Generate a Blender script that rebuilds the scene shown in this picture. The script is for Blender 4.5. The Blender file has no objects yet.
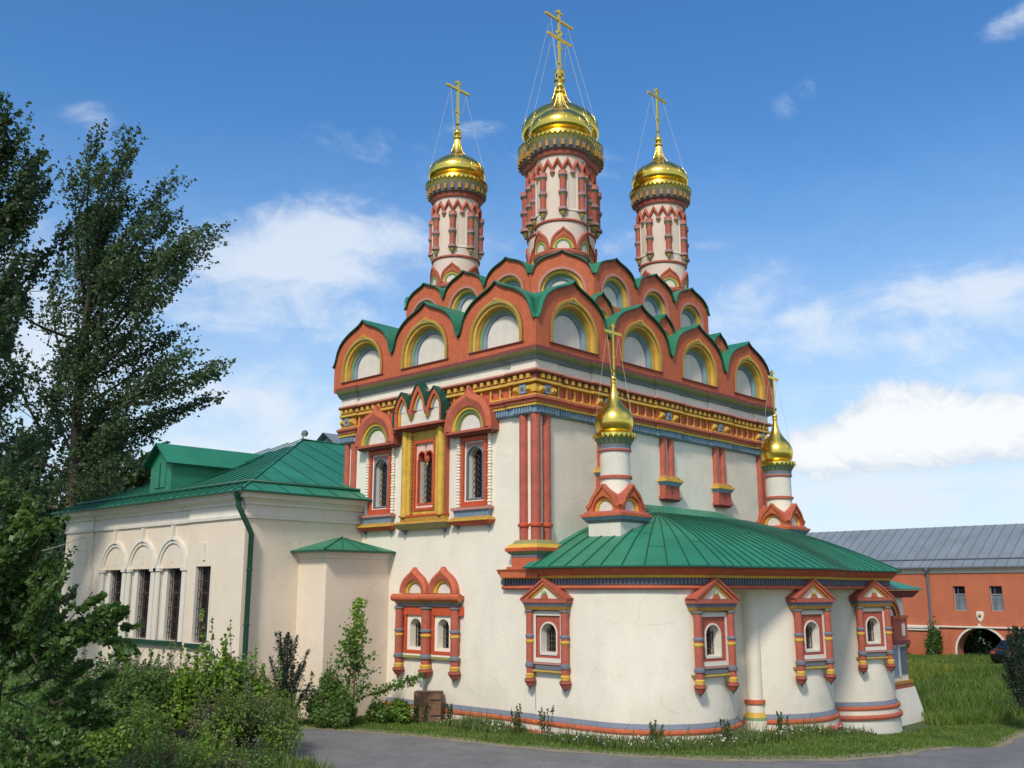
import bpy, math, random
import numpy as np
from mathutils import Matrix, Vector
R = math.radians
PI = math.pi
C = bpy.context.scene.collection
SC = bpy.context.scene
random.seed(7)
RNG = np.random.default_rng(11)

# ------------------------------------------------------------------ camera
F_PX = 979.0
PITCH = math.atan(206.0 / F_PX)
AZ = R(43.4)
CAM = (-21.880, -19.708, 4.0)
cd = bpy.data.cameras.new('camera')
cd.sensor_width = 36.0
cd.lens = 36.0 * F_PX / 1024.0
cd.clip_start = 0.1
cd.clip_end = 3000
cam = bpy.data.objects.new('camera', cd)
C.objects.link(cam)
cam.location = CAM
cam.rotation_euler = (PI / 2 + PITCH, 0, AZ - PI / 2)
SC.camera = cam

# ------------------------------------------------------------------ light
SUN_EL, SUN_AZ = 45.0, 204.0          # azimuth measured from +X towards +Y
sd = bpy.data.lights.new('sun', 'SUN')
sd.energy = 2.5
sd.angle = R(8.0)
sd.color = (1.0, 0.93, 0.82)
sun = bpy.data.objects.new('sun', sd)
C.objects.link(sun)
svec = Vector((math.cos(R(SUN_AZ)) * math.cos(R(SUN_EL)), math.sin(R(SUN_AZ)) * math.cos(R(SUN_EL)), math.sin(R(SUN_EL))))
sun.rotation_euler = svec.to_track_quat('Z', 'Y').to_euler()

SC.view_settings.view_transform = 'Standard'
SC.view_settings.look = 'None'
SC.view_settings.gamma = 1.0
SC.view_settings.exposure = 0.26
SC.view_settings.use_curve_mapping = False


def ray(px, py):
    fh = Vector((math.cos(AZ), math.sin(AZ), 0)); z = Vector((0, 0, 1))
    fw = fh * math.cos(PITCH) + z * math.sin(PITCH)
    up = -fh * math.sin(PITCH) + z * math.cos(PITCH)
    rt = Vector((math.sin(AZ), -math.cos(AZ), 0))
    return fw + rt * ((px - 512) / F_PX) - up * ((py - 384) / F_PX)


def at(px, py, depth):
    return Vector(CAM) + ray(px, py) * depth


# ------------------------------------------------------------------ world
wd = bpy.data.worlds.new('World')
SC.world = wd
wd.use_nodes = True
nt = wd.node_tree
for n in list(nt.nodes):
    nt.nodes.remove(n)


def N(tree, typ, **kw):
    n = tree.nodes.new(typ)
    for k, v in kw.items():
        setattr(n, k, v)
    return n


def build_world():
    L = nt.links.new
    out = N(nt, 'ShaderNodeOutputWorld')
    bg = N(nt, 'ShaderNodeBackground')
    bg.inputs['Strength'].default_value = 0.15
    L(bg.outputs[0], out.inputs[0])
    sky = N(nt, 'ShaderNodeTexSky', sky_type='NISHITA')
    sky.sun_disc = False
    sky.sun_elevation = R(SUN_EL)
    sky.sun_rotation = math.atan2(svec.x, svec.y)
    sky.altitude = 150
    sky.air_density = 1.0
    sky.dust_density = 0.6
    sky.ozone_density = 2.0
    hsv = N(nt, 'ShaderNodeHueSaturation')
    hsv.inputs['Hue'].default_value = 0.502
    hsv.inputs['Saturation'].default_value = 1.30
    hsv.inputs['Value'].default_value = 1.0
    L(sky.outputs[0], hsv.inputs['Color'])
    tc = N(nt, 'ShaderNodeTexCoord')
    # domain warped noise on the view direction
    mp = N(nt, 'ShaderNodeMapping')
    mp.inputs['Scale'].default_value = (1.0, 1.0, 2.1)
    L(tc.outputs['Generated'], mp.inputs['Vector'])
    n1 = N(nt, 'ShaderNodeTexNoise')
    n1.inputs['Scale'].default_value = 8.5
    n1.inputs['Detail'].default_value = 9.0
    n1.inputs['Roughness'].default_value = 0.58
    n1.inputs['Distortion'].default_value = 0.6
    L(mp.outputs[0], n1.inputs['Vector'])
    n2 = N(nt, 'ShaderNodeTexNoise')
    n2.inputs['Scale'].default_value = 26.0
    n2.inputs['Detail'].default_value = 6.0
    n2.inputs['Roughness'].default_value = 0.6
    L(mp.outputs[0], n2.inputs['Vector'])
    n3 = N(nt, 'ShaderNodeTexNoise')
    n3.inputs['Scale'].default_value = 15.0
    n3.inputs['Detail'].default_value = 12.0
    n3.inputs['Roughness'].default_value = 0.66
    n3.inputs['Distortion'].default_value = 0.9
    mp2 = N(nt, 'ShaderNodeMapping')
    mp2.inputs['Scale'].default_value = (1.0, 1.0, 1.5)
    L(tc.outputs['Generated'], mp2.inputs['Vector'])
    L(mp2.outputs[0], n3.inputs['Vector'])

    def M(op, a, b=None, c=None):
        m = N(nt, 'ShaderNodeMath', operation=op)
        for i, v in enumerate((a, b, c)):
            if v is None:
                continue
            if isinstance(v, (int, float)):
                m.inputs[i].default_value = v
            else:
                L(v, m.inputs[i])
        return m.outputs[0]

    def dot(v):
        d = N(nt, 'ShaderNodeVectorMath', operation='DOT_PRODUCT')
        L(tc.outputs['Generated'], d.inputs[0])
        d.inputs[1].default_value = v
        return d.outputs['Value']

    def blob(px, py, wx, wy, amp, tilt=0.0, cut=False):
        c = ray(px, py).normalized()
        t1 = Vector((c.y, -c.x, 0)).normalized()
        t2 = t1.cross(c)
        if tilt:
            a, b = t1.copy(), t2.copy()
            t1 = a * math.cos(tilt) + b * math.sin(tilt)
            t2 = b * math.cos(tilt) - a * math.sin(tilt)
        u = M('DIVIDE', dot(t1), wx / F_PX)
        v = M('DIVIDE', dot(t2), wy / F_PX)
        if cut:        # cumulus: flatter below, sharp above
            v = M('MULTIPLY', v, 1.0)
        q = M('ADD', M('MULTIPLY', u, u), M('MULTIPLY', v, v))
        g = M('POWER', 2.718, M('MULTIPLY', q, -1.0))
        front = M('GREATER_THAN', dot(c), 0.2)
        return M('MULTIPLY', M('MULTIPLY', g, front), amp)

    def dome(az, el, wx, wy, amp):
        """a cloud given by compass direction instead of picture position"""
        c = Vector((math.cos(R(az)) * math.cos(R(el)), math.sin(R(az)) * math.cos(R(el)), math.sin(R(el))))
        t1 = Vector((c.y, -c.x, 0)).normalized()
        t2 = t1.cross(c)
        u = M('DIVIDE', dot(t1), wx / F_PX); v = M('DIVIDE', dot(t2), wy / F_PX)
        g = M('POWER', 2.718, M('MULTIPLY', M('ADD', M('MULTIPLY', u, u), M('MULTIPLY', v, v)), -1.0))
        return M('MULTIPLY', M('MULTIPLY', g, M('GREATER_THAN', dot(c), 0.2)), amp)

    def total(lst):
        s = lst[0]
        for b in lst[1:]:
            s = M('ADD', s, b)
        return s

    # soft streaky clouds
    soft = total([
        blob(345, 250, 120, 42, 1.05, 0.10), blob(260, 262, 90, 36, 0.8), blob(250, 318, 140, 24, 0.6), blob(480, 225, 70, 40, 0.55, -0.1),
        blob(500, 125, 60, 12, 0.40, 0.2), blob(925, 294, 75, 20, 0.95, 0.05), blob(1010, 285, 45, 26, 0.75), blob(740, 300, 45, 36, 1.05, 0.3),
        blob(800, 320, 45, 10, 0.5), blob(625, 245, 45, 20, 0.5), blob(100, 118, 24, 14, 0.62), blob(1016, 22, 30, 14, 0.7),
        blob(800, 95, 26, 18, 0.5, 0.6), blob(260, 430, 190, 60, 0.75), blob(700, 245, 30, 6, 0.5), blob(40, 290, 60, 140, 0.75), blob(330, 232, 60, 26, 0.45), blob(930, 492, 230, 40, 0.85), blob(300, 150, 170, 26, 0.34, 0.15), blob(560, 170, 150, 30, 0.32, -0.1), blob(860, 345, 150, 16, 0.45), blob(230, 380, 120, 24, 0.45), blob(880, 330, 260, 90, 0.10),
        # clouds elsewhere in the sky so that the light and the reflections have something to see
        blob(-900, 300, 600, 120, 1.0), blob(2100, 250, 600, 120, 1.0),
        dome(223, 38, 620, 330, 1.5), dome(150, 34, 420, 260, 1.4), dome(300, 36, 480, 280, 1.4), dome(225, 74, 500, 260, 1.2), dome(10, 86, 260, 200, 0.9),
    ])
    d1 = M('ADD', M('MULTIPLY', soft, 0.75), M('MULTIPLY', M('SUBTRACT', n1.outputs['Fac'], 0.5), 2.5))
    d1 = M('ADD', d1, M('MULTIPLY', M('SUBTRACT', n3.outputs['Fac'], 0.5), 1.25))
    r1 = N(nt, 'ShaderNodeMapRange', interpolation_type='SMOOTHSTEP')
    L(M('MULTIPLY', d1, M('MINIMUM', M('MULTIPLY', soft, 2.5), 1.0)), r1.inputs['Value'])
    r1.inputs['From Min'].default_value = 0.12
    r1.inputs['From Max'].default_value = 1.25
    r1.inputs['To Max'].default_value = 0.80
    # the big cumulus at right
    cum = total([blob(905, 418, 52, 36, 1.35), blob(965, 428, 55, 26, 1.1), blob(850, 440, 44, 24, 1.05), blob(805, 458, 38, 22, 0.95), blob(1035, 422, 60, 26, 1.1), blob(930, 462, 150, 20, 0.5)])
    d2 = M('ADD', cum, M('MULTIPLY', M('SUBTRACT', n3.outputs['Fac'], 0.5), 2.2))
    d2 = M('ADD', d2, M('MULTIPLY', M('SUBTRACT', n1.outputs['Fac'], 0.5), 0.7))
    r2 = N(nt, 'ShaderNodeMapRange', interpolation_type='SMOOTHSTEP')
    L(d2, r2.inputs['Value'])
    r2.inputs['From Min'].default_value = 0.55
    r2.inputs['From Max'].default_value = 0.95
    r2.inputs['To Max'].default_value = 0.95
    # pale veil low over the horizon
    sep = N(nt, 'ShaderNodeSeparateXYZ')
    L(tc.outputs['Generated'], sep.inputs[0])
    r3 = N(nt, 'ShaderNodeMapRange', interpolation_type='SMOOTHSTEP')
    L(M('ADD', sep.outputs['Z'], M('MULTIPLY', M('SUBTRACT', n1.outputs['Fac'], 0.5), 0.10)), r3.inputs['Value'])
    r3.inputs['From Min'].default_value = 0.46
    r3.inputs['From Max'].default_value = 0.02
    r3.inputs['To Max'].default_value = 0.72
    veil = N(nt, 'ShaderNodeMix', data_type='RGBA')
    L(r3.outputs[0], veil.inputs['Factor'])
    L(hsv.outputs[0], veil.inputs['A'])
    veil.inputs['B'].default_value = (3.3, 4.0, 4.7, 1)
    m1 = N(nt, 'ShaderNodeMix', data_type='RGBA')
    L(r1.outputs[0], m1.inputs['Factor'])
    L(veil.outputs['Result'], m1.inputs['A'])
    m1.inputs['B'].default_value = (4.5, 4.9, 5.4, 1)
    shade = N(nt, 'ShaderNodeMix', data_type='RGBA')
    rs = N(nt, 'ShaderNodeMapRange')
    L(M('ADD', M('MULTIPLY', d2, 0.8), M('MULTIPLY', n3.outputs['Fac'], 1.0)), rs.inputs['Value'])
    rs.inputs['From Min'].default_value = 1.0
    rs.inputs['From Max'].default_value = 1.7
    L(rs.outputs[0], shade.inputs['Factor'])
    shade.inputs['A'].default_value = (3.7, 4.2, 4.8, 1)
    shade.inputs['B'].default_value = (5.4, 5.5, 5.6, 1)
    m2 = N(nt, 'ShaderNodeMix', data_type='RGBA')
    L(r2.outputs[0], m2.inputs['Factor'])
    L(m1.outputs['Result'], m2.inputs['A'])
    L(shade.outputs['Result'], m2.inputs['B'])
    L(m2.outputs['Result'], bg.inputs['Color'])


build_world()

# ------------------------------------------------------------------ materials
MATS = {}


def paint(name, col, rough=0.75, var=0.12, scale=3.0, bump=0.15, bscale=40.0, metallic=0.0, stain=0.0, kind=None):
    m = bpy.data.materials.new(name)
    m.use_nodes = True
    t = m.node_tree
    L = t.links.new
    b = t.nodes['Principled BSDF']
    b.inputs['Roughness'].default_value = rough
    b.inputs['Metallic'].default_value = metallic
    tc = N(t, 'ShaderNodeTexCoord')
    n = N(t, 'ShaderNodeTexNoise')
    n.inputs['Scale'].default_value = scale
    n.inputs['Detail'].default_value = 8
    n.inputs['Roughness'].default_value = 0.65
    L(tc.outputs['Object'], n.inputs['Vector'])
    r = N(t, 'ShaderNodeValToRGB')
    r.color_ramp.elements[0].position = 0.3
    r.color_ramp.elements[1].position = 0.72
    r.color_ramp.elements[0].color = tuple(c * (1 - var) for c in col) + (1,)
    r.color_ramp.elements[1].color = tuple(min(1, c * (1 + var * 0.6)) for c in col) + (1,)
    L(n.outputs['Fac'], r.inputs['Fac'])
    last = r.outputs[0]
    if stain:
        mp = N(t, 'ShaderNodeMapping')
        mp.inputs['Scale'].default_value = (1.3, 1.3, 0.22)
        L(tc.outputs['Object'], mp.inputs['Vector'])
        n3 = N(t, 'ShaderNodeTexNoise')
        n3.inputs['Scale'].default_value = 1.6
        n3.inputs['Detail'].default_value = 10
        n3.inputs['Roughness'].default_value = 0.7
        L(mp.outputs[0], n3.inputs['Vector'])
        mr = N(t, 'ShaderNodeMapRange')
        mr.inputs['From Min'].default_value = 0.5
        mr.inputs['From Max'].default_value = 0.78
        mr.inputs['To Max'].default_value = stain
        L(n3.outputs['Fac'], mr.inputs['Value'])
        mx = N(t, 'ShaderNodeMix', data_type='RGBA')
        L(mr.outputs[0], mx.inputs['Factor'])
        L(last, mx.inputs['A'])
        mx.inputs['B'].default_value = tuple(c * k for c, k in zip(col, (0.72, 0.70, 0.68))) + (1,)
        last = mx.outputs['Result']
    if metallic < 0.5:
        # small faded and dirty flecks
        nf = N(t, 'ShaderNodeTexNoise')
        nf.inputs['Scale'].default_value = 11.0
        nf.inputs['Detail'].default_value = 9
        nf.inputs['Roughness'].default_value = 0.75
        L(tc.outputs['Object'], nf.inputs['Vector'])
        for lo, hi, k, amt in ((0.60, 0.70, 0.62, 0.45), (0.40, 0.30, 1.22, 0.40)):
            fr = N(t, 'ShaderNodeMapRange')
            fr.inputs['From Min'].default_value = lo; fr.inputs['From Max'].default_value = hi
            fr.inputs['To Max'].default_value = amt * min(1.0, var * 6)
            L(nf.outputs['Fac'], fr.inputs['Value'])
            fm = N(t, 'ShaderNodeMix', data_type='RGBA')
            L(fr.outputs[0], fm.inputs['Factor'])
            L(last, fm.inputs['A'])
            fm.inputs['B'].default_value = tuple(min(0.95, c * k) for c in col) + (1,)
            last = fm.outputs['Result']
    if kind in ('plaster', 'brick'):
        # hairline cracks, repaired patches and a damp foot with a ragged edge
        vo = N(t, 'ShaderNodeTexVoronoi', feature='DISTANCE_TO_EDGE')
        vo.inputs['Scale'].default_value = 0.55
        wv = N(t, 'ShaderNodeMix', data_type='RGBA', blend_type='ADD')
        wv.inputs['Factor'].default_value = 0.35
        wn = N(t, 'ShaderNodeTexNoise'); wn.inputs['Scale'].default_value = 2.5; wn.inputs['Detail'].default_value = 8
        L(tc.outputs['Object'], wn.inputs['Vector'])
        L(tc.outputs['Object'], wv.inputs['A']); L(wn.outputs['Color'], wv.inputs['B'])
        L(wv.outputs['Result'], vo.inputs['Vector'])
        ck = N(t, 'ShaderNodeMapRange'); ck.inputs['From Min'].default_value = 0.010; ck.inputs['From Max'].default_value = 0.002; ck.inputs['To Max'].default_value = 0.30
        L(vo.outputs['Distance'], ck.inputs['Value'])
        pn = N(t, 'ShaderNodeTexNoise'); pn.inputs['Scale'].default_value = 0.45; pn.inputs['Detail'].default_value = 6; pn.inputs['Roughness'].default_value = 0.6
        L(tc.outputs['Object'], pn.inputs['Vector'])
        pm = N(t, 'ShaderNodeMapRange'); pm.inputs['From Min'].default_value = 0.52; pm.inputs['From Max'].default_value = 0.58
        L(pn.outputs['Fac'], pm.inputs['Value'])
        cm_ = N(t, 'ShaderNodeMath', operation='MULTIPLY'); L(ck.outputs[0], cm_.inputs[0]); L(pm.outputs[0], cm_.inputs[1])
        sz_ = N(t, 'ShaderNodeSeparateXYZ'); L(tc.outputs['Object'], sz_.inputs[0])
        dz_ = N(t, 'ShaderNodeMath', operation='MULTIPLY_ADD'); L(pn.outputs['Fac'], dz_.inputs[0]); dz_.inputs[1].default_value = -3.2; L(sz_.outputs['Z'], dz_.inputs[2])
        dm_ = N(t, 'ShaderNodeMapRange', interpolation_type='SMOOTHSTEP'); dm_.inputs['From Min'].default_value = -0.35; dm_.inputs['From Max'].default_value = -1.3; dm_.inputs['To Max'].default_value = 0.22
        L(dz_.outputs[0], dm_.inputs['Value'])
        pt = N(t, 'ShaderNodeMath', operation='MULTIPLY'); L(pm.outputs[0], pt.inputs[0]); pt.inputs[1].default_value = 0.10
        for fac in (pt.outputs[0], dm_.outputs[0], cm_.outputs[0]):
            fm = N(t, 'ShaderNodeMix', data_type='RGBA')
            L(fac, fm.inputs['Factor']); L(last, fm.inputs['A'])
            fm.inputs['B'].default_value = tuple(c * q for c, q in zip(col, (0.62, 0.58, 0.52))) + (1,)
            last = fm.outputs['Result']
    bp = N(t, 'ShaderNodeBump')
    bp.inputs['Strength'].default_value = bump
    bp.inputs['Distance'].default_value = 0.02
    nb = N(t, 'ShaderNodeTexNoise')
    nb.inputs['Scale'].default_value = bscale
    nb.inputs['Detail'].default_value = 5
    L(tc.outputs['Object'], nb.inputs['Vector'])
    h = nb.outputs['Fac']
    if kind == 'brick':
        # painted brick courses: x+y run along either wall
        sx = N(t, 'ShaderNodeSeparateXYZ')
        L(tc.outputs['Object'], sx.inputs[0])
        ad = N(t, 'ShaderNodeMath', operation='ADD')
        L(sx.outputs['X'], ad.inputs[0]); L(sx.outputs['Y'], ad.inputs[1])
        cx = N(t, 'ShaderNodeCombineXYZ')
        L(ad.outputs[0], cx.inputs['X']); L(sx.outputs['Z'], cx.inputs['Y'])
        br = N(t, 'ShaderNodeTexBrick')
        br.inputs['Scale'].default_value = 1.0
        br.inputs['Brick Width'].default_value = 0.27
        br.inputs['Row Height'].default_value = 0.085
        br.inputs['Mortar Size'].default_value = 0.008
        br.inputs['Color1'].default_value = (1, 1, 1, 1)
        br.inputs['Color2'].default_value = (0.9, 0.9, 0.9, 1)
        br.inputs['Mortar'].default_value = (0.55, 0.55, 0.55, 1)
        L(cx.outputs[0], br.inputs['Vector'])
        mu = N(t, 'ShaderNodeMix', data_type='RGBA', blend_type='MULTIPLY')
        mu.inputs['Factor'].default_value = 0.13
        L(last, mu.inputs['A']); L(br.outputs['Color'], mu.inputs['B'])
        last = mu.outputs['Result']
        a2 = N(t, 'ShaderNodeMath', operation='ADD')
        L(br.outputs['Color'], a2.inputs[0]); L(h, a2.inputs[1])
        h = a2.outputs[0]
    L(h, bp.inputs['Height'])
    L(bp.outputs[0], b.inputs['Normal'])
    L(last, b.inputs['Base Color'])
    MATS[name] = m
    return m


paint('cream', (0.83, 0.755, 0.615), 0.85, 0.06, 1.2, 0.4, 9.0, stain=0.26, kind='plaster')
paint('white', (0.72, 0.67, 0.57), 0.85, 0.10, 3, 0.3, stain=0.3)
paint('pinkcream', (0.74, 0.60, 0.49), 0.85, 0.08, 2, 0.3, stain=0.3)
paint('peach', (0.80, 0.675, 0.525), 0.85, 0.05, 1.5, 0.3, 30, stain=0.15, kind='brick')
paint('stone_white', (0.74, 0.68, 0.58), 0.8, 0.08, 2.5, 0.2, stain=0.3)
paint('red', (0.55, 0.128, 0.050), 0.8, 0.24, 4.5, 0.25, stain=0.35)
paint('brick_red', (0.45, 0.105, 0.062), 0.7, 0.24, 4.5, 0.15, stain=0.2)
paint('orange', (0.56, 0.085, 0.028), 0.6, 0.24, 4.5, 0.1)
paint('maroon', (0.22, 0.050, 0.045), 0.7, 0.15, 4, 0.1)
paint('rose', (0.50, 0.22, 0.17), 0.7, 0.10, 4, 0.1)
paint('pale_pink', (0.78, 0.52, 0.42), 0.7, 0.08, 4, 0.1)
paint('yellow', (0.68, 0.41, 0.055), 0.65, 0.24, 4.5, 0.12, stain=0.2)
paint('ochre', (0.46, 0.24, 0.04), 0.7, 0.24, 4.5, 0.12)
paint('olive', (0.30, 0.27, 0.10), 0.75, 0.18, 5, 0.15)
paint('sage', (0.16, 0.21, 0.10), 0.7, 0.15, 4, 0.1)
paint('leafgreen', (0.17, 0.28, 0.11), 0.7, 0.15, 4, 0.1)
paint('blue', (0.20, 0.30, 0.38), 0.7, 0.24, 4.5, 0.1)
paint('lilac', (0.17, 0.19, 0.235), 0.7, 0.12, 4, 0.1)
paint('slate', (0.15, 0.16, 0.19), 0.75, 0.2, 6, 0.15)
paint('roofgreen', (0.028, 0.215, 0.118), 0.48, 0.26, 0.8, 0.30, 2.2, stain=0.5)
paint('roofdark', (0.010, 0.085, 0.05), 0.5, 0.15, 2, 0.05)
paint('pipegreen', (0.012, 0.06, 0.035), 0.4, 0.15, 4, 0.05)
paint('greyroof', (0.21, 0.245, 0.265), 0.5, 0.22, 0.5, 0.25, 2, stain=0.5)
paint('wallorange', (0.52, 0.15, 0.070), 0.85, 0.12, 0.8, 0.4, 12, stain=0.45, kind='plaster')
paint('pane', (0.012, 0.012, 0.016), 0.12, 0.3, 2, 0.02)
paint('paleglass', (0.20, 0.24, 0.27), 0.15, 0.5, 3, 0.02)
paint('iron', (0.03, 0.022, 0.018), 0.6, 0.2, 8, 0.1)
paint('rustiron', (0.10, 0.055, 0.04), 0.7, 0.3, 10, 0.1)
paint('greymetal', (0.35, 0.36, 0.37), 0.5, 0.15, 8, 0.1)
paint('gold', (0.98, 0.66, 0.12), 0.23, 0.12, 3, 0.12, 3.5, metallic=1.0)
paint('oldgold', (0.62, 0.42, 0.07), 0.35, 0.2, 6, 0.08, 12, metallic=1.0)
paint('wire', (0.55, 0.52, 0.42), 0.5, 0.1, 4, 0)
paint('wood', (0.20, 0.10, 0.05), 0.75, 0.35, 9, 0.3, 30)
paint('carpaint', (0.012, 0.014, 0.018), 0.15, 0.1, 4, 0)
paint('tyre', (0.02, 0.02, 0.02), 0.9, 0.1, 4, 0)
paint('bark', (0.075, 0.055, 0.04), 0.9, 0.3, 6, 0.5, 20)
paint('twig', (0.13, 0.085, 0.05), 0.9, 0.3, 6, 0.3, 20)
paint('soil', (0.09, 0.075, 0.045), 0.95, 0.3, 3, 0.5, 10)


def leafmat(name, c1, c2, trans=0.35, rough=0.5):
    m = bpy.data.materials.new(name)
    m.use_nodes = True
    t = m.node_tree
    L = t.links.new
    b = t.nodes['Principled BSDF']
    b.inputs['Roughness'].default_value = rough
    g = N(t, 'ShaderNodeNewGeometry')
    tc = N(t, 'ShaderNodeTexCoord')
    n = N(t, 'ShaderNodeTexNoise')
    n.inputs['Scale'].default_value = 0.9
    n.inputs['Detail'].default_value = 4
    L(tc.outputs['Object'], n.inputs['Vector'])
    ad = N(t, 'ShaderNodeMath', operation='MULTIPLY_ADD')
    L(g.outputs['Random Per Island'], ad.inputs[0])
    ad.inputs[1].default_value = 0.55
    mm = N(t, 'ShaderNodeMath', operation='MULTIPLY_ADD')
    L(n.outputs['Fac'], mm.inputs[0]); mm.inputs[1].default_value = 1.3; mm.inputs[2].default_value = -0.42
    L(mm.outputs[0], ad.inputs[2])
    mx = N(t, 'ShaderNodeMix', data_type='RGBA')
    L(ad.outputs[0], mx.inputs['Factor'])
    mx.inputs['A'].default_value = c1 + (1,)
    mx.inputs['B'].default_value = c2 + (1,)
    L(mx.outputs['Result'], b.inputs['Base Color'])
    tr = N(t, 'ShaderNodeBsdfTranslucent')
    L(mx.outputs['Result'], tr.inputs['Color'])
    ms = N(t, 'ShaderNodeMixShader')
    ms.inputs[0].default_value = trans
    L(b.outputs[0], ms.inputs[1]); L(tr.outputs[0], ms.inputs[2])
    L(ms.outputs[0], t.nodes['Material Output'].inputs['Surface'])
    MATS[name] = m


leafmat('poplar', (0.044, 0.086, 0.036), (0.140, 0.205, 0.075), 0.5)
leafmat('darkleaf', (0.032, 0.070, 0.030), (0.105, 0.165, 0.062), 0.5)
leafmat('cherry', (0.050, 0.115, 0.024), (0.160, 0.270, 0.062), 0.5, 0.4)
leafmat('lime', (0.130, 0.250, 0.024), (0.310, 0.460, 0.060), 0.5)
leafmat('midgreen', (0.080, 0.175, 0.028), (0.200, 0.335, 0.070), 0.5)
leafmat('olivegreen', (0.095, 0.150, 0.036), (0.225, 0.285, 0.090), 0.45)
leafmat('browntwig', (0.095, 0.095, 0.048), (0.210, 0.185, 0.110), 0.35)
leafmat('spruce', (0.010, 0.026, 0.012), (0.040, 0.066, 0.030), 0.1)
leafmat('grass', (0.090, 0.150, 0.018), (0.240, 0.300, 0.055), 0.4)
leafmat('meadow', (0.070, 0.160, 0.018), (0.165, 0.285, 0.038), 0.4)
leafmat('weed', (0.045, 0.085, 0.020), (0.120, 0.170, 0.050), 0.3)
leafmat('flower', (0.55, 0.55, 0.50), (0.75, 0.75, 0.70), 0.2)
leafmat('yellowflower', (0.22, 0.26, 0.02), (0.40, 0.38, 0.03), 0.3)


# ------------------------------------------------------------------ mesh builder
class MB:
    def __init__(s):
        s.v = []; s.f = []; s.m = []; s.s = []

    def add(s, pts):
        i = len(s.v)
        s.v.extend([tuple(p) for p in pts])
        return i

    def poly(s, pts, m, smooth=False):
        i = s.add(pts)
        s.f.append(tuple(range(i, i + len(pts)))); s.m.append(m); s.s.append(smooth)

    def box(s, x0, x1, y0, y1, z0, z1, m):
        i = s.add([(x0, y0, z0), (x1, y0, z0), (x1, y1, z0), (x0, y1, z0), (x0, y0, z1), (x1, y0, z1), (x1, y1, z1), (x0, y1, z1)])
        for q in ((0, 3, 2, 1), (4, 5, 6, 7), (0, 1, 5, 4), (1, 2, 6, 5), (2, 3, 7, 6), (3, 0, 4, 7)):
            s.f.append(tuple(i + k for k in q)); s.m.append(m); s.s.append(False)

    def frustum(s, x0, x1, y0, y1, z0, z1, m, inx, iny=None):
        """box whose top is inset by inx/iny (negative flares)"""
        iny = inx if iny is None else iny
        i = s.add([(x0, y0, z0), (x1, y0, z0), (x1, y1, z0), (x0, y1, z0), (x0 + inx, y0 + iny, z1), (x1 - inx, y0 + iny, z1), (x1 - inx, y1 - iny, z1), (x0 + inx, y1 - iny, z1)])
        for q in ((0, 3, 2, 1), (4, 5, 6, 7), (0, 1, 5, 4), (1, 2, 6, 5), (2, 3, 7, 6), (3, 0, 4, 7)):
            s.f.append(tuple(i + k for k in q)); s.m.append(m); s.s.append(False)

    def ribbon(s, a, b, m, smooth=False, closed=False):
        """quads between two polylines of the same length"""
        n = len(a)
        i = s.add(a); j = s.add(b)
        for k in range(n if closed else n - 1):
            k2 = (k + 1) % n
            s.f.append((i + k, i + k2, j + k2, j + k)); s.m.append(m); s.s.append(smooth)

    def grid(s, rows, m, smooth=False, closed=False):
        n = len(rows[0])
        idx = [s.add(r) for r in rows]
        for r in range(len(rows) - 1):
            for k in range(n if closed else n - 1):
                k2 = (k + 1) % n
                s.f.append((idx[r] + k, idx[r] + k2, idx[r + 1] + k2, idx[r + 1] + k))
                s.m.append(m if isinstance(m, str) else m[r]); s.s.append(smooth)

    def lathe(s, prof, n=24, cx=0, cy=0, a0=0, a1=2 * PI, smooth=True):
        """prof: list of (r, z, mat) ; mat is for the band up to the next point"""
        closed = abs(a1 - a0 - 2 * PI) < 1e-6
        cnt = n if closed else n + 1
        prev = None
        for k in range(len(prof) - 1):
            (r0, z0, m), (r1, z1, _) = prof[k], prof[k + 1]
            A = []; B = []
            for j in range(cnt):
                a = a0 + (a1 - a0) * j / n
                A.append((cx + r0 * math.cos(a), cy + r0 * math.sin(a), z0))
                B.append((cx + r1 * math.cos(a), cy + r1 * math.sin(a), z1))
            s.ribbon(A, B, m, smooth, closed)

    def lathe_smooth(s, prof, m, n=40, cx=0, cy=0):
        rows = [[(cx + r * math.cos(2 * PI * j / n), cy + r * math.sin(2 * PI * j / n), z) for j in range(n)] for r, z in prof]
        s.grid(rows, m, True, True)

    def tube(s, path, rad, m, n=8, caps=True):
        path = [Vector(p) for p in path]
        rows = []
        for i, p in enumerate(path):
            d = (path[min(i + 1, len(path) - 1)] - path[max(i - 1, 0)]).normalized()
            a = Vector((0, 0, 1)) if abs(d.z) < 0.9 else Vector((1, 0, 0))
            u = d.cross(a).normalized(); v = d.cross(u).normalized()
            r = rad[i] if isinstance(rad, (list, tuple)) else rad
            rows.append([tuple(p + u * (r * math.cos(2 * PI * k / n)) + v * (r * math.sin(2 * PI * k / n))) for k in range(n)])
        s.grid(rows, m, True, True)
        if caps:
            s.poly(rows[0], m); s.poly(rows[-1][::-1], m)

    def sphere(s, c, r, m, n=16, k=10, sz=1.0):
        rows = []
        for i in range(k + 1):
            t = PI * i / k
            rr = max(1e-4, r * math.sin(t))
            rows.append([(c[0] + rr * math.cos(2 * PI * j / n), c[1] + rr * math.sin(2 * PI * j / n), c[2] - r * sz * math.cos(t)) for j in range(n)])
        s.grid(rows, m, True, True)

    def sweep(s, path, prof, closed=False, smooth=False):
        """path: plan polyline with the outside on its RIGHT; prof: (d, z, mat)"""
        offs = {}

        def off(d):
            if d not in offs:
                offs[d] = offset(path, d, closed)
            return offs[d]
        for k in range(len(prof) - 1):
            (d0, z0, m), (d1, z1, _) = prof[k], prof[k + 1]
            A = [(x, y, z0) for x, y in off(d0)]
            B = [(x, y, z1) for x, y in off(d1)]
            s.ribbon(A, B, m, smooth, closed)

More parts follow.
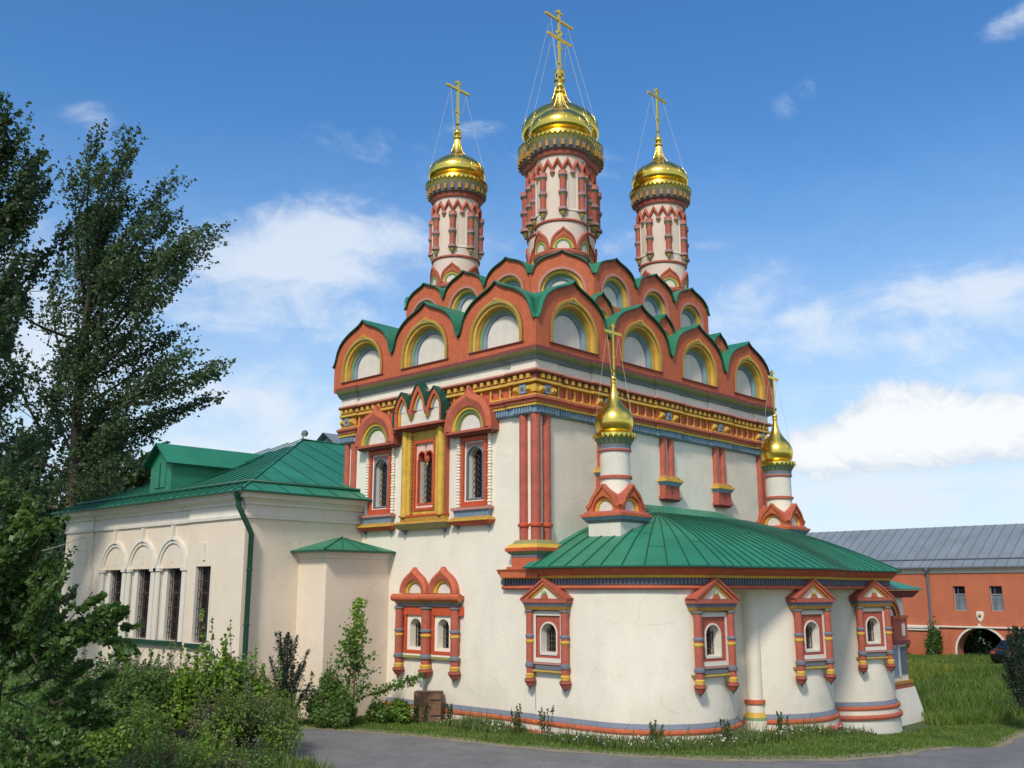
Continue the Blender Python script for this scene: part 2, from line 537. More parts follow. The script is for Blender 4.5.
    def bend(s, r):
        """wrap the local (u, d, z) mesh round a vertical cylinder of radius r centred on the origin; u=0 faces -Y"""
        out = []
        for x, y, z in s.v:
            a = -PI / 2 + x / r
            rr = r - y
            out.append((rr * math.cos(a), rr * math.sin(a), z))
        s.v = out
        return s

    def xf(s, mat):
        s.v = [tuple(mat @ Vector(p)) for p in s.v]
        return s

    def join(s, o):
        i = len(s.v)
        s.v.extend(o.v)
        s.f.extend([tuple(i + k for k in f) for f in o.f])
        s.m.extend(o.m); s.s.extend(o.s)

    def mesh(s, name):
        me = bpy.data.meshes.new(name)
        me.from_pydata(s.v, [], s.f)
        names = []
        for m in s.m:
            if m not in names:
                names.append(m)
        for n_ in names:
            me.materials.append(MATS[n_])
        me.polygons.foreach_set('material_index', [names.index(m) for m in s.m])
        me.polygons.foreach_set('use_smooth', s.s)
        me.update()
        return me

    def build(s, name, parent=None, loc=(0, 0, 0), rotz=0.0):
        o = bpy.data.objects.new(name, s.mesh(name))
        C.objects.link(o)
        o.location = loc; o.rotation_euler = (0, 0, rotz)
        if parent:
            o.parent = parent
        return o


def offset(path, d, closed):
    n = len(path)
    out = []
    for i in range(n):
        p = Vector(path[i])
        e = []
        if closed or i > 0:
            e.append((p - Vector(path[i - 1])).normalized())
        if closed or i < n - 1:
            e.append((Vector(path[(i + 1) % n]) - p).normalized())
        ns = [Vector((t.y, -t.x)) for t in e]
        if len(ns) == 1:
            q = p + ns[0] * d
        else:
            b = ns[0] + ns[1]
            q = p + b * (d / max(0.3, b.dot(ns[0])))
        out.append((q.x, q.y))
    return out


def thing(name, label, cat, loc=(0, 0, 0), rotz=0.0, group=None):
    o = bpy.data.objects.new(name, None)
    C.objects.link(o)
    o.location = loc; o.rotation_euler = (0, 0, rotz)
    o['label'] = label; o['category'] = cat
    if group:
        o['group'] = group
    return o


def tag(o, label, cat, group=None, kind=None):
    if label:
        o['label'] = label
    if cat:
        o['category'] = cat
    if group:
        o['group'] = group
    if kind:
        o['kind'] = kind
    return o


def dup(part, loc=None, rotz=None, parent=None):
    """copy of a part (or thing) with its sub-parts; meshes are shared"""
    r = part.copy(); C.objects.link(r)
    if loc is not None:
        r.location = loc
    if rotz is not None:
        r.rotation_euler = (0, 0, rotz)
    if parent is not None:
        r.parent = parent
    for ch in list(part.children):
        c = ch.copy(); C.objects.link(c); c.parent = r
        for g in list(ch.children):
            d = g.copy(); C.objects.link(d); d.parent = c
    return r


def L3(u, d, z):            # local wall frame: u to the right, d outward, z up
    return (u, -d, z)


def arch_pts(Rr, h, n=24, keel=0.0, kw=0.28, z0=0.0, ub=None):
    """left foot, up the jamb, round, down to the right foot"""
    pts = [(-Rr, z0), (-Rr, z0 + h)]
    for i in range(1, n):
        a = PI - PI * i / n
        k = max(0.0, 1 - abs(a - PI / 2) / kw)
        pts.append((Rr * math.cos(a), z0 + h + Rr * math.sin(a) + keel * k * k))
    pts += [(Rr, z0 + h), (Rr, z0)]
    return pts


OG = [(-1.0, 0.0), (-0.965, 0.03), (-0.925, 0.12), (-0.895, 0.24), (-0.86, 0.36), (-0.77, 0.52), (-0.62, 0.66), (-0.47, 0.75), (-0.33, 0.815), (-0.21, 0.865), (-0.11, 0.92), (-0.05, 0.965), (0.0, 1.02)]


def ogee(w, zv, za, n=24, prof=OG):
    """crest line of an ogee gable from valley to valley, n+1 points"""
    P = prof + [(-x, z) for x, z in prof[-2::-1]]
    pts = [(x * w / 2, zv + (za - zv) * z / 1.02) for x, z in P]
    ls = [0]
    for i in range(1, len(pts)):
        ls.append(ls[-1] + math.dist(pts[i], pts[i - 1]))
    out = []
    for k in range(n + 1):
        t = ls[-1] * k / n
        j = max(i for i in range(len(ls)) if ls[i] <= t + 1e-9)
        j = min(j, len(pts) - 2)
        f = (t - ls[j]) / max(1e-9, ls[j + 1] - ls[j])
        out.append((pts[j][0] + (pts[j + 1][0] - pts[j][0]) * f, pts[j][1] + (pts[j + 1][1] - pts[j][1]) * f))
    return out


def arch_steps(mb, steps, h, z0, n=24, keel=0.0):
    """steps: (r, d, mat): ribbons between consecutive (r, d) along the arch"""
    rows = []
    for k, (r, d, m) in enumerate(steps):
        kk = keel * max(0.0, 1 - k * 0.4)
        rows.append([L3(u, d, z) for u, z in arch_pts(r, h, n, kk, 0.28, z0)])
    for k in range(len(steps) - 1):
        mb.ribbon(rows[k], rows[k + 1], steps[k][2])


def fill_arch(mb, r, h, z0, d, m, n=24):
    mb.poly([L3(u, d, z) for u, z in arch_pts(r, h, n, 0, 0.28, z0)], m)


# ================================================================== GROUND
def ground_mat():
    m = bpy.data.materials.new('ground_grass')
    m.use_nodes = True
    t = m.node_tree; L = t.links.new
    b = t.nodes['Principled BSDF']; b.inputs['Roughness'].default_value = 0.95
    tc = N(t, 'ShaderNodeTexCoord')
    n = N(t, 'ShaderNodeTexNoise'); n.inputs['Scale'].default_value = 0.8; n.inputs['Detail'].default_value = 10; n.inputs['Roughness'].default_value = 0.7
    L(tc.outputs['Object'], n.inputs['Vector'])
    r = N(t, 'ShaderNodeValToRGB')
    e = r.color_ramp.elements
    e[0].position = 0.3; e[0].color = (0.035, 0.060, 0.014, 1)
    e[1].position = 0.7; e[1].color = (0.10, 0.13, 0.035, 1)
    L(n.outputs['Fac'], r.inputs['Fac']); L(r.outputs[0], b.inputs['Base Color'])
    MATS['ground'] = m
    m = bpy.data.materials.new('asphalt')
    m.use_nodes = True
    t = m.node_tree; L = t.links.new
    b = t.nodes['Principled BSDF']; b.inputs['Roughness'].default_value = 0.9
    tc = N(t, 'ShaderNodeTexCoord')
    n = N(t, 'ShaderNodeTexNoise'); n.inputs['Scale'].default_value = 0.7; n.inputs['Detail'].default_value = 8; n.inputs['Roughness'].default_value = 0.65
    v = N(t, 'ShaderNodeTexNoise'); v.inputs['Scale'].default_value = 45; v.inputs['Detail'].default_value = 4
    L(tc.outputs['Object'], n.inputs['Vector']); L(tc.outputs['Object'], v.inputs['Vector'])
    r = N(t, 'ShaderNodeValToRGB')
    e = r.color_ramp.elements
    e[0].position = 0.3; e[0].color = (0.12, 0.12, 0.118, 1)
    e[1].position = 0.75; e[1].color = (0.21, 0.205, 0.195, 1)
    L(n.outputs['Fac'], r.inputs['Fac'])
    vo = N(t, 'ShaderNodeTexVoronoi', feature='DISTANCE_TO_EDGE'); vo.inputs['Scale'].default_value = 0.9
    ad = N(t, 'ShaderNodeMix', data_type='RGBA', blend_type='ADD'); ad.inputs['Factor'].default_value = 0.4
    L(tc.outputs['Object'], ad.inputs['A']); L(n.outputs['Color'], ad.inputs['B']); L(ad.outputs['Result'], vo.inputs['Vector'])
    ck = N(t, 'ShaderNodeMapRange'); ck.inputs['From Min'].default_value = 0.018; ck.inputs['From Max'].default_value = 0.004; ck.inputs['To Max'].default_value = 0.28
    L(vo.outputs['Distance'], ck.inputs['Value'])
    cm_ = N(t, 'ShaderNodeMix', data_type='RGBA'); L(ck.outputs[0], cm_.inputs['Factor']); L(r.outputs[0], cm_.inputs['A']); cm_.inputs['B'].default_value = (0.05, 0.05, 0.045, 1)
    r = cm_
    mx = N(t, 'ShaderNodeMix', data_type='RGBA', blend_type='OVERLAY'); mx.inputs['Factor'].default_value = 0.8
    L(r.outputs['Result'], mx.inputs['A']); L(v.outputs['Fac'], mx.inputs['B'])
    L(mx.outputs['Result'], b.inputs['Base Color'])
    bp = N(t, 'ShaderNodeBump'); bp.inputs['Strength'].default_value = 0.4; bp.inputs['Distance'].default_value = 0.02
    L(v.outputs['Fac'], bp.inputs['Height']); L(bp.outputs[0], b.inputs['Normal'])
    MATS['asphalt'] = m


ground_mat()
paint('dust', (0.26, 0.22, 0.14), 0.95, 0.3, 2.5, 0.4, 25)

def gz(x, y):
    """the ground dips a little east of the apse"""
    def ss(a, b, v):
        t = min(1.0, max(0.0, (v - a) / (b - a)))
        return t * t * (3 - 2 * t)
    return -0.8 * ss(4, 13, x) * (1 - ss(17, 30, x))


def gzv(xy):
    return np.array([gz(x, y) for x, y in xy])


mb = MB()
S = 900
xs = [-S, -60, -30, -10] + [float(k) for k in range(0, 34, 2)] + [40, 60, S]
ys = [-S, -60, -30, 0, 30, 60, S]
for i in range(len(xs) - 1):
    for j in range(6):
        q = [(xs[i], ys[j]), (xs[i + 1], ys[j]), (xs[i + 1], ys[j + 1]), (xs[i], ys[j + 1])]
        mb.poly([(x, y, gz(x, y)) for x, y in q], 'ground')
tag(mb.build('ground'), None, None, kind='structure')


def catmull(pts, k=8):
    P = [Vector(p) for p in pts]
    P = [P[0] * 2 - P[1]] + P + [P[-1] * 2 - P[-2]]
    out = []
    for i in range(1, len(P) - 2):
        for j in range(k):
            t = j / k
            a, b, c, d = P[i - 1], P[i], P[i + 1], P[i + 2]
            out.append(0.5 * (2 * b + (c - a) * t + (2 * a - 5 * b + 4 * c - d) * t * t + (3 * b - a - 3 * c + d) * t ** 3))
    out.append(P[-2])
    return out


# edge of the road on the church side, measured along the verge, and the far edge
ROAD_IN = catmull([(-16, 30), (-10, 18), (-6.6, 10.5), (-4.05, 5.7), (-2.85, 1.9), (-2.2, -2.1), (-0.7, -5.9), (1.9, -8.5), (4.4, -9.25), (7.5, -9.25), (11, -8.75), (15, -8.25), (22, -8.1), (40, -8)])
ROAD_OUT = catmull([(-19, 27), (-13.5, 15), (-9.5, 7.0), (-7.4, 3.0), (-7.5, 0.6), (-8.2, -2.5), (-7.5, -7.0), (-4.5, -12.0), (1.0, -15.0), (6, -15.2), (11, -14.4), (15, -13.6), (22, -13.2), (40, -13)])
mb = MB()
RW = [[Vector((a.x, a.y)).lerp(Vector((b.x, b.y)), k / 4) for a, b in zip(ROAD_IN, ROAD_OUT)] for k in range(5)]
mb.grid([[(q.x, q.y, gz(q.x, q.y) + 0.03) for q in r] for r in RW], 'asphalt')
tag(mb.build('road'), None, None, kind='structure')
mb = MB()
rr = random.Random(3)
def edge_pt(p, a, b, z):
    d = a + b * rr.random()
    x, y = p.x + d, p.y + d
    return (x, y, gz(x, y) + z)


mb.ribbon([edge_pt(p, 0.20, 0.26, 0.026) for p in ROAD_IN], [edge_pt(p, -0.10, -0.22, 0.036) for p in ROAD_IN], 'dust')
tag(mb.build('road_edge'), None, None, kind='structure')

# ================================================================== CHURCH
WB, LA = 13.8, 9.5            # length of the east wall (along +X) and of the south wall (along +Y)
RA = -PI / 2                  # rotation of wall frames on face A (x = 0, outward -X); face B needs none
church = thing('church', 'white church with stepped red gables, gold onion domes and a low green roofed apse', 'church')


def wall_grid(mb, fn, ss, zz, holes, m, smooth=False):
    """grid of quads fn(s, z) leaving out the cells inside a hole (s0, s1, z0, z1)"""
    for h in holes:
        ss = sorted(set(ss) | {h[0], h[1]}); zz = sorted(set(zz) | {h[2], h[3]})
    for i in range(len(ss) - 1):
        for j in range(len(zz) - 1):
            sm, zm = (ss[i] + ss[i + 1]) / 2, (zz[j] + zz[j + 1]) / 2
            if any(h[0] < sm < h[1] and h[2] < zm < h[3] for h in holes):
                continue
            mb.poly([fn(ss[i], zz[j]), fn(ss[i + 1], zz[j]), fn(ss[i + 1], zz[j + 1]), fn(ss[i], zz[j + 1])], m, smooth)


YW1, YWM, YW3, YD = 7.34, 4.92, 2.61, 4.64     # window axes on the south wall
mb = MB()
holesA = []
for y in (YW1, YW3):
    holesA.append((-y - 0.40, -y + 0.40, 6.8, 8.65))
holesA.append((-YWM - 0.42, -YWM + 0.42, 6.72, 8.8))
for y in (YD + 0.67, YD - 0.67):
    holesA.append((-y - 0.38, -y + 0.38, 2.0, 3.2))
wall_grid(mb, lambda s, z: (0, -s, z), [-LA, 0], [-0.5, 9.4, 11.0], holesA, 'cream')
wall_grid(mb, lambda s, z: (s, 0, z), [0, WB], [-0.5, 9.4, 11.0], [], 'cream')
mb.poly([(WB, 0, -0.5), (WB, LA, -0.5), (WB, LA, 11), (WB, 0, 11)], 'cream')
mb.poly([(WB, LA, -0.5), (0, LA, -0.5), (0, LA, 11), (WB, LA, 11)], 'cream')
mb.build('wall', church)

# ---------------- main cornice with its breaks over the columns
E = 0.06
PIL = [3.35, 6.88, 10.32]
MP = [(-E, LA + E), (-E, LA - 0.75), (0, LA - 0.75), (0, 0.75), (-E, 0.75), (-E, -E), (0.75, -E), (0.75, 0)]
for p in PIL:
    MP += [(p - 0.62, 0), (p - 0.62, -E), (p + 0.62, -E), (p + 0.62, 0)]
MP += [(WB - 0.75, 0), (WB - 0.75, -E), (WB + E, -E), (WB + E, LA + E)]
PROF = [(0.0, 11.30, 'maroon'), (0.40, 11.30, 'maroon'), (0.40, 11.20, 'olive'), (0.36, 11.14, 'olive'), (0.33, 11.10, 'sage'), (0.27, 11.02, 'slate'), (0.26, 11.00, 'blue'), (0.17, 10.94, 'blue'), (0.12, 10.93, 'cream'),
        (0.12, 10.62, 'brick_red'), (0.25, 10.64, 'rose'), (0.27, 10.58, 'brick_red'), (0.23, 10.53, 'maroon'), (0.13, 10.52, 'maroon'), (0.13, 10.33, 'yellow'), (0.20, 10.32, 'yellow'), (0.20, 10.24, 'ochre'), (0.07, 10.20, 'red'),
        (0.07, 9.88, 'yellow'), (0.15, 9.87, 'yellow'), (0.15, 9.80, 'red'), (0.30, 9.79, 'brick_red'), (0.31, 9.71, 'red'), (0.24, 9.66, 'brick_red'), (0.24, 9.60, 'ochre'), (0.20, 9.58, 'yellow'), (0.20, 9.50, 'blue'), (0.13, 9.49, 'blue'), (0.13, 9.29, 'blue'), (0.0, 9.25, 'blue')]
mb = MB()
mb.sweep(MP, PROF)
cornice = mb.build('cornice', church)


def along(path, step, fn, margin=0.0):
    """call fn(x, y, angle, k) at even steps along each straight run of a plan path"""
    for i in range(len(path) - 1):
        a, b = Vector(path[i]), Vector(path[i + 1])
        ln = (b - a).length
        if ln < 0.3:
            continue
        n = max(1, round(ln / step))
        t = (b - a) / ln
        for k in range(n):
            p = a + t * (ln * (k + 0.5) / n)
            fn(p.x, p.y, math.atan2(t.y, t.x), k, ln)


VIS = MP[:-1]


def row(name, path, step, w, d0, d1, z0, z1, m, parent, skip=None):
    mb = MB()

    def one(x, y, a, k, ln):
        if skip and skip(ln):
            return
        b = MB(); b.box(-w / 2, w / 2, -d1, -d0, z0, z1, m)
        mb.join(b.xf(Matrix.Translation((x, y, 0)) @ Matrix.Rotation(a, 4, 'Z')))
    along(path, step, one)
    return mb.build(name, parent)


row('dentil_row', VIS, 0.31, 0.13, 0.12, 0.215, 10.37, 10.50, 'yellow', cornice)
row('frieze_bars', VIS, 0.43, 0.06, 0.05, 0.13, 9.88, 10.21, 'yellow', cornice, lambda l: l < 1.5)
row('tooth_row', VIS, 0.115, 0.065, 0.12, 0.17, 9.31, 9.49, 'blue', cornice)
# dark bosses inside the frieze panels, faceted yellow blocks and blue tiles over the columns
mb = MB()


def boss(x, y, a, k, ln):
    if ln < 1.5:
        return
    b = MB(); b.lathe([(0.10, -0.001, 'brick_red'), (0.085, 0.05, 'maroon'), (0.05, 0.06, 'maroon'), (0.0, 0.03, 'maroon')], 10)
    b.xf(Matrix.Rotation(PI / 2, 4, 'X'))
    b.xf(Matrix.Translation((x, y, 10.04)) @ Matrix.Rotation(a, 4, 'Z') @ Matrix.Translation((0, -0.07, 0)))
    mb.join(b)


def boss_half(x, y, a, k, ln):
    pass


along(VIS, 0.43, boss)
mb.build('boss_row', cornice)
mb = MB()


def facet(x, y, a, u, w, m):
    b = MB()
    z0, z1, zc = 9.90, 10.19, 10.045
    hw = w / 2
    pts = [(-hw, -0.06, z0), (hw, -0.06, z0), (hw, -0.06, z1), (-hw, -0.06, z1)]
    top = [(-hw * 0.45, -0.22, zc - 0.03), (hw * 0.45, -0.22, zc - 0.03), (hw * 0.45, -0.22, zc + 0.03), (-hw * 0.45, -0.22, zc + 0.03)]
    for k in range(4):
        b.poly([pts[k], pts[(k + 1) % 4], top[(k + 1) % 4], top[k]], m)
    b.poly(top, m)
    b.xf(Matrix.Translation((x, y, 0)) @ Matrix.Rotation(a, 4, 'Z') @ Matrix.Translation((u, 0, 0))).build('faceted_block', cornice)


def tile(x, y, a, u):
    b = MB()
    b.box(-0.13, 0.13, -0.16, -0.05, 9.91, 10.18, 'blue')
    b.lathe([(0.075, 0.0, 'slate'), (0.05, 0.03, 'slate'), (0.0, 0.0, 'slate')], 8)
    k = MB(); k.lathe([(0.085, -0.002, 'slate'), (0.04, 0.02, 'maroon'), (0.0, 0.02, 'maroon')], 8)
    k.xf(Matrix.Translation((0, -0.165, 10.05)) @ Matrix.Rotation(PI / 2, 4, 'X'))
    c = MB(); c.box(-0.13, 0.13, -0.16, -0.05, 9.91, 10.18, 'blue'); c.join(k)
    c.xf(Matrix.Translation((x, y, 0)) @ Matrix.Rotation(a, 4, 'Z') @ Matrix.Translation((u, 0, 0))).build('blue_tile', cornice)


for (x, y, a) in ((-E, 0, -PI / 2), (-E, LA, -PI / 2)):
    for u, t in ((-0.62, 0), (-0.34, 1), (-0.08, 0)) if y == 0 else ((0.08, 0), (0.34, 1), (0.62, 0)):
        (tile(x, y, a, u) if t else facet(x, y, a, u, 0.30, 'yellow'))
for x, us in [(0, ((0.08, 0), (0.34, 1), (0.62, 0))), (WB, ((-0.62, 0), (-0.34, 1), (-0.08, 0)))] + [(p, ((-0.42, 0), (0.0, 1), (0.42, 0))) for p in PIL]:
    for u, t in us:
        (tile(x, -E, 0, u) if t else facet(x, -E, 0, u, 0.30, 'yellow'))
mb.box(-E - 0.13, 0.0, -E - 0.13, 0.0, 9.94, 10.16, 'yellow')
mb.build('corner_block', cornice)

# ---------------- engaged columns
def column_mesh(r, z0, z1, ring=True):
    mb = MB()
    prof = [(r, z0, 'brick_red')]
    if ring:
        zr = z0 + 0.42
        prof += [(r, zr, 'orange'), (r + 0.05, zr + 0.03, 'orange'), (r + 0.05, zr + 0.10, 'orange'), (r, zr + 0.13, 'brick_red')]
    prof += [(r, z1, 'brick_red')]
    mb.lathe(prof, 20)
    return mb


CT = 9.27
col = column_mesh(0.155, 5.42, CT).build('column', church, (-0.02, -0.02, 0))
col_s = column_mesh(0.145, 5.42, CT).build('column', church, (-0.02, 0.46, 0))
dup(col_s, (0.46, -0.02, 0))
dup(col_s, (WB - 0.46, -0.02, 0))
dup(col, (WB + 0.02, -0.02, 0))
c_f = column_mesh(0.13, 7.2, CT, False).build('column', church, (-0.01, LA - 0.62, 0))
dup(c_f, (-0.01, LA - 0.22, 0))
# hanging half columns with their consoles on the east wall
con = MB()
con.frustum(-0.50, 0.50, -0.30, 0.0, 7.78, 7.90, 'ochre', 0.10, 0.06)
con.box(-0.55, 0.55, -0.36, 0.0, 7.70, 7.78, 'yellow')
con.frustum(-0.42, 0.42, -0.26, 0.0, 7.56, 7.70, 'blue', -0.10, -0.08)
con.box(-0.44, 0.44, -0.24, 0.0, 7.20, 7.56, 'brick_red')
con.box(-0.06, 0.06, -0.255, -0.22, 7.30, 7.56, 'maroon')
con.box(-0.50, 0.50, -0.28, 0.0, 7.10, 7.20, 'brick_red')
con.frustum(-0.40, 0.40, -0.20, 0.0, 7.02, 7.10, 'maroon', -0.08, -0.06)
half = MB()
half.lathe([(0.135, 7.88, 'brick_red'), (0.135, CT, 'brick_red')], 16)
con_o = None
for p in PIL:
    if con_o is None:
        con_o = con.build('console', church, (p, 0, 0))
        h1 = half.build('column', church, (p - 0.24, -0.03, 0))
    else:
        dup(con_o, (p, 0, 0)); dup(h1, (p - 0.24, -0.03, 0))
    dup(h1, (p + 0.24, -0.03, 0))
# the corner pedestal under the triple columns
mb = MB()


def lbox(d, e, z0, z1, m, fl=0.0):
    """square block wrapped round the near corner: d outwards, e along the walls; fl = inset of its top"""
    i = mb.add([(-d, -d, z0), (e, -d, z0), (e, e, z0), (-d, e, z0), (-d + fl, -d + fl, z1), (e - fl, -d + fl, z1), (e - fl, e - fl, z1), (-d + fl, e - fl, z1)])
    for q in ((0, 3, 2, 1), (4, 5, 6, 7), (0, 1, 5, 4), (1, 2, 6, 5), (2, 3, 7, 6), (3, 0, 4, 7)):
        mb.f.append(tuple(i + k for k in q)); mb.m.append(m); mb.s.append(False)


lbox(0.27, 0.74, 5.34, 5.46, 'olive', 0.08)
lbox(0.34, 0.90, 5.23, 5.34, 'yellow', 0.06)
lbox(0.36, 0.94, 5.13, 5.23, 'orange')
lbox(0.27, 0.82, 5.04, 5.13, 'leafgreen', -0.08)
lbox(0.25, 0.78, 4.95, 5.04, 'slate')
lbox(0.24, 0.76, 4.68, 4.95, 'red')
lbox(0.28, 0.95, 4.44, 4.68, 'red')
lbox(0.34, 1.16, 4.36, 4.52, 'red')
mb.build('pedestal', church)

# ---------------- gables (kokoshniks)
def roof_sheet(mb, crest, d0, d1, m, edge, t=0.03, up=0.025, clip=0):
    """thin roof following a crest line, from d0 (front) back to d1; clip = side (-1, 1) kept clear of the return wall"""
    hw = max(u for u, z in crest)
    back = crest
    if clip:
        back = [(min(u, hw - 0.50) if clip > 0 else max(u, -hw + 0.50), z) for u, z in crest]
    top0 = [L3(u, d0, z + t + up) for u, z in crest]; top1 = [L3(u, d1, z + t + up) for u, z in back]
    bot0 = [L3(u, d0, z + up - 0.02) for u, z in crest]; bot1 = [L3(u, d1, z + up - 0.02) for u, z in back]
    if clip:
        a = [L3(u, -0.08, z + t + up) for u, z in crest]; b = [L3(u, -0.10, z + t + up) for u, z in back]
        mb.ribbon(top0, a, m); mb.ribbon(a, b, m); mb.ribbon(b, top1, m)
    else:
        mb.ribbon(top0, top1, m, False)
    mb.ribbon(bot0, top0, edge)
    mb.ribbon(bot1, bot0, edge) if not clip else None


def kokoshnik(name, w, zv, za, zb, R0, h, steps, roof_d, n=36, keel=0.10, wall='red', sill=True, key=False, clip=0):
    mb = MB()
    inner = arch_pts(R0, h, n, keel, 0.28, zb)
    crest = ogee(w, zv, za, n)
    outer = [(-w / 2, zb), (-w / 2, zv)] + crest[1:-1] + [(w / 2, zv), (w / 2, zb)]
    mb.ribbon([L3(u, 0, z) for u, z in inner], [L3(u, 0, z) for u, z in outer], wall)
    mb.poly([L3(-w / 2, 0, 0), L3(w / 2, 0, 0), L3(w / 2, 0, zb), L3(-w / 2, 0, zb)], wall)
    for sg in (-1, 1):
        if sg != clip:
            mb.poly([L3(sg * w / 2, 0, 0), L3(sg * w / 2, 0, zv), L3(sg * w / 2, -0.6, zv), L3(sg * w / 2, -0.6, 0)], wall)
    body = mb.build(name, church)
    b = MB()
    arch_steps(b, steps, h, zb, n, keel)
    if key:      # twisted rope: small beads round the outer ring
        pts = arch_pts(R0 - 0.05, h, 46, keel, 0.28, zb)
        ln = 0
        acc = 0
        for i in range(len(pts) - 1):
            p, q = Vector(pts[i]), Vector(pts[i + 1])
            k = max(1, round((q - p).length / 0.075))
            for j in range(k):
                c = p.lerp(q, (j + 0.5) / k)
                a = math.atan2((q - p).y, (q - p).x) + 0.6
                s = MB(); s.box(-0.016, 0.016, -0.035, 0.02, -0.055, 0.055, 'yellow')
                b.join(s.xf(Matrix.Translation(L3(c.x, 0.03, c.y)) @ Matrix.Rotation(-a, 4, 'Y')))
    b.build('arch_band', body)
    ty = MB(); r, d, _ = steps[-1]
    fill_arch(ty, r, h, zb, d, 'white', n)
    ty.build('tympanum', body)
    if sill:
        s = MB()
        s.box(-R0 - 0.03, R0 + 0.03, -0.05, 0.34, zb - 0.035, zb, 'maroon')
        s.build('sill', body)
    rf = MB()
    roof_sheet(rf, crest, 0.10, -roof_d, 'roofgreen', 'roofdark', clip=clip)
    rf.build('gable_roof', body)
    return body


ST1 = [(1.18, 0.0, 'maroon'), (1.18, 0.04, 'maroon'), (1.16, 0.05, 'olive'), (1.06, 0.05, 'ochre'), (1.05, 0.0, 'yellow'), (0.97, -0.02, 'yellow'), (0.96, -0.09, 'ochre'), (0.90, -0.13, 'ochre'), (0.89, -0.17, 'leafgreen'), (0.81, -0.22, 'blue'), (0.80, -0.26, 'blue'), (0.74, -0.31, 'lilac'), (0.73, -0.34, 'lilac'), (0.72, -0.35, 'white')]
KZ = 11.26
D0 = 0.35
wA = (LA + 2 * D0) / 3
wB = (WB + 2 * D0) / 4
kA = kokoshnik('kokoshnik', wA, 0.88, 2.42, 0.27, 1.18, 0.36, ST1, 2.7, key=True)
kB = kokoshnik('kokoshnik', wB, 0.88, 2.46, 0.27, 1.18, 0.40, ST1, 1.1, key=True)
kA0 = kokoshnik('kokoshnik', wA, 0.88, 2.42, 0.27, 1.18, 0.36, ST1, 2.7, key=True, clip=1)
kB0 = kokoshnik('kokoshnik', wB, 0.88, 2.46, 0.27, 1.18, 0.40, ST1, 1.1, key=True, clip=-1)
for i in range(3):
    o = kA0 if i == 0 else kA if i == 1 else dup(kA)
    o.location = (-D0, -D0 + wA * (i + 0.5), KZ); o.rotation_euler = (0, 0, RA)
for i in range(4):
    o = kB0 if i == 0 else kB if i == 1 else dup(kB)
    o.location = (-D0 + wB * (i + 0.5), -D0, KZ); o.rotation_euler = (0, 0, 0)
mb = MB()
mb.box(0.06, WB + D0 - 0.01, -D0 + 0.42, LA + D0, 11.2, 12.08, 'red')
mb.box(-D0 + 0.02, WB + D0 - 0.02, LA + D0 - 0.2, LA + D0, 11.2, 12.10, 'red')
mb.box(WB + D0 - 0.2, WB + D0 - 0.02, -D0 + 0.05, LA + D0, 11.2, 12.10, 'red')
mb.box(0.05, WB + D0 - 0.03, -D0 + 0.41, LA + D0 - 0.02, 12.08, 12.13, 'roofgreen')
at_ = mb.build('attic', church)
ST2 = [(0.40, 0.0, 'maroon'), (0.40, 0.02, 'rose'), (0.36, 0.02, 'yellow'), (0.35, -0.03, 'yellow'), (0.30, -0.05, 'ochre'), (0.29, -0.12, 'leafgreen'), (0.26, -0.14, 'white')]
k2 = kokoshnik('kokoshnik', 1.25, 1.05, 1.90, 0.55, 0.40, 0.42, ST2, 0.6, n=20, keel=0.04, sill=False)
for i, x in enumerate((3.50, 7.22, 10.95)):
    o = k2 if i == 0 else dup(k2)
    o.location = (x, 0.10, 12.0)
ST3 = [(0.86, 0.0, 'maroon'), (0.86, 0.03, 'rose'), (0.75, 0.03, 'rose'), (0.74, -0.06, 'yellow'), (0.64, -0.08, 'yellow'), (0.63, -0.13, 'olive'), (0.59, -0.15, 'leafgreen'), (0.55, -0.20, 'blue'), (0.46, -0.24, 'blue'), (0.45, -0.30, 'white')]
K3Z = 13.0
w3A, w3B = (8.55 - 2.03) / 3, (10.75 - 3.53) / 3
k3a = kokoshnik('kokoshnik', w3A, 1.66, 2.50, 0.75, 0.84, 0.35, [(min(r, 0.84), d, m) for r, d, m in ST3], 1.5, keel=0.0, sill=False)
k3b = kokoshnik('kokoshnik', w3B, 1.66, 2.50, 0.75, 0.86, 0.35, ST3, 1.3, keel=0.0, sill=False)
for i in range(3):
    o = k3a if i == 0 else dup(k3a)
    o.location = (2.0, 2.03 + w3A * (i + 0.5), K3Z); o.rotation_euler = (0, 0, RA)
for i in range(3):
    o = k3b if i == 0 else dup(k3b)
    o.location = (3.53 + w3B * (i + 0.5), 0.42, K3Z)
for (xa, ya, xb, yb) in ((2.0, 2.03, 3.53, 0.42), (10.75, 0.42, 12.3, 2.03), (3.53, 10.1, 2.0, 8.55)):
    o = dup(k3a)
    o.location = ((xa + xb) / 2, (ya + yb) / 2, K3Z)
    o.rotation_euler = (0, 0, math.atan2(yb - ya, xb - xa))
mb = MB()
oct_ = [(2.0, 2.03), (3.53, 0.42), (10.75, 0.42), (12.3, 2.03), (12.3, 8.5), (10.7, 10.1), (3.53, 10.1), (2.0, 8.55)]
ins = offset(oct_, -0.32, True)
mb.ribbon([(x, y, 12.0) for x, y in ins], [(x, y, 14.62) for x, y in ins], 'red', False, True)
mb.poly([(x, y, 14.60) for x, y in ins], 'roofgreen')
mb.build('upper_tier', church)

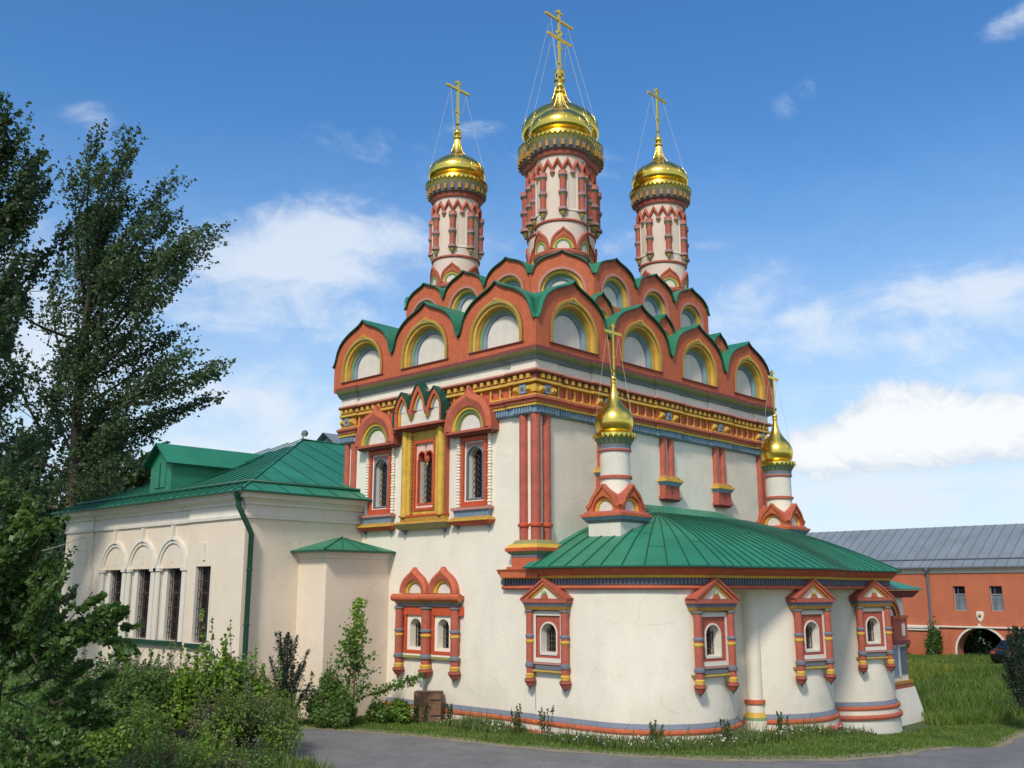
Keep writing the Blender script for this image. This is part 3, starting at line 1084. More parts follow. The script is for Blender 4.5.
# ---------------- drums with domes
def colonnette(mb, r, z0, z1, s=1.0):
    h = z1 - z0
    a = 0.075 * s; b = 0.11 * s
    prof = [(0.0, z0, 'olive'), (0.03 * s, z0 + 0.02 * h, 'olive'), (0.055 * s, z0 + 0.08 * h, 'yellow'), (0.07 * s, z0 + 0.11 * h, 'slate'), (b, z0 + 0.14 * h, 'rose'), (b, z0 + 0.19 * h, 'slate'), (a, z0 + 0.22 * h, 'brick_red'),
            (a, z0 + 0.46 * h, 'olive'), (b * 0.85, z0 + 0.49 * h, 'slate'), (b, z0 + 0.52 * h, 'rose'), (b, z0 + 0.56 * h, 'slate'), (a, z0 + 0.60 * h, 'brick_red'), (a, z0 + 0.84 * h, 'olive'), (b * 0.85, z0 + 0.87 * h, 'slate'), (b, z0 + 0.90 * h, 'rose'), (b, z0 + 0.96 * h, 'brick_red'), (b * 0.9, z1, 'brick_red')]
    mb.lathe(prof, 10, 0, -r)


ONION = [(0.83, 0.0), (0.92, 0.06), (0.985, 0.16), (1.0, 0.30), (0.985, 0.43), (0.93, 0.57), (0.83, 0.72), (0.69, 0.86), (0.53, 0.985), (0.40, 1.09), (0.30, 1.20), (0.225, 1.33), (0.175, 1.48), (0.135, 1.66), (0.105, 1.84), (0.085, 1.95)]


def make_drum(s, zb, zk, zring, zc0, zc1, zco, zct, flare=1.42):
    """s radius of shaft; zb bottom; zk kokoshnik base; zring; colonnettes zc0..zc1; cornice zco..zct"""
    drum = MB()
    q = s / 0.92
    drum.lathe([(s, zb, 'pinkcream'), (s, zco + 0.15, 'pinkcream')], 40)
    drum.lathe([(s, zk - 0.22 * q, 'rose'), (s + 0.10, zk - 0.20 * q, 'brick_red'), (s + 0.12, zk - 0.10 * q, 'brick_red'), (s + 0.08, zk - 0.04 * q, 'red'), (s, zk, 'red')], 40)
    drum.lathe([(s, zring, 'brick_red'), (s + 0.06, zring + 0.03, 'brick_red'), (s + 0.06, zring + 0.09, 'brick_red'), (s, zring + 0.12, 'brick_red')], 40)
    d = drum.build('drum', church)
    # base gables bent round the shaft
    nk = 6 if s < 1.1 else 8
    w = 2 * PI * s / nk
    hk = (zring - zk) * 0.80
    kk = None
    st = [(0.41 * w, 0.07, 'brick_red'), (0.37 * w, 0.065, 'yellow'), (0.36 * w, 0.04, 'yellow'), (0.30 * w, 0.03, 'leafgreen'), (0.22 * w, 0.01, 'white')]
    for i in range(nk):
        if kk is None:
            m = MB()
            n = 20
            inner = arch_pts(0.41 * w, 0.04, n, 0.05, 0.3, 0.0)
            crest = ogee(w, 0.02, hk, n)
            outer = [(-w / 2, 0), (-w / 2, 0.02)] + crest[1:-1] + [(w / 2, 0.02), (w / 2, 0)]
            m.ribbon([L3(u, 0.07, z) for u, z in inner], [L3(u, 0.07, z) for u, z in outer], 'red')
            m.ribbon([L3(u, 0.07, z) for u, z in crest], [L3(u, 0.0, z) for u, z in crest], 'brick_red')
            m2 = MB(); m2.ribbon([L3(u, 0.07, z) for u, z in crest], [L3(u, 0.10, z - 0.02) for u, z in crest], 'brick_red')
            m2.ribbon([L3(u, 0.10, z - 0.02) for u, z in crest], [L3(u * 0.93, 0.10, z - 0.10) for u, z in crest], 'brick_red')
            m.join(m2)
            arch_steps(m, st, 0.04, 0.0, n, 0.03)
            fill_arch(m, 0.22 * w, 0.04, 0.0, 0.01, 'white', n)
            m.bend(s)
            kk = m.build('base_gable', d, (0, 0, zk))
        else:
            kk2 = dup(kk, (0, 0, zk), 2 * PI * i / nk)
    kk.rotation_euler = (0, 0, 0)
    # colonnettes, arcade, pendants, niches
    m = MB(); colonnette(m, s + 0.06 * q, zc0, zc1, q * 1.5)
    c0 = m.build('colonnette', d)
    nc = 8 if s < 1.1 else 12
    for i in range(1, nc):
        dup(c0, (0, 0, 0), 2 * PI * i / nc)
    m = MB()
    za = zc1
    step = 2 * PI * s / nc
    ar = MB()
    for i in range(nc * 2):          # little ogee arches, two to a bay
        u0 = step / 2 * i
        cw = step / 2
        for j in range(8):
            def f(t, lo):
                x = abs(2 * t - 1)
                return za + (0.34 * q) * (1 - x ** 1.5) * 0.9 + (0.05 * q if x < 0.01 else 0) + (0 if lo else 0.10 * q)
            t0, t1 = j / 8, (j + 1) / 8
            a_, b_ = u0 + cw * t0, u0 + cw * t1
            A = [L3(a_, 0.06, f(t0, 1) - 0.02), L3(b_, 0.06, f(t1, 1) - 0.02), L3(b_, 0.11, f(t1, 1) + 0.08 * q), L3(a_, 0.11, f(t0, 1) + 0.08 * q)]
            ar.poly(A, 'red')
            ar.poly([L3(a_, 0.11, f(t0, 1) + 0.08 * q), L3(b_, 0.11, f(t1, 1) + 0.08 * q), L3(b_, 0.02, f(t1, 0) + 0.12 * q), L3(a_, 0.02, f(t0, 0) + 0.12 * q)], 'brick_red')
            ar.poly([L3(a_, 0.06, f(t0, 1) - 0.02), L3(b_, 0.06, f(t1, 1) - 0.02), L3(b_, 0.0, f(t1, 1) - 0.02), L3(a_, 0.0, f(t0, 1) - 0.02)], 'maroon')
    ar.bend(s)
    for i in range(nc):              # pendants between the columns
        p = MB()
        p.lathe([(0.0, za - 0.20 * q, 'olive'), (0.035 * q, za - 0.13 * q, 'yellow'), (0.08 * q, za - 0.08 * q, 'slate'), (0.10 * q, za - 0.03 * q, 'rose'), (0.09 * q, za + 0.02 * q, 'brick_red'), (0.06 * q, za + 0.10 * q, 'brick_red')], 10, 0, -s - 0.03)
        ar.join(p.xf(Matrix.Rotation(2 * PI * (i + 0.5) / nc, 4, 'Z')))
    ar.build('arcade', d)
    ni = MB()
    for i in range(0, nc, 2):
        b = MB()
        hw = step * 0.30
        z0, z1 = zc0 + 0.16 * (zc1 - zc0), zc1 - 0.06
        b2 = [(hw, 0.045), (hw * 0.80, 0.045), (hw * 0.72, 0.006), (hw * 0.5, 0.006)]
        for (wa, da), (wb, db) in zip(b2[:-1], b2[1:]):
            for sg in (-1, 1):
                b.poly([L3(sg * wa, da, z0), L3(sg * wb, db, z0), L3(sg * wb, db, z1), L3(sg * wa, da, z1)], 'pinkcream')
        b.poly([L3(-hw, 0.045, z0), L3(hw, 0.045, z0), L3(hw * 0.7, 0.006, z0 + 0.1), L3(-hw * 0.7, 0.006, z0 + 0.1)], 'pinkcream')
        b.bend(s)
        b.xf(Matrix.Rotation(2 * PI * (i + 0.5) / nc + 0.0, 4, 'Z')).build('niche_frame', d)
    # flaring cornice
    rt = s * flare
    hc = zct - zco
    cm = MB()
    cm.lathe([(s, zco + 0.10 * hc, 'rose'), (s + 0.09 * q, zco + 0.14 * hc, 'brick_red'), (s + 0.12 * q, zco + 0.24 * hc, 'maroon'), (s + 0.16 * q, zco + 0.34 * hc, 'olive'), (s + 0.20 * q, zco + 0.36 * hc, 'slate'), (s + 0.26 * q, zco + 0.70 * hc, 'olive'), (rt - 0.03, zco + 0.86 * hc, 'oldgold'), (rt + 0.01, zct, 'oldgold'), (s * 1.02, zct + 0.05, 'oldgold')], 48)
    nd = 26 if s < 1.1 else 34
    for i in range(nd):
        b = MB(); b.box(-0.06 * q, 0.06 * q, -(s + 0.29 * q), -(s + 0.2 * q), zco + 0.42 * hc, zco + 0.66 * hc, 'ochre')
        cm.join(b.xf(Matrix.Rotation(2 * PI * i / nd, 4, 'Z')))
    nf = 44 if s < 1.1 else 56
    for i in range(nf):              # gilded fringe
        b = MB(); w2 = 2 * PI * rt / nf / 2
        b.poly([(-w2, -rt - 0.012, zct), (w2, -rt - 0.012, zct), (0, -rt - 0.02, zco + 0.88 * hc)], 'gold')
        cm.join(b.xf(Matrix.Rotation(2 * PI * i / nf, 4, 'Z')))
    cm.build('drum_cornice', d)
    return d


def make_dome(r, z0, vs, cross_h, bar, two=False, name='dome'):
    m = MB()
    prof = [(r * a, z0 + r * vs * b) for a, b in ONION]
    # finer profile
    P = catmull([(a, b) for a, b in prof], 4)
    m.lathe_smooth([(p.x, p.y) for p in P], 'gold', 56)
    m.lathe([(r * 0.95, z0 - 0.36 * r, 'oldgold'), (r * 0.88, z0 - 0.1 * r, 'oldgold'), (r * 0.86, z0 + 0.01, 'oldgold')], 40)
    for i in range(14):          # raised seams of the gilded sheets
        aa = 2 * PI * i / 14
        m.tube([((p.x + 0.002) * math.cos(aa), (p.x + 0.002) * math.sin(aa), p.y) for p in P[::3]], 0.008, 'gold', 4, False)
    d = m.build(name, church)
    zt = z0 + r * vs * 1.95
    c = MB()
    br = 0.14 * r
    c.lathe([(0.085 * r, zt - 0.02, 'gold'), (0.15 * r, zt + 0.02, 'gold'), (0.15 * r, zt + 0.07 * r, 'gold'), (0.08 * r, zt + 0.10 * r, 'gold')], 16)
    c.sphere((0, 0, zt + 0.10 * r + br), br, 'gold', 18, 12)
    c.build('ball', d)
    zc = zt + 0.10 * r + 2 * br
    c = make_cross(zc - 0.03, cross_h, bar)
    c.build('cross', d)
    zb = zc + cross_h * 0.80
    for sx, sy in ((-1, -1), (-1, 1), (1, -1), (1, 1)):
        w = MB()
        rr_ = r * 0.985 / math.sqrt(2)
        w.tube([(sx * bar * 0.62, 0, zb), (sx * rr_, sy * rr_, z0 + 0.30 * r * vs)], 0.0075, 'wire', 4, False)
        w.build('stay_wire', d)
    return d


def make_cross(z0, h, bar):
    c = MB()
    t = 0.036 + 0.012 * h / 2.3
    c.box(-t, t, -t * 0.7, t * 0.7, z0, z0 + h, 'gold')
    zb = z0 + h * 0.82
    c.box(-bar, bar, -t * 0.7 - 0.004, t * 0.7 + 0.004, zb - t, zb + t, 'gold')
    zt = z0 + h * 0.945
    c.box(-bar * 0.24, bar * 0.24, -t * 0.7 - 0.003, t * 0.7 + 0.003, zt - t * 0.7, zt + t * 0.7, 'gold')
    zl = z0 + h * 0.36                       # small lower bar
    c.box(-bar * 0.17, bar * 0.17, -t * 0.7 - 0.003, t * 0.7 + 0.003, zl - t * 0.7, zl + t * 0.7, 'gold')
    c.lathe([(0.01, z0 + h * 0.06, 'gold'), (t * 1.9, z0 + h * 0.10, 'gold'), (0.01, z0 + h * 0.15, 'gold')], 12)
    return c


ROT = R(-46.6)      # a drum's front (-Y side) turned towards the diagonal
drA = make_drum(0.92, 14.2, 15.78, 16.78, 16.93, 18.66, 19.22, 20.10, 1.38)
dmA = make_dome(1.17, 20.32, 0.83, 2.22, 0.66)
for i, (x, y, rz) in enumerate(((3.80, 2.10, -46), (3.80, 7.68, -52), (10.05, 2.02, -40))):
    if i == 0:
        o, d = drA, dmA
    else:
        o, d = dup(drA), dup(dmA)
    o.location = (x, y, 0); o.rotation_euler = (0, 0, R(rz))
    d.location = (x, y, 0)
drC = make_drum(1.36, 14.5, 16.6, 17.9, 18.05, 20.05, 20.70, 21.90, 1.30)
drC.location = (7.12, 4.93, 0); drC.rotation_euler = (0, 0, R(-46))
dmC = make_dome(1.63, 22.35, 0.86, 2.80, 0.88)
dmC.location = (7.12, 4.93, 0)

# ---------------- upper windows
def lattice(w, z0, z1, d, m='rustiron', step=0.16, r=0.012):
    mb = MB()
    n = max(2, round(w / step))
    for i in range(n + 1):
        u = -w / 2 + w * i / n
        mb.box(u - r, u + r, -d - r, -d + r, z0, z1, m)
    k = max(2, round((z1 - z0) / step))
    for j in range(k + 1):
        z = z0 + (z1 - z0) * j / k
        mb.box(-w / 2, w / 2, -d - r * 0.8, -d + r * 0.8, z - r, z + r, m)
    return mb


def diamond(w, z0, z1, d, m='rustiron', step=0.17, r=0.012):
    """curved diamond grille that bellies out of the opening"""
    mb = MB()
    n = round((z1 - z0) / step)
    for s in (-1, 1):
        for c in (-0.5, 0.0, 0.5):
            pts = []
            for j in range(n * 2 + 1):
                z = z0 + (z1 - z0) * j / (n * 2)
                u = w * 0.25 * (math.sin(PI * j + PI / 2) * 0 + (1 if (j % 4 in (1,)) else -1 if (j % 4 == 3) else 0)) * s + c * w * 0.8
                pts.append(L3(max(-w / 2, min(w / 2, u)), d, z))
            mb.tube(pts, r, m, 4, False)
    return mb


def ring_rect(mb, w0, z00, z01, w1, z10, z11, d, m):
    """flat rectangular frame between outer (w0, z00..z01) and inner (w1, z10..z11), with its outer edges"""
    o = [(-w0 / 2, z00), (w0 / 2, z00), (w0 / 2, z01), (-w0 / 2, z01)]
    i = [(-w1 / 2, z10), (w1 / 2, z10), (w1 / 2, z11), (-w1 / 2, z11)]
    for k in range(4):
        k2 = (k + 1) % 4
        mb.poly([L3(*(o[k][0], d, o[k][1])), L3(o[k2][0], d, o[k2][1]), L3(i[k2][0], d, i[k2][1]), L3(i[k][0], d, i[k][1])], m)


def rect_reveal(mb, w, z0, z1, d0, d1, m):
    p = [(-w / 2, z0), (w / 2, z0), (w / 2, z1), (-w / 2, z1)]
    for k in range(4):
        k2 = (k + 1) % 4
        mb.poly([L3(p[k][0], d0, p[k][1]), L3(p[k2][0], d0, p[k2][1]), L3(p[k2][0], d1, p[k2][1]), L3(p[k][0], d1, p[k][1])], m)


def arch_hole_panel(mb, w, z0, z1, r, h, zb, d, m, n=20):
    """flat panel w x (z0..z1) at depth d with an arched hole"""
    inner = arch_pts(r, h, n, 0, 0.28, zb)
    outer = [(-w / 2, z0), (-w / 2, zb + h)]
    for i in range(1, n):
        a = PI - PI * i / n
        c, s = math.cos(a), math.sin(a)
        # point on the rectangle above the springing
        k = min((w / 2) / max(1e-6, abs(c)), (z1 - zb - h) / max(1e-6, s))
        outer.append((c * k, zb + h + s * k))
    outer += [(w / 2, zb + h), (w / 2, z0)]
    mb.ribbon([L3(u, d, z) for u, z in inner], [L3(u, d, z) for u, z in outer], m)
    mb.poly([L3(-w / 2, d, z0), L3(w / 2, d, z0), L3(r, d, zb), L3(-r, d, zb)], m)


def bead_post(mb, u, d, z0, z1, r, m, step=0.10):
    n = round((z1 - z0) / step)
    prof = []
    for i in range(n):
        z = z0 + (z1 - z0) * i / n; s = (z1 - z0) / n
        big = (i % 4 == 1)
        prof += [(r * 0.6, z, m), (r * (1.15 if big else 0.95), z + s * 0.3, m), (r * (1.15 if big else 0.95), z + s * 0.7, m)]
    prof.append((r * 0.6, z1, m))
    mb.lathe(prof, 10, u, -d)


def upper_window():
    f = MB()
    ring_rect(f, 1.16, 6.60, 8.84, 0.94, 6.76, 8.70, 0.08, 'orange')
    rect_reveal(f, 1.16, 6.60, 8.84, 0.0, 0.08, 'orange')
    rect_reveal(f, 0.94, 6.76, 8.70, 0.08, -0.02, 'orange')
    w = f.build('window', church)
    p = MB()
    arch_hole_panel(p, 0.94, 6.76, 8.70, 0.39, 1.36, 6.82, -0.02, 'rose')
    arch_steps(p, [(0.39, -0.02, 'lilac'), (0.39, 0.02, 'lilac'), (0.34, 0.02, 'lilac'), (0.335, -0.06, 'white'), (0.30, -0.30, 'white')], 1.36, 6.82)
    p.poly([L3(-0.39, 0.02, 6.82), L3(0.39, 0.02, 6.82), L3(0.34, 0.02, 6.87), L3(-0.34, 0.02, 6.87)], 'lilac')
    p.poly([L3(-0.335, -0.06, 6.83), L3(0.335, -0.06, 6.83), L3(0.30, -0.30, 6.85), L3(-0.30, -0.30, 6.85)], 'white')
    p.build('frame', w)
    g = MB(); fill_arch(g, 0.31, 1.36, 6.82, -0.30, 'pane'); g.build('pane', w)
    diamond(0.56, 6.85, 8.42, -0.16, 'rustiron', 0.19).build('grille', w)
    for sg in (-1, 1):
        s = MB(); bead_post(s, sg * 0.71, 0.05, 6.58, 8.88, 0.075, 'cream'); s.build('bead_post', w)
    s = MB()      # deep moulded sill
    s.box(-0.86, 0.86, -0.26, 0.0, 6.48, 6.57, 'rose')
    s.frustum(-0.76, 0.76, -0.16, 0.0, 6.27, 6.48, 'blue', -0.04, -0.04)
    s.frustum(-0.92, 0.92, -0.30, 0.0, 6.19, 6.27, 'ochre', 0.10, 0.10)
    s.box(-0.93, 0.93, -0.31, 0.0, 6.14, 6.19, 'yellow')
    s.frustum(-0.80, 0.80, -0.20, 0.0, 6.02, 6.14, 'orange', -0.12, -0.10)
    for sg in (-1, 1):
        s.frustum(sg * 0.7 - 0.03, sg * 0.7 + 0.03, -0.14, -0.06, 5.90, 6.02, 'slate', -0.02)
    s.build('sill', w)
    h = MB()      # ogee hood
    n = 24
    zb = 9.02
    inner = arch_pts(0.72, 0.05, n, 0.0, 0.3, zb)
    crest = ogee(2.16, zb + 0.10, 10.44, n, [(-1.0, 0.0), (-0.99, 0.15), (-0.94, 0.32), (-0.84, 0.48), (-0.70, 0.61), (-0.54, 0.71), (-0.36, 0.775), (-0.22, 0.81), (-0.12, 0.86), (-0.05, 0.93), (0.0, 1.02)])
    outer = [(-1.08, zb), (-1.08, zb + 0.10)] + crest[1:-1] + [(1.08, zb + 0.10), (1.08, zb)]
    h.ribbon([L3(u, 0.38, z) for u, z in outer], [L3(u, 0.0, z) for u, z in outer], 'brick_red')
    mid = [(a[0] * 0.45 + b[0] * 0.55, a[1] * 0.45 + b[1] * 0.55) for a, b in zip(inner, outer)]
    h.ribbon([L3(u, 0.39, z) for u, z in inner], [L3(u, 0.44, z) for u, z in mid], 'brick_red')
    h.ribbon([L3(u, 0.44, z) for u, z in mid], [L3(u, 0.38, z) for u, z in outer], 'red')
    arch_steps(h, [(0.72, 0.39, 'yellow'), (0.71, 0.34, 'yellow'), (0.62, 0.33, 'yellow'), (0.61, 0.28, 'leafgreen'), (0.52, 0.27, 'leafgreen'), (0.51, 0.23, 'olive'), (0.44, 0.22, 'white')], 0.05, zb, n)
    fill_arch(h, 0.45, 0.05, zb, 0.22, 'white', n)
    h.box(-1.08, 1.08, -0.40, 0.0, 8.94, 9.02, 'brick_red')
    h.frustum(-0.94, 0.94, -0.24, 0.0, 8.86, 8.94, 'maroon', -0.08, -0.08)
    h.build('hood', w)
    return w


uw = upper_window()
uw.location = (0, YW1, 0); uw.rotation_euler = (0, 0, RA)
dup(uw, (0, YW3, 0), RA)


def middle_window():
    f = MB()
    ring_rect(f, 1.30, 6.40, 9.30, 0.98, 6.62, 8.92, 0.10, 'yellow')
    ring_rect(f, 0.98, 6.62, 8.92, 0.94, 6.66, 8.88, 0.10, 'orange')
    for sg in (-1, 1):
        f.box(sg * 0.86 - 0.22, sg * 0.86 + 0.22, -0.20, 0, 6.40, 9.30, 'yellow')
        f.box(sg * 1.09 - 0.02, sg * 1.09 + 0.02, -0.17, 0, 6.40, 9.30, 'brick_red')
        f.lathe([(0.12, 6.40, 'yellow'), (0.12, 9.3, 'yellow')], 14, sg * 0.90, -0.19)
        n = 30
        for i in range(n):
            z = 6.5 + 2.7 * i / n
            f.box(sg * 0.60 - 0.03, sg * 0.60 + 0.03, -0.17, -0.08, z, z + 0.055, 'ochre')
            f.box(sg * 1.05 - 0.02, sg * 1.05 + 0.03, -0.215, -0.12, z, z + 0.055, 'ochre')
    w = f.build('window', church)
    p = MB()
    ring_rect(p, 1.06, 6.60, 8.96, 0.92, 6.68, 8.86, 0.145, 'orange')
    rect_reveal(p, 1.06, 6.60, 8.96, 0.09, 0.145, 'orange')
    rect_reveal(p, 0.92, 6.68, 8.86, 0.145, 0.06, 'orange')
    # pale pink panel with a twin-arched opening
    zs = 8.42
    for c in (-0.185, 0.185):
        q = MB()
        arch_hole_panel(q, 0.46, zs - 0.12, 8.86, 0.17, 0.12, zs - 0.12, 0.06, 'pale_pink', 14)
        arch_steps(q, [(0.185, 0.06, 'orange'), (0.185, 0.085, 'orange'), (0.145, 0.085, 'orange'), (0.14, -0.32, 'brick_red')], 0.12, zs - 0.12, 14)
        p.join(q.xf(Matrix.Translation((c * 1.0, 0, 0))))
    for sg in (-1, 1):
        p.box(sg * 0.435 - 0.027, sg * 0.435 + 0.027, -0.062, 0.0, 6.68, 8.86, 'pale_pink')
        p.box(sg * 0.375 - 0.033, sg * 0.375 + 0.033, -0.085, 0.0, 6.80, zs - 0.12, 'orange')
        p.poly([L3(sg * 0.345, 0.08, 6.8), L3(sg * 0.345, -0.32, 6.8), L3(sg * 0.345, -0.32, 8.8), L3(sg * 0.345, 0.08, 8.8)], 'white')
    p.box(-0.46, 0.46, -0.063, 0.32, 6.68, 6.78, 'pale_pink')
    p.box(-0.40, 0.40, -0.086, 0.32, 6.78, 6.84, 'orange')
    p.build('frame', w)
    g = MB(); g.poly([L3(-0.36, -0.30, 6.8), L3(0.36, -0.30, 6.8), L3(0.36, -0.30, 8.7), L3(-0.36, -0.30, 8.7)], 'pane'); g.build('pane', w)
    diamond(0.60, 6.86, 8.4, -0.14, 'rustiron', 0.19).build('grille', w)
    k = MB(); k.lathe([(0.0, zs - 0.36, 'gold'), (0.05, zs - 0.28, 'gold'), (0.045, zs - 0.22, 'ochre'), (0.09, zs - 0.18, 'brick_red'), (0.09, zs - 0.06, 'brick_red'), (0.05, zs + 0.05, 'brick_red')], 12, 0, 0.02)
    k.build('pendant', w)
    s = MB()
    s.box(-1.14, 1.14, -0.24, 0.0, 6.40, 6.46, 'orange')
    s.box(-1.10, 1.10, -0.20, 0.0, 6.24, 6.40, 'yellow')
    for i in range(22):
        u = -1.05 + 2.1 * i / 21
        s.box(u - 0.025, u + 0.025, -0.225, -0.19, 6.26, 6.38, 'ochre')
    s.frustum(-1.28, 1.28, -0.36, 0.0, 6.16, 6.24, 'ochre', 0.10, 0.10)
    s.frustum(-1.16, 1.16, -0.22, 0.0, 5.98, 6.16, 'olive', -0.13, -0.14)
    for sg in (-1, 1):
        s.frustum(sg * 0.98 - 0.04, sg * 0.98 + 0.04, -0.16, -0.06, 5.84, 5.98, 'slate', -0.02)
    s.build('sill', w)
    h = MB()      # three little steep arches under dark green sheet on a white ground
    h.box(-1.18, 1.18, -0.33, 0.0, 9.46, 9.99, 'white')
    h.box(-1.30, 1.30, -0.52, 0.0, 9.38, 9.46, 'brick_red')
    h.frustum(-1.16, 1.16, -0.26, 0.0, 9.28, 9.36, 'maroon', -0.12, -0.12)
    n = 14
    for c, wd_, z0, zt in ((-0.83, 0.76, 9.95, 10.62), (0.0, 0.86, 9.95, 10.86), (0.83, 0.76, 9.95, 10.62)):
        q = MB()
        pr = [(-1.0, 0.0), (-0.93, 0.22), (-0.78, 0.44), (-0.58, 0.63), (-0.36, 0.80), (-0.16, 0.93), (0.0, 1.02)]
        crest = ogee(wd_, z0, zt, n, pr)
        inn = ogee(wd_ * 0.66, z0, z0 + (zt - z0) * 0.70, n, pr)
        in2 = ogee(wd_ * 0.50, z0, z0 + (zt - z0) * 0.55, n, pr)
        in3 = ogee(wd_ * 0.40, z0, z0 + (zt - z0) * 0.45, n, pr)
        q.ribbon([L3(u, 0.48, z) for u, z in crest], [L3(u, 0.48, z) for u, z in inn], 'red')
        q.ribbon([L3(u, 0.48, z) for u, z in inn], [L3(u, 0.40, z) for u, z in inn], 'red')
        q.ribbon([L3(u, 0.40, z) for u, z in inn], [L3(u, 0.40, z) for u, z in in2], 'yellow')
        q.ribbon([L3(u, 0.40, z) for u, z in in2], [L3(u, 0.345, z) for u, z in in3], 'blue')
        q.poly([L3(u, 0.345, z) for u, z in in3], 'white')
        roof_sheet(q, crest, 0.53, -0.05, 'roofdark', 'roofdark', 0.035, 0.01)
        h.join(q.xf(Matrix.Translation((c, 0, 0))))
    for sg in (-1, 1):            # the outer arches run down to the shelf; a green sheet closes each side
        h.box(sg * 1.14 - 0.06, sg * 1.14 + 0.06, -0.48, -0.30, 9.46, 9.97, 'red')
        h.box(sg * 1.04 - 0.04, sg * 1.04 + 0.04, -0.40, -0.30, 9.46, 9.97, 'yellow')
        h.box(sg * 1.225 - 0.02, sg * 1.225 + 0.02, -0.53, 0.0, 9.46, 10.05, 'roofdark')
        h.lathe([(0.0, 9.62, 'olive'), (0.05, 9.70, 'yellow'), (0.09, 9.76, 'olive'), (0.12, 9.82, 'brick_red'), (0.13, 9.90, 'brick_red'), (0.13, 10.0, 'brick_red')], 12, sg * 0.42, -0.40)
    h.build('hood', w)
    return w


mw = middle_window()
mw.location = (0, YWM, 0); mw.rotation_euler = (0, 0, RA)


def small_post(mb, u, d, zt, zb, r):
    """turned post of the lower window surrounds, hanging below the sill as a pendant"""
    h = zt - zb
    P = [(r * 1.25, zt, 'slate'), (r * 1.3, zt - 0.05, 'olive'), (r * 1.0, zt - 0.09, 'brick_red'), (r, zt - 0.31 * h, 'lilac'), (r * 1.2, zt - 0.32 * h, 'lilac'), (r * 1.2, zt - 0.345 * h, 'slate'), (r * 1.02, zt - 0.355 * h, 'brick_red'), (r * 1.02, zt - 0.38 * h, 'yellow'), (r * 1.15, zt - 0.39 * h, 'yellow'), (r * 1.15, zt - 0.41 * h, 'ochre'),
         (r, zt - 0.43 * h, 'brick_red'), (r, zt - 0.66 * h, 'slate'), (r * 1.25, zt - 0.69 * h, 'slate'), (r * 1.25, zt - 0.72 * h, 'brick_red'), (r * 0.95, zt - 0.735 * h, 'brick_red'), (r * 0.95, zt - 0.80 * h, 'yellow'), (r * 1.15, zt - 0.815 * h, 'yellow'), (r * 1.05, zt - 0.86 * h, 'maroon'), (r * 1.45, zt - 0.875 * h, 'brick_red'), (r * 1.45, zt - 0.90 * h, 'maroon'),
         (r * 1.25, zt - 0.92 * h, 'brick_red'), (r * 0.75, zt - 0.965 * h, 'slate'), (r * 0.35, zt - 0.98 * h, 'slate'), (0.0, zt - h - 0.05, 'slate')]
    mb.lathe(P, 14, u, -d)


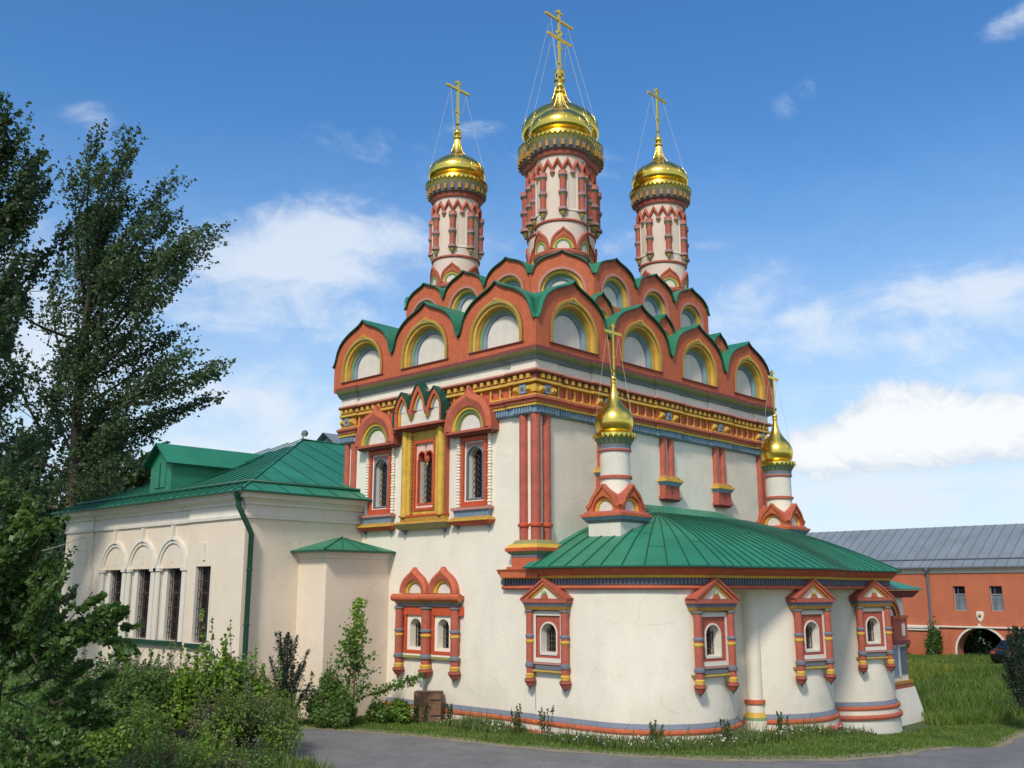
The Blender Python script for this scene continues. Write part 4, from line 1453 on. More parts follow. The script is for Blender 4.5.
def twin_window():
    f = MB()
    f.box(-1.60, 1.60, -0.10, 0.0, 3.20, 3.48, 'orange')
    w = f.build('window', church)
    p = MB()
    for c in (-0.67, 0.67):
        q = MB()
        ring_rect(q, 1.02, 1.98, 3.30, 0.80, 2.09, 3.20, 0.09, 'orange')
        rect_reveal(q, 1.02, 1.98, 3.30, 0.0, 0.09, 'orange')
        rect_reveal(q, 0.80, 2.09, 3.20, 0.09, 0.03, 'orange')
        arch_hole_panel(q, 0.80, 2.09, 3.20, 0.27, 0.66, 2.16, 0.03, 'cream')
        arch_steps(q, [(0.27, 0.03, 'cream'), (0.22, -0.30, 'cream')], 0.66, 2.16)
        q.poly([L3(-0.27, 0.03, 2.16), L3(0.27, 0.03, 2.16), L3(0.22, -0.30, 2.18), L3(-0.22, -0.30, 2.18)], 'cream')
        p.join(q.xf(Matrix.Translation((c, 0, 0))))
    p.build('frame', w)
    for c in (-0.67, 0.67):
        g = MB(); fill_arch(g, 0.23, 0.66, 2.16, -0.28, 'pane'); g.xf(Matrix.Translation((c, 0, 0))); g.build('pane', w)
        g = lattice(0.44, 2.2, 3.02, -0.20, 'iron', 0.15, 0.010); g.xf(Matrix.Translation((c, 0, 0))); g.build('grille', w)
    for u, r in ((-1.34, 0.135), (0.0, 0.165), (1.34, 0.135)):
        s = MB(); small_post(s, u, 0.16, 3.46, 1.22, r); s.build('post', w)
    s = MB()
    s.box(-1.48, 1.48, -0.12, 0, 1.84, 1.92, 'olive')
    s.box(-1.48, 1.48, -0.08, 0, 1.92, 1.98, 'cream')
    s.build('sill', w)
    h = MB()
    h.tube([L3(-1.62, 0.22, 3.76), L3(1.62, 0.22, 3.76)], 0.125, 'red', 14)
    h.box(-1.6, 1.6, -0.2, 0, 3.70, 3.82, 'red')
    h.frustum(-1.52, 1.52, -0.20, 0, 3.58, 3.66, 'olive', -0.05, -0.05)
    h.frustum(-1.44, 1.44, -0.15, 0, 3.48, 3.58, 'slate', -0.06, -0.05)
    n = 20
    for c in (-0.70, 0.70):
        q = MB()
        crest = ogee(1.36, 3.90, 4.74, n, [(-1.0, 0.0), (-0.985, 0.14), (-0.93, 0.30), (-0.82, 0.46), (-0.66, 0.60), (-0.48, 0.71), (-0.31, 0.79), (-0.18, 0.86), (-0.08, 0.94), (0.0, 1.02)])
        inner = arch_pts(0.42, 0.0, n, 0.03, 0.3, 3.90)
        ou = [crest[0], crest[0]] + crest[1:-1] + [crest[-1], crest[-1]]
        q.ribbon([L3(u, 0.16, z) for u, z in inner], [L3(u, 0.16, z) for u, z in ou], 'red')
        q.ribbon([L3(u, 0.16, z) for u, z in crest], [L3(u, 0.0, z) for u, z in crest], 'brick_red')
        mid = [(a[0] * 0.4 + b[0] * 0.6, a[1] * 0.4 + b[1] * 0.6) for a, b in zip(inner, ou)]
        q.ribbon([L3(u, 0.17, z) for u, z in inner], [L3(u, 0.22, z) for u, z in mid], 'brick_red')
        q.ribbon([L3(u, 0.22, z) for u, z in mid], [L3(u, 0.165, z) for u, z in ou], 'red')
        arch_steps(q, [(0.42, 0.16, 'yellow'), (0.41, 0.10, 'yellow'), (0.34, 0.09, 'yellow'), (0.33, 0.04, 'olive'), (0.30, 0.03, 'white')], 0.0, 3.90, n, 0.03)
        fill_arch(q, 0.31, 0.0, 3.90, 0.03, 'white', n)
        h.join(q.xf(Matrix.Translation((c, 0, 0))))
    h.build('hood', w)
    return w


tw = twin_window()
tw.location = (0, YD, 0); tw.rotation_euler = (0, 0, RA)

# ---------------- apse: three lobes, plinth, cornice, roof
LOBES = [(2.40, -2.25, 2.45, 180, 322, 0.0), (7.00, -2.85, 2.55, 205, 335, -0.08), (12.65, -2.60, 2.38, 205, 360, -0.22)]
# window angle on each lobe (degrees); the first stands on the straight flank
AW = [(0, 'flat', -0.58), (0, 260.5, None), (1, 257, None), (2, 251, None)]


def lobe_path(i, k=40):
    cx, cy, r, a0, a1, _ = LOBES[i]
    pts = [(cx + r * math.cos(R(a0 + (a1 - a0) * j / k)), cy + r * math.sin(R(a0 + (a1 - a0) * j / k))) for j in range(k + 1)]
    if i == 0:
        pts = [(-0.05, 0.02), (-0.05, -0.5), (-0.05, -1.2)] + pts
    if i == 2:
        pts = pts + [(cx + r, 0.0)]
    return pts


apse = None
for i in range(3):
    cx, cy, r, a0, a1, dz = LOBES[i]
    mb = MB()
    hs = []
    for (li, a, _) in AW:
        if li == i and a != 'flat':
            da = math.degrees(0.30 / r)
            hs.append((a - da, a + da, 2.05, 3.25))
    wall_grid(mb, lambda s, z: (cx + r * math.cos(R(s)), cy + r * math.sin(R(s)), z), [a0 + (a1 - a0) * j / 48 for j in range(49)], [-0.5, 2.0, 4.3], hs, 'cream', True)
    if i == 0:
        wall_grid(mb, lambda s, z: (-0.05, -s, z), [0, -cy], [-0.5, 4.3], [(0.20, 0.80, 2.05, 3.25)], 'cream')
    if i == 2:
        mb.poly([(cx + r, cy, -0.5), (cx + r, 0, -0.5), (cx + r, 0, 4.3), (cx + r, cy, 4.3)], 'cream')
    ap = mb.build('apse', church)
    pl = MB()
    pp = lobe_path(i)
    pl.sweep(pp, [(0.0, 0.52 + dz, 'lilac'), (0.07, 0.40 + dz, 'lilac'), (0.07, 0.38 + dz, 'red'), (0.13, 0.36 + dz, 'red'), (0.14, 0.30 + dz, 'red'), (0.12, 0.25 + dz, 'white'), (0.10, 0.24 + dz, 'cream'), (0.10, 0.10 + dz, 'brick_red'), (0.17, 0.08 + dz, 'brick_red'), (0.20, 0.02 + dz, 'brick_red'), (0.18, -0.05 + dz, 'brick_red'), (0.12, -0.07 + dz, 'stone_white'), (0.16, -1.3, 'stone_white')], smooth=False)
    pl.build('plinth', ap)
mb = MB()
mb.sweep([(0, 6.75), (0, -0.02)], [(0.0, 0.52, 'lilac'), (0.07, 0.40, 'lilac'), (0.07, 0.38, 'red'), (0.13, 0.36, 'red'), (0.14, 0.30, 'red'), (0.12, 0.25, 'white'), (0.10, 0.24, 'cream'), (0.10, 0.10, 'brick_red'), (0.17, 0.08, 'brick_red'), (0.20, 0.02, 'brick_red'), (0.18, -0.05, 'brick_red'), (0.12, -0.07, 'stone_white'), (0.14, -0.6, 'stone_white')])
mb.build('plinth', church)
# round shaft in the angle between the first two lobes
mb = MB()
mb.lathe([(0.36, -0.5, 'cream'), (0.36, 0.28, 'leafgreen'), (0.33, 0.36, 'yellow'), (0.28, 0.50, 'cream'), (0.26, 0.72, 'red'), (0.31, 0.74, 'red'), (0.31, 0.84, 'red'), (0.25, 0.86, 'cream'), (0.25, 4.1, 'cream')], 24, 4.92, -4.20)
mb.poly([(4.30, -3.72, -0.5), (4.75, -4.02, -0.5), (4.75, -4.02, 4.1), (4.30, -3.72, 4.1)], 'cream')
mb.poly([(4.20, -3.62, -0.5), (4.80, -3.70, -0.5), (4.80, -3.70, 4.1), (4.20, -3.62, 4.1)], 'cream')
mb.build('pilaster', church)


def hull_path():
    pts = [(-0.05, 0.0), (-0.05, -1.2)]
    for a in range(180, 277, 6):
        pts.append((2.40 + 2.45 * math.cos(R(a)), -2.25 + 2.45 * math.sin(R(a))))
    for a in range(255, 296, 6):
        pts.append((7.0 + 2.55 * math.cos(R(a)), -2.85 + 2.55 * math.sin(R(a))))
    pts += [(8.9, -4.95), (9.7, -4.72), (10.6, -4.74)]
    for a in range(246, 361, 6):
        pts.append((12.65 + 2.38 * math.cos(R(a)), -2.6 + 2.38 * math.sin(R(a))))
    pts.append((15.03, 0.0))
    return pts


HP = hull_path()
HPA = [(0.0, 1.28), (0.0, 0.0)] + [(x + (0.0), y) for x, y in HP[1:]]
mb = MB()
mb.sweep([(-0.002, 1.28)] + [(-0.052, -0.03)] + HP[1:], [(0.0, 4.02, 'maroon'), (0.12, 4.02, 'brick_red'), (0.15, 4.06, 'red'), (0.14, 4.11, 'brick_red'), (0.06, 4.14, 'slate'), (0.06, 4.32, 'yellow'), (0.15, 4.33, 'yellow'), (0.18, 4.40, 'ochre'), (0.20, 4.41, 'red'), (0.30, 4.50, 'red'), (0.36, 4.60, 'red'), (0.0, 4.62, 'red')])
apc = mb.build('apse_cornice', church)
mb = MB()
mb.poly([(x, y, 4.03) for x, y in HP], 'cream')
mb.build('soffit', apc)
tt = MB()
LL = [(-0.052, 1.28)] + HP[1:]
acc = 0.0
for i in range(len(LL) - 1):
    a, b = Vector(LL[i]), Vector(LL[i + 1])
    ln = (b - a).length
    t = (b - a) / ln
    while acc < ln:
        p = a + t * acc
        q = MB(); q.box(-0.028, 0.028, -0.10, -0.05, 4.155, 4.315, 'slate')
        tt.join(q.xf(Matrix.Translation((p.x, p.y, 0)) @ Matrix.Rotation(math.atan2(t.y, t.x), 4, 'Z')))
        acc += 0.115
    acc -= ln
tt.build('tooth_row', apc)

# roof of the apse
eave = offset(HP, 0.52, False)
eave[0] = (-0.57, 0.03)


def resample(pts, n):
    ls = [0]
    for i in range(1, len(pts)):
        ls.append(ls[-1] + math.dist(pts[i], pts[i - 1]))
    out = []
    for k in range(n + 1):
        t = ls[-1] * k / n
        j = 0
        while j < len(pts) - 2 and ls[j + 1] < t:
            j += 1
        f = (t - ls[j]) / max(1e-9, ls[j + 1] - ls[j])
        out.append((pts[j][0] + (pts[j + 1][0] - pts[j][0]) * f, pts[j][1] + (pts[j + 1][1] - pts[j][1]) * f))
    return out


NE = 120
EV = resample(eave, NE)
F1, F2 = (4.5, -1.25, 6.45), (10.0, -1.25, 6.45)


def apex(t):
    """point of the ridge that eave point t runs up to"""
    x, y = EV[t]
    if t < 12:                                     # straight flank: fan from the wall to the hip point
        k = t / 12
        return Vector((4.7, 0.0, 6.62)).lerp(Vector(F1), k)
    if t > NE - 12:
        k = (NE - t) / 12
        return Vector((9.8, 0.0, 6.62)).lerp(Vector(F2), k)
    k = min(1, max(0, (x - 1.6) / (12.6 - 1.6))) if y < -2 else (0 if x < 7 else 1)
    k = k * k * (3 - 2 * k)
    return Vector(F1).lerp(Vector(F2), k)


def rp(t, s):
    e = Vector((EV[t][0], EV[t][1], 4.66)); a = apex(t)
    p = e.lerp(a, s)
    p.z = 4.66 + (a.z - 4.66) * (0.80 * s + 0.42 * s * (1 - s) * 0.5 + 0.20 * s * s)
    p.z = 4.66 + (a.z - 4.66) * (s + 0.10 * math.sin(PI * s))
    return p


mb = MB()
SS = [0, 0.05, 0.12, 0.22, 0.34, 0.48, 0.62, 0.76, 0.88, 1.0]
mb.grid([[tuple(rp(t, s)) for t in range(NE + 1)] for s in SS], 'roofgreen', False)
top = [tuple(apex(t)) for t in range(0, NE + 1)]
mb.poly([(4.7, 0.0, 6.62), F1, F2, (9.8, 0.0, 6.62)], 'roofgreen')
mb.poly([(4.7, 0.0, 6.62), F1, (5.2, -0.4, 6.80), (5.2, 0.0, 6.83)], 'roofgreen')
mb.poly([F1, F2, (9.4, -0.35, 6.80), (5.2, -0.4, 6.80)], 'roofgreen')
mb.poly([(5.2, 0.0, 6.83), (5.2, -0.4, 6.80), (9.4, -0.35, 6.80), (9.4, 0, 6.83)], 'roofgreen')
mb.poly([(9.8, 0.0, 6.62), F2, (9.4, -0.35, 6.80), (9.4, 0.0, 6.83)], 'roofgreen')
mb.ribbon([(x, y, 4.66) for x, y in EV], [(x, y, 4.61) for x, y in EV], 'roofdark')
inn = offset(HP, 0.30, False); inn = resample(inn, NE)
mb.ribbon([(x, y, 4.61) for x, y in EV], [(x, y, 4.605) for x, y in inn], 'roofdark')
apr = mb.build('apse_roof', church)
mb = MB()
seam_t = list(range(2, 34, 3)) + [int(34 + k * 2.0) for k in range(0, 26)] + list(range(87, NE, 2))
for t in seam_t:
    pts = [rp(t, s) + Vector((0, 0, 0.018)) for s in SS]
    mb.tube(pts, 0.016, 'roofdark', 4, False)
for a_, b_ in zip(seam_t[:-1], seam_t[1:]):
    for k in range(1 if random.random() < 0.22 else 0):
        s_ = 0.18 + 0.6 * random.random()
        mb.tube([rp(a_, s_) + Vector((0, 0, 0.012)), rp((a_ + b_) // 2, s_) + Vector((0, 0, 0.012)), rp(b_, s_) + Vector((0, 0, 0.008))], 0.006, 'roofdark', 4, False)
mb.build('roof_seams', apr)


def apse_window():
    f = MB()
    ring_rect(f, 1.16, 1.98, 3.40, 0.92, 2.10, 3.28, 0.11, 'white')
    rect_reveal(f, 1.16, 1.98, 3.40, -0.1, 0.11, 'white')
    rect_reveal(f, 0.92, 2.10, 3.28, 0.11, 0.06, 'brick_red')
    f.box(-0.50, 0.50, -0.10, 0.1, 1.78, 1.92, 'slate')
    f.box(-0.54, 0.54, -0.13, 0.1, 1.92, 1.97, 'rose')
    w = f.build('window', church)
    p = MB()
    arch_hole_panel(p, 0.92, 2.10, 3.28, 0.33, 0.56, 2.22, 0.06, 'brick_red')
    arch_steps(p, [(0.33, 0.06, 'white'), (0.33, 0.085, 'white'), (0.285, 0.085, 'white'), (0.25, -0.26, 'white')], 0.56, 2.22)
    p.poly([L3(-0.33, 0.085, 2.18), L3(0.33, 0.085, 2.18), L3(0.285, 0.085, 2.24), L3(-0.285, 0.085, 2.24)], 'white')
    p.poly([L3(-0.285, 0.085, 2.24), L3(0.285, 0.085, 2.24), L3(0.25, -0.26, 2.27), L3(-0.25, -0.26, 2.27)], 'white')
    p.build('frame', w)
    g = MB(); fill_arch(g, 0.26, 0.56, 2.22, -0.24, 'pane'); g.build('pane', w)
    g = lattice(0.48, 2.28, 3.0, -0.15, 'rustiron', 0.14, 0.010)
    g.build('grille', w)
    for sg in (-1, 1):
        s = MB(); small_post(s, sg * 0.66, 0.14, 3.44, 1.22, 0.115); s.build('post', w)
    s = MB(); s.box(-0.74, 0.74, -0.15, 0.1, 1.70, 1.77, 'olive'); s.box(-0.74, 0.74, -0.16, 0.1, 1.72, 1.75, 'yellow'); s.build('sill', w)
    h = MB()
    h.frustum(-0.76, 0.76, -0.22, 0.1, 3.44, 3.53, 'ochre', -0.04, -0.04)
    h.frustum(-0.79, 0.79, -0.24, 0.1, 3.53, 3.64, 'slate', -0.04, -0.04)
    h.box(-0.86, 0.86, -0.30, 0.1, 3.64, 3.75, 'brick_red')
    # steep pediment
    tri = [(-0.85, 3.75), (0.0, 4.30), (0.85, 3.75)]
    t1 = [(-0.64, 3.755), (0.0, 4.165), (0.64, 3.755)]
    t2 = [(-0.51, 3.76), (0.0, 4.085), (0.51, 3.76)]
    h.ribbon([L3(u, 0.285, z) for u, z in tri], [L3(u, 0.285, z) for u, z in t1], 'red')
    h.ribbon([L3(u, 0.285, z) for u, z in t1], [L3(u, 0.24, z) for u, z in t1], 'brick_red')
    h.ribbon([L3(u, 0.24, z) for u, z in t1], [L3(u, 0.22, z) for u, z in t2], 'yellow')
    h.poly([L3(u, 0.20, z) for u, z in t2], 'white')
    h.ribbon([L3(u, 0.22, z) for u, z in t2], [L3(u, 0.20, z) for u, z in t2], 'ochre')
    ro = [(-0.90, 3.765), (0.0, 4.345), (0.90, 3.765)]
    h.ribbon([L3(u, 0.32, z) for u, z in ro], [L3(u, -0.1, z) for u, z in ro], 'brick_red')
    h.ribbon([L3(u, 0.32, z) for u, z in ro], [L3(u, 0.32, z - 0.07) for u, z in ro], 'brick_red')
    h.ribbon([L3(u, 0.32, z - 0.07) for u, z in ro], [L3(u, 0.28, z - 0.07) for u, z in ro], 'maroon')
    h.box(-0.10, 0.10, -0.30, -0.2, 3.76, 3.84, 'red')
    h.sphere(L3(0, 0.26, 3.90), 0.075, 'olive', 10, 8)
    h.build('hood', w)
    return w


aw = apse_window()
first = True
for li, a, fy in AW:
    if a == 'flat':
        loc, rz = (-0.05, fy, 0), RA
    else:
        cx, cy, r = LOBES[li][:3]
        loc, rz = (cx + (r - 0.03) * math.cos(R(a)), cy + (r - 0.03) * math.sin(R(a)), 0), R(a) + PI / 2
    o = aw if first else dup(aw)
    first = False
    o.location = loc; o.rotation_euler = (0, 0, rz)

# two gilded turrets on the apse roof
def turret():
    b = MB()
    b.box(-0.60, 0.60, -0.60, 0.60, 4.9, 5.98, 'white')
    t = b.build('turret', church)
    s = MB()
    s.frustum(-0.62, 0.62, -0.62, 0.62, 5.98, 6.06, 'slate', -0.07)
    s.frustum(-0.69, 0.69, -0.69, 0.69, 6.06, 6.16, 'blue', -0.08)
    s.box(-0.78, 0.78, -0.78, 0.78, 6.16, 6.24, 'red')
    s.frustum(-0.72, 0.72, -0.72, 0.72, 6.24, 6.32, 'brick_red', 0.06)
    s.build('base_slab', t)
    s = MB()
    s.lathe([(0.50, 6.2, 'cream'), (0.46, 7.30, 'rose'), (0.52, 7.32, 'brick_red'), (0.52, 7.40, 'brick_red'), (0.46, 7.42, 'white'), (0.46, 8.14, 'brick_red'), (0.51, 8.16, 'brick_red'), (0.51, 8.22, 'blue'), (0.50, 8.24, 'slate'), (0.50, 8.36, 'sage'), (0.58, 8.50, 'sage'), (0.62, 8.56, 'oldgold'), (0.66, 8.62, 'gold'), (0.66, 8.70, 'gold'), (0.45, 8.74, 'gold')], 32)
    for i in range(26):
        q = MB(); w2 = 2 * PI * 0.66 / 26 / 2
        q.poly([(-w2, -0.672, 8.70), (w2, -0.672, 8.70), (0, -0.69, 8.54)], 'gold')
        s.join(q.xf(Matrix.Rotation(2 * PI * i / 26, 4, 'Z')))
    s.build('shaft', t)
    n = 20
    w = 1.24
    crest = ogee(w, 0.20, 0.86, n, [(-1.0, 0.0), (-0.97, 0.06), (-0.80, 0.12), (-0.68, 0.36), (-0.56, 0.52), (-0.40, 0.66), (-0.26, 0.76), (-0.12, 0.88), (0.0, 1.02)])
    inner = arch_pts(0.38, 0.06, n, 0.02, 0.3, 0.03)
    outer = [(-w / 2, 0.03), (-w / 2, 0.22)] + crest[1:-1] + [(w / 2, 0.22), (w / 2, 0.03)]
    g = MB()
    d = 0.64
    g.ribbon([L3(u, d, z) for u, z in inner], [L3(u, d, z) for u, z in outer], 'red')
    g.ribbon([L3(u, d, z) for u, z in crest], [L3(u, 0.35, z) for u, z in crest], 'brick_red')
    cr2 = [(u * 0.9, z - 0.085) for u, z in crest]
    g.ribbon([L3(u, d + 0.05, z) for u, z in crest], [L3(u, d + 0.04, z) for u, z in cr2], 'red')
    g.ribbon([L3(u, d + 0.05, z) for u, z in crest], [L3(u, d - 0.02, z) for u, z in crest], 'red')
    g.poly([L3(-w / 2, d, 0), L3(w / 2, d, 0), L3(w / 2, d, 0.03), L3(-w / 2, d, 0.03)], 'red')
    arch_steps(g, [(0.38, d, 'orange'), (0.37, d - 0.05, 'orange'), (0.34, d - 0.05, 'yellow'), (0.33, d - 0.09, 'yellow'), (0.27, d - 0.10, 'ochre'), (0.25, d - 0.13, 'white')], 0.06, 0.03, n)
    fill_arch(g, 0.26, 0.06, 0.03, d - 0.13, 'white', n)
    k = g.build('kokoshnik', t, (0, 0, 6.28))
    for i in range(1, 4):
        dup(k, (0, 0, 6.28), PI / 2 * i)
    m = MB()
    TON = [(0.40, 0.0), (0.52, 0.06), (0.575, 0.18), (0.60, 0.33), (0.59, 0.46), (0.545, 0.60), (0.46, 0.74), (0.36, 0.86), (0.27, 0.98), (0.20, 1.10), (0.155, 1.22), (0.115, 1.38), (0.085, 1.54), (0.07, 1.62)]
    P = catmull([(a, 8.72 + b_) for a, b_ in TON], 4)
    m.lathe_smooth([(p.x, p.y) for p in P], 'gold', 40)
    m.lathe([(0.07, 10.32, 'gold'), (0.11, 10.34, 'gold'), (0.11, 10.38, 'gold'), (0.06, 10.40, 'gold')], 14)
    m.sphere((0, 0, 10.48), 0.105, 'gold', 16, 10)
    m.build('dome', t)
    make_cross(10.56, 1.72, 0.44).build('cross', t)
    for sx, sy in ((-1, -1), (-1, 1), (1, -1), (1, 1)):
        w_ = MB(); w_.tube([(sx * 0.28, 0, 11.95), (sx * 0.41, sy * 0.41, 9.1)], 0.006, 'wire', 4, False); w_.build('stay_wire', t)
    return t


tu = turret()
tu.location = (2.10, -1.40, 0)
t2 = dup(tu, (11.75, -1.70, 0))

# porch beyond the apse, seen edge on
mb = MB()
PY = -4.10
mb.box(14.4, 16.5, PY, 0.0, -0.5, 3.75, 'cream')
pc = mb.build('porch', church)
mb = MB()
mb.frustum(14.2, 17.1, PY - 0.45, 0.0, -1.2, 0.42, 'stone_white', 0.30, 0.35)
mb.box(14.32, 16.62, PY - 0.10, 0, 0.42, 0.58, 'brick_red')
mb.box(14.30, 16.66, PY - 0.12, 0, 0.58, 0.68, 'ochre')
mb.build('porch_base', pc)
mb = MB()
mb.box(14.9, 16.62, PY - 0.14, 0, 2.0, 2.14, 'maroon')
mb.box(15.3, 16.58, PY - 0.08, 0, 2.14, 2.95, 'brick_red')
mb.box(16.05, 16.30, PY - 0.10, PY - 0.07, 2.3, 2.75, 'white')
mb.box(15.2, 16.62, PY - 0.14, 0, 2.95, 3.05, 'red')
mb.box(15.2, 15.65, PY - 0.03, 0, 0.85, 1.9, 'blue')
mb.box(15.65, 15.78, PY - 0.05, 0, 0.85, 1.95, 'white')
mb.box(15.80, 16.45, PY - 0.03, 0, 0.90, 1.9, 'slate')
# half of a red arched surround against the apse
q = MB()
arch_steps(q, [(0.75, 0.0, 'brick_red'), (0.75, 0.16, 'brick_red'), (0.62, 0.18, 'red'), (0.60, 0.10, 'yellow'), (0.50, 0.10, 'maroon'), (0.48, 0.02, 'white')], 0.05, 3.05, 16)
mb.join(q.xf(Matrix.Translation((15.1, PY, -0.15))))
mb.build('porch_trim', pc)
mb = MB()
mb.frustum(14.2, 16.9, PY - 0.25, 0, 3.72, 3.98, 'maroon', -0.25, -0.2)
mb.frustum(13.8, 17.25, PY - 0.55, 0.3, 4.0, 4.05, 'roofgreen', 0.0, 0.0)
mb.frustum(13.8, 17.25, PY - 0.55, 0.3, 4.05, 4.6, 'roofgreen', 1.6, 1.6)
mb.build('porch_roof', pc)

# ================================================================== REFECTORY
ref = thing('refectory', 'long low cream brick building with green hip roof joined to the church', 'building', (-4.63, 8.3, 0))
RO = Vector((-4.63, 8.3, 0))
mb = MB()
X0, Y0, Y1 = -4.63, 8.3, 22.0
PJ = 0.09
WIN = [10.75, 13.05, 15.30, 17.55, 19.95]


def rb(m, name, parent=ref):
    m.v = [(x - RO.x, y - RO.y, z) for x, y, z in m.v]
    return m.build(name, parent)


b0, b1 = 11.85, 19.52
holes = []
for y in WIN:
    holes.append((-y - 0.50, -y + 0.50, 2.28, 4.78))
# end bays stand proud of the middle bay
wall_grid(mb, lambda s, z: (X0 - PJ, -s, z), [-b0, -Y0], [-0.5, 6.4], [h for h in holes if -h[0] < b0], 'peach')
wall_grid(mb, lambda s, z: (X0 - PJ, -s, z), [-Y1, -b1], [-0.5, 6.4], [h for h in holes if -h[1] > b1], 'peach')
mid_holes = [(-y - 0.80, -y + 0.80, 2.28, 4.75) for y in WIN[1:4]]
wall_grid(mb, lambda s, z: (X0, -s, z), [-b1, -b0], [-0.5, 6.4], mid_holes, 'peach')
for y in (b0, b1):
    mb.poly([(X0 - PJ, y, -0.5), (X0, y, -0.5), (X0, y, 6.4), (X0 - PJ, y, 6.4)], 'peach')
mb.poly([(X0 - PJ, Y0, -0.5), (0.02, Y0, -0.5), (0.02, Y0, 6.4), (X0 - PJ, Y0, 6.4)], 'peach')
mb.poly([(X0 - PJ, Y1, -0.5), (6, Y1, -0.5), (6, Y1, 6.4), (X0 - PJ, Y1, 6.4)], 'peach')
# recessed panels of the middle bay, below the springing (above it the archivolt covers)
for y in WIN[1:4]:
    q = MB()
    wall_grid(q, lambda s, z: L3(s, -0.10, z), [-0.80, 0.80], [2.28, 4.75], [(-0.50, 0.50, 2.28, 4.75)], 'stone_white')
    for sg in (-1, 1):
        q.poly([L3(sg * 0.80, 0, 2.28), L3(sg * 0.80, -0.10, 2.28), L3(sg * 0.80, -0.10, 4.75), L3(sg * 0.80, 0, 4.75)], 'stone_white')
    q.xf(Matrix.Translation((X0, y, 0)) @ Matrix.Rotation(RA, 4, 'Z'))
    mb.join(q)
rb(mb, 'wall')
mb = MB()
cp = [(X0 - PJ, Y1 + 0.05), (X0 - PJ, b1), (X0, b1), (X0, b0), (X0 - PJ, b0), (X0 - PJ, Y0), (0.0, Y0)]
mb.sweep(cp, [(0.0, 6.26, 'stone_white'), (0.07, 6.28, 'stone_white'), (0.08, 6.38, 'stone_white'), (0.03, 6.40, 'stone_white'), (0.03, 6.70, 'stone_white'), (0.10, 6.72, 'stone_white'), (0.12, 6.80, 'stone_white'), (0.20, 6.88, 'stone_white'), (0.32, 6.92, 'stone_white'), (0.34, 7.02, 'stone_white'), (0.42, 7.06, 'stone_white'), (0.42, 7.12, 'stone_white'), (0.0, 7.12, 'stone_white')])
rb(mb, 'cornice')


def ref_window(first=[None]):
    f = MB()
    rect_reveal(f, 1.0, 2.28, 4.78, 0.0, -0.34, 'stone_white')
    w = f.build('window', ref)
    g = MB()
    g.poly([L3(-0.5, -0.32, 2.28), L3(0.5, -0.32, 2.28), L3(0.5, -0.32, 4.78), L3(-0.5, -0.32, 4.78)], 'pane')
    g.build('pane', w)
    fr = MB()
    for u in (-0.47, 0.0, 0.47):
        fr.box(u - 0.035, u + 0.035, 0.26, 0.31, 2.28, 4.78, 'rustiron')
    for z in (2.31, 3.9, 4.74):
        fr.box(-0.47, 0.47, 0.265, 0.308, z - 0.03, z + 0.03, 'rustiron')
    fr.build('frame', w)
    gr = MB()
    for k in range(7):
        u = -0.45 + 0.9 * k / 6
        gr.tube([L3(u, -0.10, 2.28), L3(u, -0.10, 4.78)], 0.013, 'iron', 6, False)
    for z in (2.55, 3.4, 4.3):
        gr.box(-0.47, 0.47, 0.09, 0.11, z - 0.015, z + 0.015, 'iron')
    for z in (2.9, 3.85):
        for k in range(3):
            c = -0.3 + 0.3 * k
            pts = [L3(c + 0.11 * math.cos(t * PI / 6), -0.07, z + 0.16 * math.sin(t * PI / 6)) for t in range(13)]
            gr.tube(pts, 0.013, 'iron', 5, False)
    gr.build('grille', w)
    return w


rw = ref_window()
for i, y in enumerate(WIN):
    o = rw if i == 0 else dup(rw)
    d = PJ if i in (0, 4) else -0.10
    o.location = (X0 - d - RO.x, y - RO.y, 0); o.rotation_euler = (0, 0, RA)
ab = None
for y in WIN[1:4]:
    if ab is None:
        m = MB()
        arch_steps(m, [(1.08, 0.0, 'stone_white'), (1.08, 0.07, 'stone_white'), (0.98, 0.09, 'stone_white'), (0.97, 0.05, 'stone_white'), (0.86, 0.05, 'stone_white'), (0.85, -0.06, 'stone_white'), (0.80, -0.07, 'stone_white')], 0.02, 4.74, 28)
        fill_arch(m, 0.80, 0.02, 4.74, -0.07, 'peach', 28)
        m.box(-0.07, 0.07, -0.12, 0.05, 5.74, 6.24, 'stone_white')
        m.box(-0.06, 0.06, -0.02, 0.08, 4.95, 5.45, 'stone_white')
        for sg in (-1, 1):
            m.box(sg * 0.94 - 0.14, sg * 0.94 + 0.14, -0.06, 0.02, 2.28, 4.66, 'stone_white')
            m.box(sg * 0.98 - 0.24, sg * 0.98 + 0.24, -0.10, 0.02, 4.66, 4.77, 'stone_white')
        ab = m.build('blind_arch', ref)
        o = ab
    else:
        o = dup(ab)
    o.location = (X0 - RO.x, y - RO.y, 0); o.rotation_euler = (0, 0, RA)
mb = MB()
mb.box(X0 - PJ - 0.13, X0, 10.0, 11.5, 2.12, 2.26, 'pipegreen')
mb.box(X0 - 0.15, X0 + 0.02, 12.0, 19.4, 2.14, 2.275, 'pipegreen')
mb.box(X0 - PJ - 0.13, X0, 19.2, 20.7, 2.12, 2.26, 'pipegreen')
for y in (10.75, 19.95):
    mb.box(X0 - PJ - 0.04, X0, y - 0.08, y + 0.08, 4.98, 5.55, 'stone_white')
    mb.box(X0 - PJ - 0.03, X0, y - 0.62, y - 0.52, 2.3, 4.9, 'stone_white')
rb(mb, 'sill_band')

